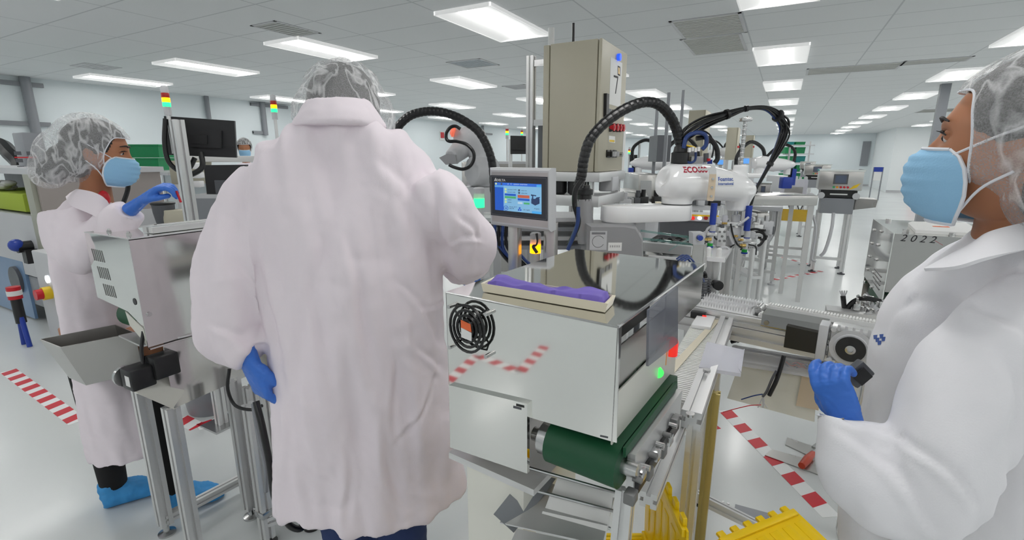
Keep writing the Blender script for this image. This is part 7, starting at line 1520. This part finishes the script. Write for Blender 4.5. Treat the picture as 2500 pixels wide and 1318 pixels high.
collar(coat_w, [atd(x, y, d) for x, y, d in ((160, 480, 1.9), (170, 500, 1.80), (215, 520, 1.765), (252, 535, 1.76), (276, 520, 1.79))], [atd(x, y, d) for x, y, d in ((185, 462, 1.9), (195, 462, 1.82), (225, 468, 1.80), (248, 478, 1.80), (262, 490, 1.82))], 0.005)
P(lady, 'red_undershirt', G().ball(atd(254, 484, 1.845), (0.02, 0.02, 0.03), 10), M['red'])
g = G()
for q in (a1, a2): g.tube([V((q.x, q.y, 0.75)), V((q.x, q.y, 0.4)), V((q.x, q.y, 0.09))], [0.075, 0.062, 0.05], n=16)
P(lady, 'trousers', remesh(g, 0.009, 3), M['trouser'], ang=0)
shoe(lady, h1, t1); shoe(lady, h2, t2_)
w = atd(345, 492, 1.79); h = hand((0.75, 0.9, 0.95, 1.0), 0.30, 0.05, False, 0.98, 0.6); h.xf(hand_matrix(w, RT*0.80+V((0, 0, 0.56))+FW*0.1, V((0, 0, 0.85))-RT*0.45-FW*0.25)); P(lady, 'glove', h, M['glove'], ang=0)
w = atd(340, 650, 2.08); h = hand((0.5, 0.6, 0.6, 0.6), 0.5, mirror=True); h.xf(hand_matrix(w, RT, V((0, 0, 1)))); P(lady, 'glove', h, M['glove'], ang=0)
pp_ = atd(432, 474, 1.79); O('swab', G().cyl(pp_+V((0, 0, 0.012)), pp_-V((0, 0, 0.03))+RT*0.01, 0.004), M['red'], 'small red and white swab held in the raised blue glove', 'swab')
# ------------------------------------------------------------------ person at the right edge, close to the camera
DR = 0.73
hc = atd(2489, 349, DR); mh = head_matrix(hc, -RT*0.52+FW*0.86, R(-3))
def bf(g):
    h = head_geo(96, 72); h.xf(mh); me = bpy.data.meshes.new('h'); h.bm.to_mesh(me); g.bm.from_mesh(me)
    g.tube([hc-V((0, 0, 0.06))+RT*0.03, hc-V((0, 0, 0.13))+RT*0.045+FW*0.02, hc-V((0, 0, 0.20))+RT*0.06+FW*0.04], [0.054, 0.05, 0.05], n=18)
    tb = hc+RT*0.10+FW*0.05; g.tube([V((tb.x, tb.y, 1.25)), V((tb.x, tb.y, 0.8))], [0.08, 0.085], n=18)
    for s in (-0.05, 0.05): q = tb+FW*s; g.tube([V((q.x, q.y, 0.85)), V((q.x, q.y, 0.09))], [0.045, 0.035], n=14)
right = body('person', 'person at the right edge in a white lab coat and blue face mask, facing left', (hc.x, hc.y, 0), bf, M['skin2'], 0.0045, 2)
eyes(right, mh); mask_on(right, mh)
hair_net(right, mh, [((0, -0.022, 0.026), (0.092, 0.112, 0.112)), ((0, -0.10, -0.03), (0.08, 0.08, 0.10)), ((0, -0.06, -0.05), (0.088, 0.062, 0.075))], lambda c, o: (c.y > 0.028+o+0.25*max(0, c.z) and c.z < 0.072), voxel=0.005, hair=[((0, -0.016, 0.026), (0.080, 0.102, 0.100)), ((0, -0.07, -0.05), (0.072, 0.06, 0.07))], amp=0.006)
g = G()
rr = [(545, 2400, 2630, .76, .085), (600, 2340, 2690, .76, .115), (650, 2270, 2760, .77, .13), (720, 2205, 2820, .77, .13), (800, 2160, 2860, .78, .14), (900, 2118, 2890, .78, .15), (1000, 2108, 2910, .78, .155), (1150, 2085, 2930, .78, .16), (1350, 2040, 2960, .78, .165), (1700, 2030, 3000, .78, .17)]
g.loft([ringpx(*a) for a in rr])
g.tube([atd(2500, 740, .69), atd(2430, 880, .64), atd(2330, 1060, .61), atd(2230, 1195, .61), atd(2125, 1165, .64), atd(2062, 1045, .69), atd(2062, 1010, .70)], [.07, .072, .07, .072, .066, .05, .042], n=24)
g = remesh(g, 0.006, 7, creased(folds(0.018, 11, 3.0, 7.7, 0.001), .62, [(2120, 1040, 2260, 1120, .006, .007), (2080, 1080, 2200, 1190, .007, .008), (2340, 720, 2200, 960, .007, .010), (2420, 820, 2300, 1060, .006, .010), (2230, 740, 2150, 960, .006, .009), (2330, 1060, 2420, 1290, .007, .010), (2440, 700, 2490, 1000, .006, .010)])); CBV = BVHTree.FromBMesh(g.bm)
coat_r = P(right, 'lab_coat', g, M['coat2'], ang=0)
collar(coat_r, [atd(x, y, d) for x, y, d in ((2255, 655, .70), (2330, 650, .655), (2400, 630, .64), (2470, 615, .64), (2560, 600, .66))], [atd(x, y, d) for x, y, d in ((2385, 585, .74), (2400, 572, .70), (2430, 560, .685), (2490, 545, .68), (2560, 530, .69))], 0.005, m=M['coat2'])
g = G()
for k in range(6):
    p_, r_ = (2132+k*5, 815+(k*7) % 23), 5
    qv = [CBV.ray_cast(O0, ray(p_[0]+u, p_[1]+v_).normalized()) for u, v_ in ((-r_, -4), (r_, -5), (r_-2, 5), (-r_+1, 6))]
    if all(q_[0] is not None for q_ in qv): g.prism([q_[0]-ray(*p_).normalized()*0.0012 for q_ in qv], -ray(*p_).normalized()*0.0005)
if len(g.bm.verts): P(coat_r, 'blue_emblem', g, M['blueink'])
for s in (-0.05, 0.05): q = hc+RT*0.10+FW*(s+0.05); b_ = V((q.x, q.y, 0)); P(right, 'trouser_leg', G().tube([b_+V((0, 0, 0.6)), b_+V((0, 0, 0.09))], [0.065, 0.05], n=16), M['trouser']); shoe(right, b_+RT*0.06, b_-RT*0.2)
w = atd(2072, 1034, .70); h = hand((0.55, 0.75, 0.85, 0.9), 0.7, 0.06, True, 0.75, 0.7, cuff=0.04, first=1.0); h.xf(hand_matrix(w, FW*0.35+V((0, 0, 0.8))-RT*0.30, -RT*0.8+V((0, 0, 0.1))-FW*0.45)); P(right, 'glove', h, M['glove'], ang=0)
d0, d1 = atd(2072, 930, .76), atd(2116, 893, .76)
t = T('handheld_device', 'dark handheld device in the blue glove of the right person', 'device', (d0+d1)/2)
P(t, 'case', G().bar(d0, d1, 0.015, 0.034, 0.003), M['dgrey']); P(t, 'screen', G().bar(d0*0.8+d1*0.2-FW*0.012, d0*0.2+d1*0.8-FW*0.012, 0.002, 0.024), M['black'])
# ------------------------------------------------------------------ person far behind, half hidden by the central person
hc = atd(597, 362, 6.8); mh = head_matrix(hc, RT*0.4-FW*0.9, R(8))
def bf(g):
    h = head_geo(32, 24); h.xf(mh); me = bpy.data.meshes.new('h'); h.bm.to_mesh(me); g.bm.from_mesh(me)
    g.tube([hc-V((0, 0, 0.06)), hc-V((0, 0, 0.25))], 0.05, n=12); g.tube([hc-V((0, 0, 0.25)), hc-V((0, 0, 0.75))], [0.1, 0.12], n=14)
    for s in (-0.08, 0.08): q = hc+RT*s; g.tube([V((q.x, q.y, 0.85)), V((q.x, q.y, 0.0))], [0.08, 0.05], n=12)
far = body('person', 'far person with hairnet and mask half hidden behind the shoulder of the central person', (hc.x, hc.y, 0), bf, M['skin2'], 0.012, 3)
mask_on(far, mh); hair_net(far, mh, [((0, -0.02, 0.03), (0.095, 0.115, 0.11)), ((0, -0.08, -0.02), (0.07, 0.07, 0.08))], lambda c, o: c.y > 0.03+o and c.z < 0.06, voxel=0.01, amp=0.004)
g = G().tube([hc-V((0, 0, 0.19)), hc-V((0, 0, 0.25)), hc-V((0, 0, 0.5)), hc-V((0, 0, 1.0))], [0.06, 0.15, 0.19, 0.22], n=20)
for s in (-1, 1): g.tube([hc-V((0, 0, 0.28))+RT*s*0.16, hc-V((0, 0, 0.5))+RT*s*0.24, hc-V((0, 0, 0.62))+RT*s*0.18-FW*0.2], [0.075, 0.065, 0.05], n=14)
P(far, 'lab_coat', remesh(g, 0.015, 4, folds(0.008, 9, 3, 2.2)), M['coat'], ang=0)
